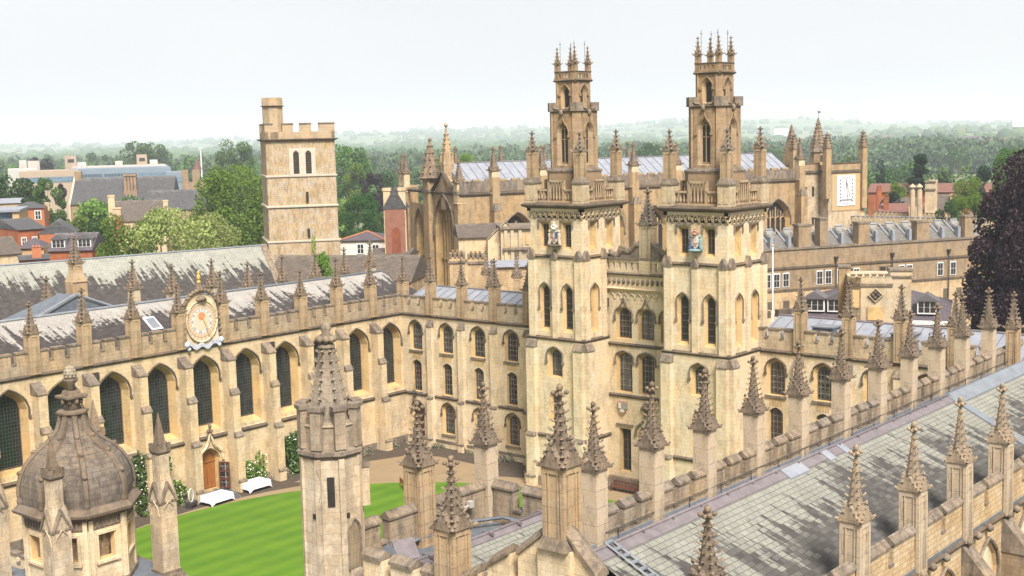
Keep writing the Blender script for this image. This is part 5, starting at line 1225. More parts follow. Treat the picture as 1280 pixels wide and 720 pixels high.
for i in range(30000):
    D = 880*8.0**rs.rand(); px = rs.uniform(-120, 1400); b0 = 49.75+math.degrees(math.atan((px-640)/FP)); x, y = D*sin(RAD(b0)), D*cos(RAD(b0))
    m0 = sin(x*.0041+1)*cos(y*.0037+2)+.6*sin(x*.011+y*.009)+.5*sin(y*.0021-x*.0013)
    if m0 < (-.15 if D < 1800 else .3 if D < 4200 else .65) and rs.rand() > .05: continue
    if D > 1200 and rs.rand() < .35: continue
    s_ = (3.2+6.5*rs.rand()**1.6)*(1+D/11000); sh = np.array([s_, s_, s_*rs.uniform(.8, 1.35)]); a = rs.uniform(0, 6.28)
    if D > 1500: blobs.append((x, y, hill(b0, D)+s_*.5, s_*1.05, s_*rs.uniform(.75, 1.1))); continue
    sh = sh*1.2; B = balls[rs.randint(2)]; ca, sa = cos(a), sin(a)
    P = np.stack([B[:, 0]*ca-B[:, 1]*sa, B[:, 0]*sa+B[:, 1]*ca, B[:, 2]], 1)*sh+np.array([x, y, hill(b0, D)+s_*.7]); VV.append(P)
VV = np.concatenate(VV).astype(np.float32); nq = len(VV)//4
bm = bmesh.new(); bmesh.ops.create_icosphere(bm, subdivisions=2, radius=1); iv = np.array([v.co[:] for v in bm.verts]); jf = np.array([[v.index for v in f.verts] for f in bm.faces]); bm.free()
BL = np.array(blobs); nbl = len(BL); lump = [1+.22*rs.normal(0, 1, len(iv)).clip(-1.5, 1.5) for _ in range(12)]
bv = np.stack([iv*lump[i % 12][:, None] for i in range(nbl)])*np.stack([BL[:, 3], BL[:, 3], BL[:, 4]], 1)[:, None, :]+BL[:, None, :3]
bf = (jf[None]+np.arange(nbl)[:, None, None]*len(iv)+nq*4).reshape(-1, 3).astype(np.int32); bv = bv.reshape(-1, 3).astype(np.float32); nt_ = len(bf)
wm_ = bpy.data.meshes.new('woodland'); wm_.vertices.add(nq*4+len(bv)); wm_.vertices.foreach_set('co', np.concatenate([VV, bv]).ravel()); wm_.loops.add(nq*4+nt_*3); wm_.loops.foreach_set('vertex_index', np.concatenate([np.arange(nq*4, dtype=np.int32), bf.ravel()]))
wm_.polygons.add(nq+nt_); wm_.polygons.foreach_set('loop_start', np.concatenate([np.arange(0, nq*4, 4), nq*4+np.arange(0, nt_*3, 3)]).astype(np.int32)); wm_.polygons.foreach_set('loop_total', np.concatenate([np.full(nq, 4), np.full(nt_, 3)]).astype(np.int32)); wm_.polygons.foreach_set('use_smooth', np.concatenate([np.zeros(nq, bool), np.ones(nt_, bool)])); wm_.update()
def fwood(t, b):
    o = t.nodes.new('ShaderNodeTexCoord').outputs['Object']; n = noise(t, o, .035, 3, .6); n2 = noise(t, o, .004, 3, .6); g = t.nodes.new('ShaderNodeNewGeometry')
    k = mth(t, 'ADD', mth(t, 'MULTIPLY', ramp(t, n, [(.3, 0), (.7, 1)]), .5), mth(t, 'MULTIPLY', g.outputs['Random Per Island'], .5))
    c = mixc(t, k, (.018, .048, .020), (.10, .155, .055)); c = mixc(t, ramp(t, n2, [(.5, 0), (.65, .5)]), c, (.03, .07, .045))
    t.links.new(c, b.inputs['Base Color']); b.inputs['Roughness'].default_value = .8
wm_.materials.append(mat('far_woods', fwood))
o = obj('woodland', wm_); tag(o, 'distant woods and hedgerows covering the hills', 'woodland', kind='stuff')
# ================================================================ BACKGROUND BUILDINGS
def bld(name, label, cat, px, D, rot=0, group=None):
    """root at the foot of a building; local x to the viewer's right, y away; rot turns it (deg clockwise from above)"""
    p = at(px, 300, D); th = math.degrees(atan2(p.x, p.y)); z0 = hill(th, D)-.5 if D > 900 else 0
    r = thing(name, label, cat, (p.x, p.y, z0), -RAD(th+rot), group); r['z0'] = z0; return r
def Zr(r, px, y, D): return zat(px, y, D)-r.location.z
def simple_house(name, label, px0, px1, yr, ye, D, depth, rot, wm, rm, axis='x', hip=0, wins=(), chim=(), group=None, cat='house', wz=None):
    pc = (px0+px1)/2; r = bld(name, label, cat, pc, D, rot, group); w = (px1-px0)*D/FP/2
    ze = Zr(r, pc, ye, D); zr = Zr(r, pc, yr, D+(depth/2 if axis == 'x' else 0))
    b = MB(); b.box(-w, 0, 0, w, depth, ze-.02)
    if axis == 'y': b.exty([(-w, ze-.02), (w, ze-.02), (0, zr-.1)], .0, depth)
    elif not hip: b.ext([(0, ze-.02), (depth, ze-.02), (depth/2, zr-.1)], -w, w)
    obj('wall', b, wm, r); f = MB(); o_ = .35
    if axis == 'x': f.roofx(-w-o_*(not hip)*.3, w+o_*(not hip)*.3, -o_, depth+o_, ze-.05, zr, hip, hip)
    else: f.roofy(-w-o_, w+o_, -.05, depth, ze-.15, zr, 0, hip)
    if not hip: f.f = f.f[:]; 
    ro = obj('roof', f, rm, r)
    for (u, z, ww, hh, mt) in wins:      # u along front in metres, z sill height below eaves
        f = MB(T(u, -.03, ze-z)); f.box(-ww/2-.12, -.06, -.12, ww/2+.12, .02, hh+.12); fr = obj('window', f, WHITE, r)
        g = MB(T(u, -.1, ze-z)); 
        for i in range(2):
            for j in range(2): g.box(-ww/2+i*ww/2+.05, -.03, j*hh/2+.05, -ww/2+(i+1)*ww/2-.05, .0, (j+1)*hh/2-.05)
        obj('pane', g, GDARK, fr)
    for (u, v, ww, zt_, mt, pots) in chim:
        c = MB(T(u, v, 0)); c.cb(0, 0, ww, ww*.7, ze-1, zt_); c.cb(0, 0, ww*1.15, ww*.85, zt_-.3, zt_-.05); co_ = obj('chimney', c, mt, r)
        for i in range(pots): c = MB(T(u+(i-(pots-1)/2)*ww/max(1, pots)*.9, v, 0)); c.lathe(0, 0, [(.14, zt_), (.11, zt_+.5), (.14, zt_+.55)], 6); obj('chimney_pot', c, TERRAC, co_)
    r['ze'] = ze; return r, ze, zr, w
def dormer(r, u, z, v, ww, hh, rm):
    f = MB(T(u, v, z)); f.box(-ww/2, 0, 0, ww/2, 2.2, hh); d = obj('dormer', f, WHITE, r)
    g = MB(T(u, v, z)); 
    n_ = 3 if ww > 1.5 else 2
    for i in range(n_):
        for j in range(2): g.box(-ww/2+.1+i*(ww-.2)/n_+.04, -.04, .15+j*(hh-.25)/2+.03, -ww/2+.1+(i+1)*(ww-.2)/n_-.04, -.01, .15+(j+1)*(hh-.25)/2-.03)
    obj('pane', g, GDARK, d)
    g = MB(T(u, v, z+hh)); g.gable(-ww/2-.2, ww/2+.2, -.2, 2.4, 0, ww*.36, 'y'); obj('dormer_roof', g, rm, d)
# -- long roof right behind the library
p1 = at(-30, 334, 1); A_ = ray(-20, 333.6); B_ = ray(328, 306.5)
ta = (20.0-HC)/A_.z; tb = (20.0-HC)/B_.z; PA = Vector((A_.x*ta, A_.y*ta, 0)); PB = Vector((B_.x*tb, B_.y*tb, 0)); ln = (PB-PA).length; rz_ = atan2(PB.y-PA.y, PB.x-PA.x)
r = thing('hall', 'long hall with steep lichen streaked slate roof directly behind the library', 'college building', PA, rz_)
b = MB(); b.box(-10, -5.2, 0, ln, 5.2, 13.6); b.ext([(-5.2, 13.6), (5.2, 13.6), (0, 19.8)], -10, ln-.1); b.m = 1
b.loft([[(x, -5.5, 13.4), (x, 0, 20.15), (x, 5.5, 13.4), (x, 5.5, 13.0), (x, 0, 19.6), (x, -5.5, 13.0)] for x in (ln-.3, ln+.5)]); obj('wall', b, [TAN, COPE], r)
f = MB(); f.roofx(-10, ln, -5.4, 5.4, 13.5, 20.0); obj('roof', f, SL_BACK, r); f = MB(); f.tube([(-10, 0, 20.0), (ln, 0, 20.0)], .13, 5); obj('ridge', f, LEADB, r)
simple_house('stone_house', 'low house with brown stone tiled roof between the rubble tower and the library ridge', 326, 515, 319, 352, 158, 9, 20, OLDST, SL_BROWN)
simple_house('garden_wall', 'short mossy stone wing with flat top below the brick gable', 462, 512, 310, 318, 174, 4, 20, OLDST, SL_BROWN)
r, ze, zr, w = simple_house('cottage', 'white walled cottage with hipped purple slate roof and red ridge tiles', 423, 483, 289, 300, 185, 8, 12, plain('white_render', (.66, .63, .55), (.6, .56, .48), 1, .9), SL_PURP, hip=3.4, wins=((-.3, 1.9, .9, 1.3, 0), (1.9, 1.9, .9, 1.2, 0)))
f = MB(); f.tube([(-w+3.4, 4, zr+.03), (w-3.4, 4, zr+.03)], .14, 4)
for s in (-1, 1): f.tube([(s*(w-3.4), 4, zr), (s*w, -.35, ze)], .12, 4)
obj('ridge_tiles', f, TERRAC, r)
r, ze, zr, w = simple_house('brick_hall', 'tall red brick gable with stone chimneys left of the traceried church', 482, 507, 234, 260, 174, 4, 6, plain('dull_brick', (.20, .085, .058), (.25, .12, .08), 1.5, .9), SL_GREY, 'y')
for s in (-1, 1): c = MB(T(s*w*.75, .6, 0)); c.cb(0, 0, .95, 1.0, ze-8, zr-.2); c.cb(0, 0, 1.15, 1.2, zr-.5, zr-.1); obj('chimney', c, TAN, r)
f = MB(T(.1, -.04, 0)); A = arch(1.2, ze-6.5, ze-2.6, .6, 'round', 8); f.loft([[(x, y, z) for x, z in A] for y in (-.05, .02)]); obj('window', f, stone('brick_recess', (.22, .07, .04), (.26, .09, .05), (.12, .05, .03), .3), r)
# -- New college style rubble bell tower
p = at(380.5, 300, 168); th = math.degrees(atan2(p.x, p.y))
bt = thing('bell_tower', 'square rubble stone bell tower with corner stair turret, pale quoins and louvred windows', 'tower', (p.x, p.y, 0), -RAD(th-6))
k = 168/FP; W2 = 84*k/2; Zt = lambda y: zat(376, y, 168)
RUB = stone('rubble_wall', (.46, .32, .155), (.44, .39, .32), (.15, .12, .095), .68, .6, .27, 1.0, .45, 2.4); QU = plain('pale_quoins', (.50, .44, .36), (.40, .34, .27), 2, .9)
b = MB(); S4 = lambda q, z: [(-q, 0-(q-W2), z), (q, -(q-W2), z), (q, 2*W2+(q-W2), z), (-q, 2*W2+(q-W2), z)]
b.loft([S4(W2+.25, 0), S4(W2+.2, Zt(299)), S4(W2+.05, Zt(299)), S4(W2, Zt(175))]); obj('wall', b, RUB, bt)
for yy, q in ((301, .22), (257.5, .12), (219.5, .06)): b = MB(); b.loft([S4(W2+q+.1, Zt(yy+1.2)), S4(W2+q+.12, Zt(yy-.6)), S4(W2+q-.1, Zt(yy-1.2))]); obj('string_course', b, QU, bt)
b = MB(); b.loft([S4(W2+.05, Zt(176)), S4(W2+.4, Zt(174.6)), S4(W2+.4, Zt(173.4)), S4(W2, Zt(173))]); obj('cornice', b, DARK, bt)
BPAR = stone('tower_parapet_stone', (.38, .29, .19), (.44, .35, .25), (.20, .16, .12), .4, .7, .35)
for i, (M_) in enumerate((T(0, 0, 0), T(0, W2, 0) @ rotz(pi/2) @ T(0, -W2, 0), T(0, W2, 0) @ rotz(pi) @ T(0, -W2, 0), T(0, W2, 0) @ rotz(-pi/2) @ T(0, -W2, 0))):
    b = MB(M_); z0, z1, z2 = Zt(173), Zt(164.5), Zt(155); b.box(-W2-.05, -.05, z0, W2+.05, .4, z1)
    for a, c in ((-W2-.05, -W2*.78), (-W2*.5, -W2*.2), (-.0, W2*.33), (W2*.55, W2+.05)): b.m = 0; b.box(a, -.045, z1, c, .395, z2); b.m = 1; b.box(a-.05, -.12, z2, c+.05, .45, z2+.15)
    obj('parapet', b, [BPAR, COPE], bt)
b = MB(T(-W2+1.15, 1.2, 0)); b.loft([oc8(1.25, z) for z in (Zt(176), Zt(132.5))]); b.m = 1; b.loft([oc8(1.2, Zt(133)), oc8(1.5, Zt(132)), oc8(1.3, Zt(131))]); b.m = 0; b.loft([oc8(1.28, Zt(131)), oc8(1.28, Zt(125))])
for i in range(8): M_ = b.M; b.M = M_ @ rotz(i*pi/4); b.box(1.0, -.33, Zt(125), 1.28, .33, Zt(121.5)); b.M = M_
obj('stair_turret', b, [BPAR, DARK], bt)
b = MB(); b.box((363.5-378)*k, -.1, Zt(218.5), (395.5-378)*k, .05, Zt(185)); ws = obj('window_surround', b, QU, bt)
for c in (372.0, 387.0):
    g = MB(T((c-376-2)*k, -.14, 0)); A = arch(7*k, Zt(217), Zt(188), .35, 'lancet', 6); g.add([(x, .02, z) for x, z in A], [tuple(range(len(A)))]); wo = obj('louvred_window', g, GDARK, bt)
    g = MB(T((c-376-2)*k, -.17, 0)); [g.box(-3*k, 0, z, 3*k, .04, z+.07) for z in [Zt(215)+i*.3 for i in range(9)]]; obj('louvres', g, DARK, wo)
for y0, y1 in ((253, 240), (297, 286)): g = MB(T(.6, -.1, 0)); g.box(-.16, -.12, Zt(y0), .16, .0, Zt(y1)); obj('slit_window', g, GDARK, bt)
for i in range(12): 
    pass
# -- traceried church (long, with lead roof), seen across the wings
Dn = 176; p = at(576, 300, Dn); NCR = -RAD(25)
nc = thing('traceried_church', 'large pinnacled church with big traceried windows and long pale lead roof behind the twin towers', 'church', (p.x, p.y, 0), NCR)
NM = [TAN, COPE, REVEAL, DARK]; zz = lambda y, D_=Dn: zat(576, y, D_)
NWS = stone('church_stone', (.33, .235, .13), (.41, .305, .185), (.13, .10, .068), .6, .8, .35)
NM = [NWS, COPE, REVEAL, DARK]
FWn = rotz(-pi/2); WA = 22
b = MB(FWn @ T(-WA, 0, 0)); zp = 25.0
o_big = bay(b, 12, WA, 4, zp, 16.3, 7.4, 10, 24.6, 4.5, 'tudor', .9, 6.4, mrev=2)
o_sm = bay(b, 2.0, 12, 4, zp-2, 6.6, 3.6, 10, 22.3, 2.6, 'tudor', .9, 2.8, mrev=2)
b.m = 3; string(b, 0, WA, zp, 0, .25, .4); b.m = 0; b.exty([(12.2, zp), (WA-1.8, zp), (16.3, zp+2.6)], 0, .8); b.m = 3; b.tube([(12.0, -.1, zp+.1), (16.3, -.1, zp+2.8), (WA-1.7, -.1, zp+.1)], .28, 5); b.m = 0
b.box(0, .02, 0, WA, 1.5, 8); obj('west_wall', b, NM, nc)
for I, wd_, xc in ((o_big, 6.4, 16.3), (o_sm, 2.8, 6.6)):
    F_ = FWn @ T(-WA+xc, .9, I[0][1]); g = pane([(x-xc, z-I[0][1]) for x, z in I]); 
    wo = obj('window', g.mesh('window', plain('glass_with_painted_light', (.34, .24, .11), (.14, .10, .05), 1.5, .4)), None, nc, F_)  # golden brown glass colour is painted-in light, standing for the bright reveals
    f = MB(F_); n_ = 6 if wd_ > 4 else 3
    for i in range(1, n_): f.box(-wd_/2+i*wd_/n_-.1, -.25, 0, -wd_/2+i*wd_/n_+.1, -.01, (I[1][1]-I[0][1])+(1.5 if i not in (1, n_-1) else .3))
    f.box(-wd_/2, -.22, 5, wd_/2, -.01, 5.25)
    for i in range(n_): f.tube([(-wd_/2+(i+.5+.5*c)*wd_/n_, -.15, (I[1][1]-I[0][1])+.9*sqrt(1-c*c)) for c in (-1, -.7, 0, .7, 1)], .09, 4)
    obj('tracery', f, REVEAL, wo); h_ = MB(FWn @ T(-WA+xc, 0, 0)); hood(h_, 0, 7.4 if wd_ > 4 else 3.6, 0, 24.6 if wd_ > 4 else 22.3, 4.5 if wd_ > 4 else 2.6, 'tudor', .2, -.1, 1.5); obj('hood_mould', h_, COPE, nc)
PNC = pinnacle_mesh('church_pinnacle', 1.4, 3.5, 3.6, 6, [TAN, GREY], False, .1, .6, nn=5)
for y_, wd_, z0, s_ in ((.7, 1.2, 0, 1), (11.2, 1.9, 0, 0), (14.6, .1, 0, 9), (21, 2.0, 0, 1)):
    if s_ == 9: continue
    c = MB(T(0, y_, 0)); c.cb(.35, 0, wd_*1.1, wd_*1.1, 0, zp+(.5 if s_ else 1.8)); c.m = 1; c.cb(.35, 0, wd_*1.25, wd_*1.3, zp-.2, zp+.2); obj('buttress', c, [NWS, COPE], nc)
obj('pinnacle', PNC, None, nc, T(.3, .7, zp-1.5) @ Matrix.Diagonal((1, 1, .85, 1)))
for dy in (-.7, .9): obj('pinnacle', PNC, None, nc, T(-.3, 21+dy, zp-.5) @ Matrix.Diagonal((.75, .75, .8, 1)))
sp = MB(T(.2, 11.2, zp+1.6)); sp.loft([oc8(1.55, 0), oc8(1.7, .25), oc8(1.4, .4), oc8(.12, 5.6)])
for i in range(8):
    for r_ in range(5): t = (r_+.5)/5.2; a = pi/8+i*pi/4; q = 1.5*(1-t)+.15; sp.knob(q*cos(a), q*sin(a), .5+5.0*t, .17, .15, 5)
sp.knob(0, 0, 5.7, .3, .35); obj('spire', sp, GREY, nc)
sp = MB(T(.6, 5.8, zp+.5)); sp.cb(0, 0, 1.5, 1.5, -3, 3.6)
for i in range(4):
    a = i*pi/2+pi/4; sp.taper(.9*cos(a), .9*sin(a), .35, 3.2, .08, 5.0)
sp.taper(0, 0, 1.3, 3.4, .12, 8.6)
for r_ in range(6): 
    for i in range(4): a = i*pi/2+pi/4; t = r_/6; q = .75*(1-t)+.15; sp.knob(q*cos(a), q*sin(a), 4.2+4*t, .17, .15, 5)
sp.knob(0, 0, 8.8, .32, .3); obj('tall_pinnacle', sp, SHAFT, nc)
LS = 57; b = MB(); xs = [0, 5, 12.4, 19.8, 27.2, 34.6, 42, 49.4, LS]
b.m = 0; b.box(0, .02, 0, LS, 1.2, 8)
for x0, x1 in zip(xs[1:], xs[2:]):
    I = bay(b, x0, x1, 8, zp, (x0+x1)/2, 4.6, 10.5, 21.8, 2.8, 'tudor', .8, 3.9, mrev=2); xc = (x0+x1)/2
    F_ = T(xc, .8, I[0][1]); wo = obj('window', pane([(x-xc, z-I[0][1]) for x, z in I]).mesh('window', GDARK), None, nc, F_)
    f = MB(F_); hs_ = I[1][1]-I[0][1]
    for i in range(1, 4): f.box(-1.95+i*.975-.1, -.25, 0, -1.95+i*.975+.1, -.01, hs_+(1.6 if i == 2 else 1.0))
    f.box(-1.95, -.2, hs_*.45, 1.95, -.01, hs_*.45+.2)
    for i in range(4): f.tube([(-1.95+(i+.5+.5*c)*.975, -.15, hs_-.6+.7*sqrt(1-c*c)) for c in (-1, -.7, 0, .7, 1)], .09, 4)
    for i in range(8): f.box(-1.95+i*.4875, -.15, hs_+.1, -1.95+i*.4875+.09, -.02, hs_+1.2 if 1 < i < 6 else hs_+.6)
    obj('tracery', f, SHAFT, wo); h_ = MB(); hood(h_, xc, 4.7, 0, 21.9, 2.9, 'tudor', .14, -.1, .8); obj('hood_mould', h_, COPE, nc)
b.quad([(0, 0, 8), (5, 0, 8), (5, 0, zp), (0, 0, zp)])
b.m = 3; string(b, 0, LS, zp-.1, 0, .25, .45); b.m = 1; b.box(0, -.1, zp, LS, .5, zp+1.5); b.m = 0; 
for i in range(29): b.box(i*2-.0, -.06, zp+1.5, i*2+1.2, .45, zp+1.75)
obj('south_wall', b, NM, nc)
for i, x in enumerate(xs[1:]):
    c = MB(T(x, -.8, 0)); c.cb(0, 0, 1.2, 1.8, 0, 22.5); c.cb(0, .2, 1.1, 1.2, 22.5, zp+2.0); c.m = 1; c.taper(0, -.3, 1.3, 22.4, .9, 23.4); obj('buttress', c, [NWS, COPE], nc)
    obj('pinnacle', PNC, None, nc, T(x, -.5, zp-.2) @ Matrix.Diagonal((.92, .92, .9, 1)))
lead_roof('roof', nc, Matrix.Identity(4), 1, LS, .8, 13, zp+.6, zp+3.9, 1.4)
for i in range(7): obj('pinnacle', PNC, None, nc, T(6+i*7.4, 15.5, zp-.6) @ Matrix.Diagonal((.9, .9, .95, 1)))
b = MB(); b.box(1, 1.2, 0, LS, 14.5, zp); obj('body', b, NWS, nc)
# -- sundial tower
Ds = 236; p = at(1035, 300, Ds); st = thing('sundial_tower', 'square battlemented tower bearing a big white sundial board on ochre plaster, right background', 'tower', (p.x, p.y, 0), -RAD(25))
Zs = lambda y: zat(1050, y, Ds); k = Ds/FP; b = MB(); ww = 56*k; STT = stone('banded_tower_stone', (.38, .29, .18), (.54, .47, .37), (.25, .20, .14), .35, .9, .4)
b.box(0, 0, 0, ww, 10, Zs(214)); b.box(-3.2*1, 2.5, 0, 0, 10, Zs(214)); b.m = 1; b.box(-.3, -.3, Zs(216), ww+.3, 10.3, Zs(213)); b.box(-3.5, 2.2, Zs(216), -.31, 10.3, Zs(213))
b.m = 2; b.box(0, -.05, Zs(213), ww, .5, Zs(204.5)); b.box(-3.2, 2.4, Zs(213), -.02, 10, Zs(204.5)); b.m = 1; b.box(-.1, -.2, Zs(204.5), ww+.1, .6, Zs(203.3)); b.box(-3.3, 2.3, Zs(204.5), -.12, 10, Zs(203.3)); b.m = 0
b.box(0, .52, Zs(213), ww, 10, Zs(206)); obj('wall', b, [STT, DARK, NWS], st)
b = MB(T((1040-1035)*k, -.06, 0)); b.box(0, -.04, Zs(264), 43*k, .04, Zs(217.5)); obj('plaster_panel', b, STUCCO, st)
b = MB(T((1047-1035)*k, -.14, 0)); b.box(0, -.06, Zs(258), 28*k, .04, Zs(219.5)); sb = obj('sundial_board', b, WHITE, st)
b = MB(T((1047-1035)*k, -.22, 0)); h0, h1 = Zs(257), Zs(220); wb = 28*k
for i in range(7):
    for s_ in (0, 1): z = h1-1.0-i*.62; b.loft([[(wb*(.18+.66*s_)-.14, -.01, z), (wb*(.18+.66*s_)+.16, -.01, z+.12), (wb*(.18+.66*s_)+.16, -.01, z+.34), (wb*(.18+.66*s_)-.14, -.01, z+.22)], [(wb*(.18+.66*s_)-.14, .01, z), (wb*(.18+.66*s_)+.16, .01, z+.12), (wb*(.18+.66*s_)+.16, .01, z+.34), (wb*(.18+.66*s_)-.14, .01, z+.22)]])
for i in range(9): b.box(wb*.18+i*.3, -.01, h0+.75, wb*.18+i*.3+.2, .01, h0+1.0)
for i in range(4): b.box(wb*.28+i*.5, -.01, h1-.45, wb*.28+i*.5+.3, .01, h1-.33); b.box(wb*.28+i*.5, -.01, h0+.2, wb*.28+i*.5+.3, .01, h0+.28)
for t in (-.35, -.2, -.07, .07, .2, .35): b.tube([(wb*.52, 0, h1-1.2), (wb*(.52+t*.9), 0, h0+1.2+abs(t)*2)], .018, 3)
obj('hour_figures', b, IRON, sb); b = MB(T((1047-1035)*k, -.2, 0)); b.tube([(wb*.5, 0, h1-.8), (wb*.55, -.7, h0+1.6), (wb*.56, 0, h0+1.6)], .05, 4); obj('gnomon', b, IRON, sb)
for px_, y0_, y1_, v_ in ((996.5, 165, 240, 2.6), (1032, 165, 240, 0), (1087, 163, 240, 0)):
    u_ = (px_-1035)*k; c = MB(T(u_, v_-.1, 0)); c.cb(0, 0, 1.1, 1.1, Zs(262 if px_ > 1080 else 248), Zs(185)); c.m = 1; c.cb(0, 0, 1.35, 1.35, Zs(185), Zs(184)); c.taper(0, 0, 1.15, Zs(184), .12, Zs(y0_))
    for r_ in range(5):
        for q in range(4): a = q*pi/2+pi/4; t = r_/5.5; c.knob((.72*(1-t)+.12)*cos(a), (.72*(1-t)+.12)*sin(a), Zs(184)+.3+(Zs(y0_)-Zs(184))*t, .2, .18, 5)
    obj('pinnacle', c, [NWS, GREY], st)
c = MB(T((1046-1035)*k, 5, 0)); c.loft([oc8(1.35, Zs(206)), oc8(1.35, Zs(190))]); c.m = 1; c.loft([oc8(1.6, Zs(190)), oc8(1.5, Zs(189)), oc8(.1, Zs(146))])
for r_ in range(8):
    for q in range(8): a = q*pi/4+pi/8; t = r_/8.5; c.knob((1.5*(1-t)+.1)*cos(a), (1.5*(1-t)+.1)*sin(a), Zs(188)+(Zs(147)-Zs(188))*t, .2, .18, 4)
c.m = 2; c.box(-.55, -1.45, Zs(202), -.0, -1.38, Zs(194)); c.tube([(0, 0, Zs(147)), (0, 0, Zs(137))], .05, 4); c.box(-.1, -.02, Zs(140), .5, .02, Zs(138)); obj('turret', c, [NWS, GREY, IRON], st)
c = MB(T((1016-1035)*k, 7, 0)); c.cb(0, 0, 2.4, 2.2, Zs(206), Zs(192)); c.cb(0, 0, 1.5, 1.5, Zs(192), Zs(177)); c.m = 1; c.taper(0, 0, 1.5, Zs(177), .12, Zs(154))
for r_ in range(7):
    for q in range(4): a = q*pi/2+pi/4; t = r_/7.5; c.knob((1.1*(1-t)+.12)*cos(a), (1.1*(1-t)+.12)*sin(a), Zs(190)+(Zs(156)-Zs(190))*t, .22, .2, 4)
obj('bell_pinnacle', c, [NWS, GREY], st)
for px_, ya, yb in ((1010, 233, 245), (1021, 233, 245), (1010, 272, 282), (1021, 272, 282)): g = MB(T((px_-1035)*k+.6, 2.42, 0)); g.box(-.2, -.05, Zs(yb), .2, .05, Zs(ya)); obj('slit_window', g, GDARK, st)
# -- long battlemented wall right of it
def cren_range(name, label, cat, P0, P1, ztop, depth, wm, n, capm, zb=0, mh=.8, dens=.55):
    ln = hypot(P1[0]-P0[0], P1[1]-P0[1]); r = thing(name, label, cat, (P0[0], P0[1], 0), atan2(P1[1]-P0[1], P1[0]-P0[0]))
    b = MB(); b.box(0, 0, 0, ln, depth, ztop-mh); b.m = 1; b.box(-.1, -.15, ztop-mh-.9, ln+.1, .0, ztop-mh-.7); obj('wall', b, [wm, COPE], r); st_ = ln/n; b = MB()
    for i in range(n): b.m = 0; b.box(i*st_, .0, ztop-mh, i*st_+st_*dens, .5, ztop-.12); b.m = 1; b.box(i*st_-.05, -.08, ztop-.12, i*st_+st_*dens+.05, .6, ztop)
    obj('battlements', b, [wm, capm], r); return r, ln
def pz(px, y, z): d = ray(px, y); t = (z-HC)/d.z; return (d.x*t, d.y*t)
cren_range('battlemented_wall', 'long pale wall with lead topped battlements running right from the sundial tower', 'wall', pz(1035, 269, 16.8), pz(1238, 273, 16.8), 16.8, 3, PALE, 32, LEAD)
cren_range('battlemented_wall', 'second battlemented wall line just behind the lead topped one', 'wall', pz(1092, 264, 16.8), pz(1250, 269, 16.8), 16.8, 3, TAN, 30, COPE)
# -- long plain range with glass and lead dormers
P0, P1 = pz(940, 313.5, 15.5), pz(1232, 295.5, 15.5); ln = hypot(P1[0]-P0[0], P1[1]-P0[1])
lr = thing('long_range', 'long brown stone range with white sash windows and sawtooth slate roof, right background', 'college building', (P0[0], P0[1], 0), atan2(P1[1]-P0[1], P1[0]-P0[0]))
b = MB(); b.box(0, 0, 0, ln, 12, 15.3); b.m = 1; b.box(-.1, -.2, 15.3, ln+.1, 12, 15.55); b.m = 3; b.box(0, -.22, 12.55, ln, 0, 12.85); b.box(0, -.22, 9.3, ln, 0, 9.6); b.m = 2; b.box(0, -.08, 0, ln, 0, 9.3); obj('wall', b, [TERRA, COPE, OLDST, DARK], lr)
kx = ln/(1232-940)
for px_ in (958, 968.5, 979.5, 1020, 1030.5, 1045, 1057, 1065, 1098, 1107, 1122, 1132, 1172, 1189): 
    u_ = (px_-940)*kx; dark = px_ in (1057, 1098, 1107); f = MB(T(u_, -.03, 10.0)); f.box(-.55, -.07, -.1, .55, .02, 2.0); fo_ = obj('window', f, WHITE if not dark else DARK, lr); g = MB(T(u_, -.12, 10.0))
    for i in (0, 1):
        for j in (0, 1): g.box(-.45+i*.47, -.02, .03+j*.95, -.04+i*.47, .0, .9+j*.95)
    obj('pane', g, GDARK, fo_)
for px_ in (960, 980, 1048, 1130, 1180, 1197): u_ = (px_-940)*kx; f = MB(T(u_, -.1, 6.4)); f.box(-.5, -.05, 0, .5, .02, 1.5); obj('window', f, DARK, lr)
for i in range(13):
    u_ = 1+i*(ln-2)/13; f = MB(); s_ = (ln-2)/13; f.roofx(0, s_*.98, 0, 7, 0, 2.4, .9, .9, ym=3.2); obj('roof', f, slate('dormer_slates%d' % (i % 2), (.11, .10, .09), (.16, .15, .135), (.27, .26, .24), .6, 3.5, .5, .3, .3), lr, T(u_, 1.2, 15.5)) if i < 2 else None
    if i >= 2: obj('roof', bpy.data.meshes['roof' if False else _rm], None, lr, T(u_, 1.2, 15.5))
    else: _rm = [c for c in lr.children if c.name.startswith('roof')][-1].data.name
    f = MB(T(u_, 1.2, 15.5)); f.tube([(s_*.98, -.05, .05), (s_*.5+1.2, 3.2, 2.45)], .16, 4); f.tube([(.9, 3.2, 2.5), (s_-.9, 3.2, 2.5)], .14, 4); f.box(s_-.45, -.3, 0, s_+.05, .3, 1.7); obj('lead_hip', f, LEAD, lr)
for px_, ht, w__ in ((1003, 3.4, 2.2), (1025.5, 4.2, 1.3), (1075, 3.3, 2.0), (1150, 3.0, 2.3), (1211, 3.4, 1.8)): f = MB(T((px_-940)*kx, .8, 15.5)); f.cb(0, 0, w__, 1.4, 0, ht-.3); f.m = 1; f.cb(0, 0, w__*1.12, 1.6, ht-.3, ht); obj('chimney', f, [TERRA, COPE], lr)
for px_ in (1039, 1109, 1182): f = MB(T((px_-940)*kx, -.3, 0)); f.tube([(0, 0, 0), (0, 0, 13.2)], .07, 5); f.taper(0, 0, .2, 13.2, .5, 13.9); obj('drainpipe', f, IRON, lr)
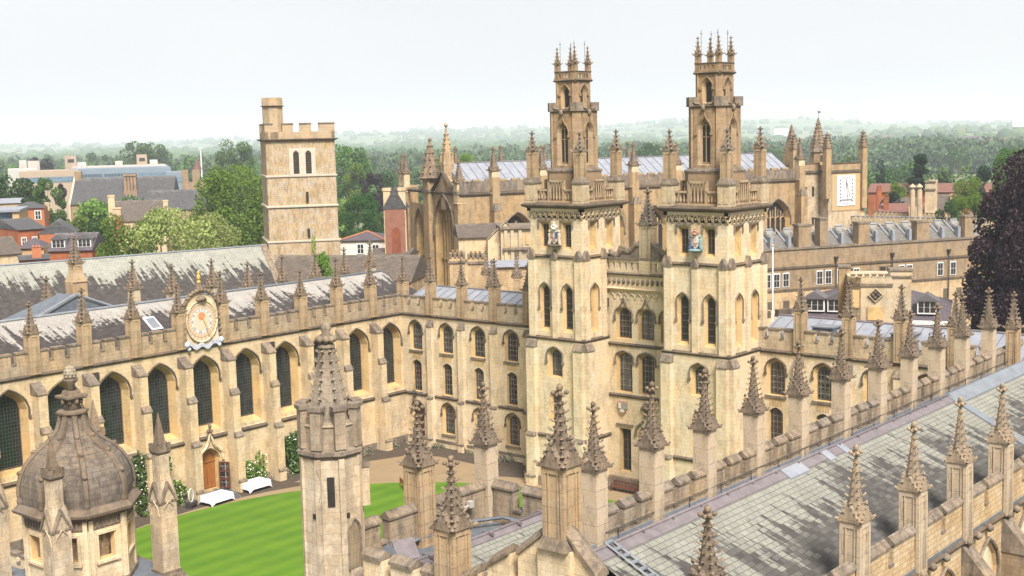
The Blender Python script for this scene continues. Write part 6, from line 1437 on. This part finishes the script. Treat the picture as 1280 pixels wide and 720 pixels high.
fp_ = thing('flagpole', 'slim white flagpole standing right of the right twin tower', 'flagpole', gr(966, 122)); f = MB(); f.tube([(0, 0, 0), (0, 0, zat(966, 307, 122))], .06, 6); obj('pole', f, WHITE, fp_); f = MB(); f.knob(0, 0, zat(966, 307, 122), .12); obj('cap', f, GOLD, fp_)
# -- hipped slate house with white dormers
r, ze, zr, w = simple_house('lodgings', 'house with broad hipped purple slate roof and white dormers behind the right hand wing', 985, 1182, 356, 397, 134, 15, 4, STUCCO, SL_PURP, hip=6, cat='house')
f = MB(); f.box(-w-.6, -.6, ze-.5, w+.6, -.3, ze-.1); obj('gutter', f, WHITE, r); f = MB(); f.box(-3.2, 6.5, zr-.1, 3.2, 8.5, zr+.15); obj('ridge_lead', f, LEAD, r)
for px_ in (1022, 1049, 1154): dormer(r, (px_-1083.5)*134/FP, ze+.45, .35, 2.0 if px_ != 1154 else 1.9, 1.35, SL_PURP)
r = bld('low_range', 'low wing with dark battlements and lead roof in front of the hipped slate house', 'college building', 960, 130, -40)
b = MB(); b.box(-4, 0, 0, 4, 5, zat(960, 398, 130)); b.m = 1
for i in range(3): b.box(-4+i*2.7, 0, zat(960, 398, 130), -4+i*2.7+1.7, .6, zat(960, 389, 130))
obj('wall', b, [TAN, DARK], r)
# -- battlemented kitchen tower
Dk = 119; kt = bld('battlemented_tower', 'squat battlemented tower with quatrefoil opening rising behind the right hand wing', 'tower', 1092, Dk, -4); k = Dk/FP; Zk = lambda y: zat(1092, y, Dk)
b = MB(); P8 = [(-29*k, 1.2), (-29*k+1.1, 0), (22*k, 0), (22*k, 5.5), (-29*k, 5.5)]
b.prism(P8, 0, Zk(356)); b.m = 1; b.prism([(x*1.05, y*1.05-.12) for x, y in P8], Zk(358), Zk(354.5)); b.m = 0; b.prism(P8, Zk(354.5), Zk(347))
for i in range(6): b.m = 0; b.box(-26*k+i*8.2*k, -.02, Zk(347), -26*k+i*8.2*k+4.8*k, .45, Zk(344)); b.m = 1; b.box(-26*k+i*8.2*k-.05, -.1, Zk(344), -26*k+i*8.2*k+4.8*k+.05, .5, Zk(342.8))
obj('wall', b, [PALE, COPE], kt)
b = MB(); b.cb(33*k, 1.2, 24*k, 1.8, 0, Zk(347)); b.m = 1; b.cb(33*k, 1.2, 28*k, 2.1, Zk(347), Zk(345)); b.m = 0; b.cb(33*k, 1.2, 26*k, 1.9, Zk(345), Zk(339)); b.m = 1; b.cb(33*k, 1.2, 28*k, 2.1, Zk(339), Zk(337)); obj('chimney', b, [PALE, COPE], kt)
b = MB(); b.cb(-31*k, 4.5, 14*k, 1.5, 0, Zk(340)); b.m = 1; b.cb(-31*k, 4.5, 16*k, 1.7, Zk(340), Zk(338)); obj('chimney', b, [NWS, COPE], kt)
f = MB(T(3*k, -.08, Zk(369))); [f.knob(.24*cos(a*pi/2), 0, .24*sin(a*pi/2), .2, .2, 8) for a in range(4)]; qo = obj('quatrefoil', f, DARK, kt)
f = MB(T(3*k, -.12, Zk(369))); f.tube([(.62*cos(a*pi/2), 0, .62*sin(a*pi/2)) for a in range(5)], .09, 4); obj('moulding', f, PALE, qo)
f = MB(T(-20*k, .2, 0)); f.box(-.3, -.1, Zk(385), .3, .1, Zk(363)); obj('niche', f, REVEAL, kt); f = MB(T(3*k, -.1, Zk(400))); f.box(-.7, -.05, 0, .7, .1, 1.2); obj('panel', f, REVEAL, kt)
# ================================================================ roofs and houses right behind the left wing
r, ze, zr, w = simple_house('gabled_lodging', 'small stone house with brown tiled roof and a two light window behind the left wing', 573, 632, 279, 296, 162, 7, -6, TAN, SL_BROWN, 'x', wins=())
f = MB(); f.exty([(.6, 0), (5.2, 0), (5.2, ze-.3), (2.9, zr+.25), (.6, ze-.3)], -1.2, .5); f.m = 1; f.tube([(.5, -1.2, ze-.3), (2.9, -1.2, zr+.35), (5.3, -1.2, ze-.3)], .14, 4); obj('gable', f, [TAN, COPE], r)
f = MB(T(2.7, -1.25, ze-2.1)); f.box(-.75, -.05, 0, .75, .02, 1.2); fo_ = obj('window', f, WHITE, r); f = MB(T(2.7, -1.32, ze-2.0)); [f.box(-.65+i*.7, -.02, .02+j*.5, -.1+i*.7, 0, .45+j*.5) for i in (0, 1) for j in (0, 1)]; obj('pane', f, GDARK, fo_)
r = bld('panelled_wing', 'pale stone wing with flat pilasters and blocked windows beside the left twin tower', 'college building', 645, 160, -6); k = 160/FP; Zk = lambda y: zat(645, y, 160)
b = MB(); b.box(-19*k, 0, 0, 28*k, 6, Zk(286)); b.m = 1; b.box(-20*k, -.4, Zk(286), 28*k, 6, Zk(283)); b.box(-17*k, -.5, Zk(312), 28*k, 0, Zk(309)); b.m = 0
for u_ in (-15, -7, 3): b.box(u_*k, -.25, 0, (u_+4)*k, 0, Zk(287))
obj('wall', b, [PALE, COPE], r)
for u_ in (6.5, 14): f = MB(T(u_*k, -.05, 0)); f.box(-2*k, -.06, Zk(306), 2.6*k, .02, Zk(291)); obj('blocked_window', f, REVEAL, r)
f = MB(T(-4*k, -.05, 0)); f.box(-3*k, -.06, Zk(330), 4*k, .02, Zk(316)); obj('window', f, LEADB, r)
for i, (px_, w__, yt) in enumerate(((571, 20, 317), (594, 21, 318))):
    Dq = 150; k = Dq/FP; r = bld('chimney_block', ('left' if i == 0 else 'right')+' of two thick battlemented chimney stacks behind the left wing roof', 'chimney', px_, Dq, 0); Zk = lambda y: zat(px_, y, Dq)
    b = MB(); b.box(-w__*k/2, 0, 0, w__*k/2, 2, Zk(yt+12)); b.m = 1; b.box(-w__*k/2-.15, -.15, Zk(yt+12), w__*k/2+.15, 2.15, Zk(yt+9)); b.m = 0; b.box(-w__*k/2, 0, Zk(yt+9), w__*k/2, 2, Zk(yt+5)); b.m = 1
    for j in range(4): b.box(-w__*k/2+j*w__*k/3.6, -.1, Zk(yt+5), -w__*k/2+j*w__*k/3.6+w__*k/6, 2.1, Zk(yt))
    obj('stack', b, [OLDST, COPE], r); f = MB(); [f.lathe(-.5+j*.5, 1, [(.16, Zk(yt+5)), (.13, Zk(yt-3)), (.17, Zk(yt-3.5))], 6) for j in range(3)]; obj('chimney_pots', f, plain('buff_pots%d' % i, (.55, .38, .16), (.4, .28, .14), 5, .8), r)
r, ze, zr, w = simple_house('lead_roofed_wing', 'flat lead roofed link building behind the left wing, next to the left twin tower', 604, 668, 325, 333, 153, 6, 0, OLDST, LEAD)
for i, px_ in enumerate((607, 614, 645)):
    r = bld('stone_pinnacle', ('leftmost', 'middle', 'rightmost')[i]+' of three free standing crocketed pinnacles behind the left wing roof', 'pinnacle', px_, 147-i*1.5, 0)
    o = obj('shaft_and_spire', PIN_LIB, None, r, T(0, 0, zat(px_, (313, 323, 313)[i], 146)-6.4))
    f = MB(); f.cb(0, 0, 1.0, 1.0, 0, zat(px_, (313, 323, 313)[i], 146)-6.4); obj('pier', f, TAN, r)
# ================================================================ houses on the left
r, ze, zr, w = simple_house('dormer_house', 'red brick house with purple slate roof and two white dormer windows', 62, 112, 291, 313, 196, 9, 14, BRICK, SL_PURP, chim=((5.5, 7.5, 1.2, 21.5, BRICK, 2),))
for u_ in (-1.8, 1.9): dormer(r, u_, ze+.3, .6, 1.9, 1.3, SL_GREY)
f = MB(); f.exty([(-w-.15, 0), (-w+.01, 0), (-w+.01, ze), (-w-.15, ze)], 0, 9); obj('gable_wall', f, BRICK, r)
simple_house('brick_gable_house', 'orange brick gabled house with stone trim behind the dormer house', 52, 91, 276, 291, 226, 9, 4, plain('orange_brick', (.36, .12, .045), (.30, .10, .04), 1.5, .85), SL_GREY, 'y')
simple_house('slate_roofed_house', 'house with dark slate pitched roof running back between the two brick gables', 24, 58, 272, 286, 228, 14, -22, BRICK, SL_GREY, wins=((-1.5, 2.6, .7, 1.2, 0), (.3, 2.6, .7, 1.2, 0), (2, 2.6, .7, 1.2, 0)))
simple_house('georgian_house', 'orange brick house with white sash windows and shallow hipped roof at the far left', 18, 55, 252, 260, 262, 11, 6, plain('bright_brick', (.36, .135, .05), (.31, .11, .045), 1.5, .85), SL_GREY, hip=2.5, wins=((-.6, 1.9, .8, 1.2, 0), (1.9, 2.2, 1.0, 1.6, 0)), chim=((2.9, 8, .9, 21.5, PALE, 0),))
simple_house('low_hip_house', 'house with small purple hipped roof and ochre wall below the office block', 22, 52, 298, 310, 205, 7, 10, STUCCO, SL_PURP, hip=1.6)
simple_house('old_slate_house', 'house with old brown stone tiled roof at the left edge above the library roof', -20, 24, 296, 318, 200, 8, -18, TAN, SL_BROWN)
r, ze, zr, w = simple_house('brick_outhouse', 'low brick outhouse with broad terracotta chimney stack', 24, 58, 318, 324, 190, 5, 0, BRICK, SL_GREY); f = MB(T(.4, 1, 0)); f.cb(0, 0, 1.25, .9, ze-1, zat(41, 311, 190)); [f.lathe(-.4+i*.4, 0, [(.17, zat(41, 311, 190)), (.14, zat(41, 307.5, 190))], 6) for i in range(3)]; obj('chimney', f, TERRAC, r)
r = bld('office_block', 'modern office block with blue grey glass upper floor and stone fins at the left edge', 'office building', 8, 238, 8); k = 238/FP; Zk = lambda y: zat(8, y, 238)
b = MB(); b.box(-20*k, 0, 0, 16*k, 12, Zk(298)); b.m = 1; b.box(-20*k, -.1, Zk(298), 16*k, 12, Zk(280.5)); b.m = 2; b.box(-20*k, .5, Zk(280.5), 8*k, 12, Zk(265)); b.m = 3; b.box(-21*k, -.5, Zk(265), 17*k, 12.4, Zk(262.5)); b.box(-21*k, -.3, Zk(281.5), 8*k, 0.4, Zk(280)); b.m = 0; b.box(8.5*k, -.1, Zk(280.5), 16*k, 12, Zk(265)); obj('wall', b, [STUCCO, PALE, GBLUE, LEAD], r)
for i in range(5): g = MB(T((-17+i*6.2)*k, -.15, Zk(295))); g.box(-1.9*k, -.04, 0, 1.9*k, 0, 1.5); obj('window', g, GDARK, r)
simple_house('office_roof_house', 'pale metal roofed building behind the georgian house at the left edge', -25, 30, 248, 254, 275, 14, 0, PALE, LEAD)
# hall with big grey roof
r, ze, zr, w = simple_house('gabled_hall', 'big gabled college hall with steep grey slate roof and a four shaft chimney stack', 96, 214, 221, 254, 330, 16, 10, TERRA, SL_GREY)
f = MB(); f.exty([(-.2, 0), (.0, 0), (.0, ze), (-.2, ze)], 0, 1); k = 330/FP
f = MB(T(-w, 0, 0)); f.ext([(0, 0), (16, 0), (16, ze), (8, zr+.4), (0, ze)], -.5, -.1); obj('gable_end', f, plain('pink_gable', (.55, .40, .28), (.48, .36, .25), 1, .9), r)
f = MB(T((164-155)*k, 3, 0)); f.cb(0, 0, 3.2, 2.2, ze-3, ze+3); [f.cb(-1.15+i*.77, 0, .6, 1.6, ze+2, zat(164, 217.5, 333)) for i in range(4)]; f.cb(0, 0, 3.2, 2, zat(164, 219, 333)-.2, zat(164, 218, 333)); obj('chimney_stack', f, stone('brown_stack', (.27, .19, .13), (.32, .23, .16), (.15, .1, .07), .5), r)
f = MB(T(-w+.6, 8, 0)); f.cb(0, 0, 1.6, 1.6, zr-3, zat(97, 215, 335)); obj('chimney', f, TERRA, r)
for i in range(6): f = MB(T(-w+2+i*3.2, -1.0, 0)); f.cb(0, 0, .9, 2.2, 0, ze-1.0); obj('buttress', f, TERRA, r); g = MB(T(-w+3.6+i*3.2, -.05, 0)); A = arch(1.5, ze-6, ze-1.5, .7, 'lancet', 6); g.loft([[(x, y, z) for x, z in A] for y in (-.06, .02)]); obj('window', g, GDARK, r)
simple_house('gabled_wing', 'lower wing with grey slate roof right of the gabled hall', 186, 262, 237, 262, 305, 12, 8, TERRA, SL_GREY)
simple_house('brown_roofed_house', 'house with brown tiled roof and tall pale chimneys in front of the gabled hall', 145, 206, 250, 276, 275, 9, 6, TAN, SL_BROWN, chim=((-5.4, 1, 1.3, zat(140, 244, 276), TAN, 0), (-4.2, -.8, 1.6, zat(150, 260, 272), PALE, 0), (5.2, 3, 1.0, zat(204, 250, 278), TAN, 0)))
r = bld('stone_turret', 'battlemented stone turret with a small conical roof and a white mast behind it', 'turret', 246, 365, 0); k = 365/FP; Zk = lambda y: zat(246, y, 365)
b = MB(); b.box(-14*k, 0, 0, 16*k, 6, Zk(228)); b.cb(-10*k, 1, 8*k, 2, Zk(228), Zk(212)); b.cb(3*k, 1, 9*k, 2, Zk(228), Zk(212)); b.m = 1; b.taper(5*k, 2, 10*k, Zk(212), .1, Zk(197), 6); obj('wall', b, [TERRA, SL_RED], r)
r = thing('flagpole', 'white mast on the skyline beside the little conical turret', 'flagpole', gr(256.5, 372)); b = MB(); b.tube([(0, 0, 0), (0, 0, zat(256, 186, 372))], .2, 5); obj('pole', b, WHITE, r); b = MB(); b.knob(0, 0, zat(256, 186, 372), .35); obj('cap', b, WHITE, r)
# concrete science blocks
def block(name, label, px0, px1, yt, D, dp, mt, band=None):
    r = bld(name, label, 'science block', (px0+px1)/2, D, 0); k = D/FP; w = (px1-px0)*k/2; z = zat((px0+px1)/2, yt, D)
    b = MB(); b.box(-w, 0, 0, w, dp, z); b.cb(0, dp/2, w*1.96, dp*.97, z, z+.4); obj('wall', b, mt, r)
    if band:
        n_ = max(1, int(w*2/14))
        for i in range(n_): g = MB(T(-w+(i+.5)*2*w/n_, -.1, z-band*k*1.0)); g.box(-w/n_*.94, -.1, -1.3, w/n_*.94, 0, 1.0); obj('window_band', g, GBLUE, r)
    return r
WCON = plain('white_concrete', (.42, .405, .38), (.36, .345, .325), .3, .8); TCON = plain('tan_concrete', (.34, .26, .19), (.29, .22, .165), .3, .9); GCON = plain('blue_grey_cladding', (.17, .21, .25), (.14, .17, .21), .2, .6)
block('science_block', 'long blue grey clad science block with ribbon windows behind the gabled hall', 97, 214, 211, 600, 40, GCON, 8)
block('science_block', 'upper pale deck of the concrete science block', 100, 210, 208.5, 620, 30, CONC)
block('science_block', 'tan concrete wing of the science block at the left', 34, 100, 214.5, 590, 25, TCON, 9)
block('science_block', 'white concrete end block at the far left of the science buildings', 18, 50, 212, 610, 20, WCON)
block('science_block', 'small blue windowed block right of the science buildings, beside the turret', 213, 233, 216, 580, 20, GCON, 8)
for a, b_, c, d_, mt, lb in ((31, 39, 200, 596, WCON, 'narrow white ventilation tower, leftmost on the science roofs'), (42, 55, 201, 630, CONC, 'squat grey rooftop hut left of the square tower'), (88, 101, 194.5, 640, TCON, 'square tan tower with dark opening on the science roofs'), (103, 113, 202.5, 618, WCON, 'white rooftop block right of the square tan tower'), (150, 158.5, 201, 640, WCON, 'white rooftop block midway along the blue grey roof'), (177, 189, 193, 640, TCON, 'tall beige lift tower near the right end of the science roofs'), (193, 202, 199.5, 636, WCON, 'white rooftop block right of the tall beige lift tower')):
    r = bld('rooftop_tower', lb, 'rooftop block', (a+b_)/2, d_, 0); k = d_/FP; w = (b_-a)*k/2; z = zat((a+b_)/2, c, d_); b = MB(); b.box(-w, 0, 0, w, 2*w, z); obj('wall', b, mt, r)
    b = MB(); b.box(-w*.5, -.1, z-3.2, w*.6, 0, z-1.6); obj('opening', b, GDARK if mt is TCON else CONC, r)
# red roofs behind the right range
for (px0, px1, yr, ye, D, rot, wm, rm, lb, chim) in (
    (1090, 1235, 229, 240, 300, 6, BRICK, SL_RED, 'long red tiled roof stretching behind the cedar and the bright tree', ()),
    (1098, 1160, 254, 268, 252, 10, BRICK, SL_RED, 'low pinkish red tiled roof beside the sundial tower', ((-3.6, 2, .9, 19.3, BRICK, 2),)),
    (1105, 1150, 247, 258, 268, -8, TAN, SL_BROWN, 'brown tiled roof with small brick chimneys behind the pinkish roof', ((-4.2, 3, 1.0, 20.3, BRICK, 2), (-1.8, 3, .8, 19.3, BRICK, 1))),
    (1160, 1198, 243, 262, 256, 16, TAN, SL_BROWN, 'dark brown roofed house with an orange chimney, left of the bright tree', ((1.2, 3, 1.5, 19.6, STUCCO, 0), (3.2, 3, .9, 18.9, BRICK, 1)))):
    simple_house('tiled_house', lb, px0, px1, yr, ye, D, 9, rot, wm, rm, chim=chim)
r = bld('chimney_turret', 'pair of pale octagonal chimney turrets with domed louvred caps among the red roofs', 'chimney', 1144, 246, 0); k = 246/FP; Zk = lambda y: zat(1144, y, 246)
for s_ in (-1, 1): b = MB(T(s_*4*k, 0, 0)); b.loft([oc8(.5, 0), oc8(.48, Zk(238))]); b.loft([oc8(.35, Zk(238)), oc8(.35, Zk(234))]); b.loft([oc8(.62, Zk(234)), oc8(.5, Zk(232.5)), oc8(.05, Zk(229.5))]); obj('shaft', b, PALE, r)
b = MB(); b.box(-1.2, -.3, 0, 1.2, 1.2, Zk(258)); obj('base', b, PALE, r)
r = bld('chimney_block', 'broad pale stone chimney block with stepped caps left of the orange chimney', 'chimney', 1163, 248, 0); k = 248/FP; Zk = lambda y: zat(1163, y, 248); b = MB(); b.box(-7*k, 0, 0, 4*k, 1.5, Zk(227)); b.box(-2*k, 1, 0, 7*k, 2.5, Zk(225.5)); b.m = 1; b.box(-8*k, -.2, Zk(238), 5*k, 1.7, Zk(236)); b.box(-8*k, -.2, Zk(228), 5*k, 1.7, Zk(226)); obj('stack', b, [PALE, COPE], r)
# far suburbs
rd = random.Random(31); hm = MB(); hm.box(-5, 0, 0, 5, 8, 5.5); hmw = hm.mesh('wall', BRICK); hm2 = MB(); hm2.roofx(-5.3, 5.3, -.4, 8.4, 5.4, 8.6); hmr = hm2.mesh('roof', SL_RED); hmr2 = hm2.mesh('roof', SL_PURP); hmw2 = hm.mesh('wall', plain('far_render', (.5, .42, .36)))
for i in range(150):
    px = rd.choice([rd.uniform(620, 720), rd.uniform(960, 1110), rd.uniform(930, 1120), rd.uniform(0, 1280)]); D = rd.uniform(1300, 2900); r = bld('suburban_house', 'one of the small red and pink houses of the far suburbs', 'house', px, D, rd.uniform(-40, 40), 'small houses of the far suburbs')
    for nm, me in (('wall', rd.choice([hmw, hmw2])), ('roof', rd.choice([hmr, hmr2]))): o = bpy.data.objects.new(nm, me); COL.objects.link(o); o.parent = r
    r.scale = (rd.uniform(1, 2.6), 1, 1.1)
def far_block(lb, px0, px1, yt, yb, D, wm, rm=None):
    r = bld('far_building', lb, 'building', (px0+px1)/2, D, 0); k = D/FP; w = (px1-px0)*k/2; z0 = r.location.z; r.location.z = 0; zt = zat((px0+px1)/2, yt, D); zb = zat((px0+px1)/2, yb, D)-12
    b = MB(); b.box(-w, 0, zb, w, 14, zt); obj('wall', b, wm, r); n_ = max(2, int((px1-px0)/4)); 
    g = MB(); [g.box(-w+(i+.25)*2*w/n_, -.2, zt-5+j*-4.5, -w+(i+.7)*2*w/n_, -.05, zt-2.5+j*-4.5) for i in range(n_) for j in (0, 1)]; obj('windows', g, WHITE, r)
    if rm: f = MB(); f.roofx(-w-1, w+1, -1, 15, zt, zt+5); obj('roof', f, rm, r)
far_block('long red brick institution among trees on the near hill at the right', 1188, 1232, 176, 184, 1500, BRICK, SL_PURP)
far_block('cream wing at the right end of the long red brick institution', 1232, 1266, 178, 183, 1520, CONC, SL_RED)
far_block('small white building on the far hill between the towers and the sundial tower', 968, 985, 160.5, 164, 3000, WHITE)
far_block('white hospital block on the skyline at the right edge', 1264, 1290, 146, 152, 3300, WHITE)
for px_, yt in ((1070.5, 117), (1082.5, 140)):
    DM = 3000
    r = bld('radio_mast', 'thin radio mast on the skyline, the '+('taller' if yt == 117 else 'shorter')+' of two', 'mast', px_, DM, 0); zt = zat(px_, yt, DM)-r.location.z; b = MB()
    b.tube([(0, 0, 0), (0, 0, zt)], [.5, .25], 4); obj('mast', b, LEAD, r); b = MB(); [b.cb(0, 0, 1.5, 1.5, zt*t, zt*t+1) for t in (.5, .8)]; obj('platform', b, LEAD, r)
# ================================================================ HAZE
hz_ = MB(); 
zmax = 122
pts = [(-2500, -2500), (9600, -2500), (9600, 9600), (-2500, 9600)]
hz_.prism(pts, -170, zmax)
hm_ = bpy.data.materials.new('haze_air'); hm_.use_nodes = True; t = hm_.node_tree; t.nodes.clear(); o_ = t.nodes.new('ShaderNodeOutputMaterial'); v = t.nodes.new('ShaderNodeVolumePrincipled')
v.inputs['Color'].default_value = (.83, .90, 1, 1); v.inputs['Density'].default_value = .00018; v.inputs['Anisotropy'].default_value = 0; t.links.new(v.outputs[0], o_.inputs['Volume'])
o = obj('haze', hz_, hm_); tag(o, 'pale blue summer haze filling the air over the city', 'haze', kind='stuff')
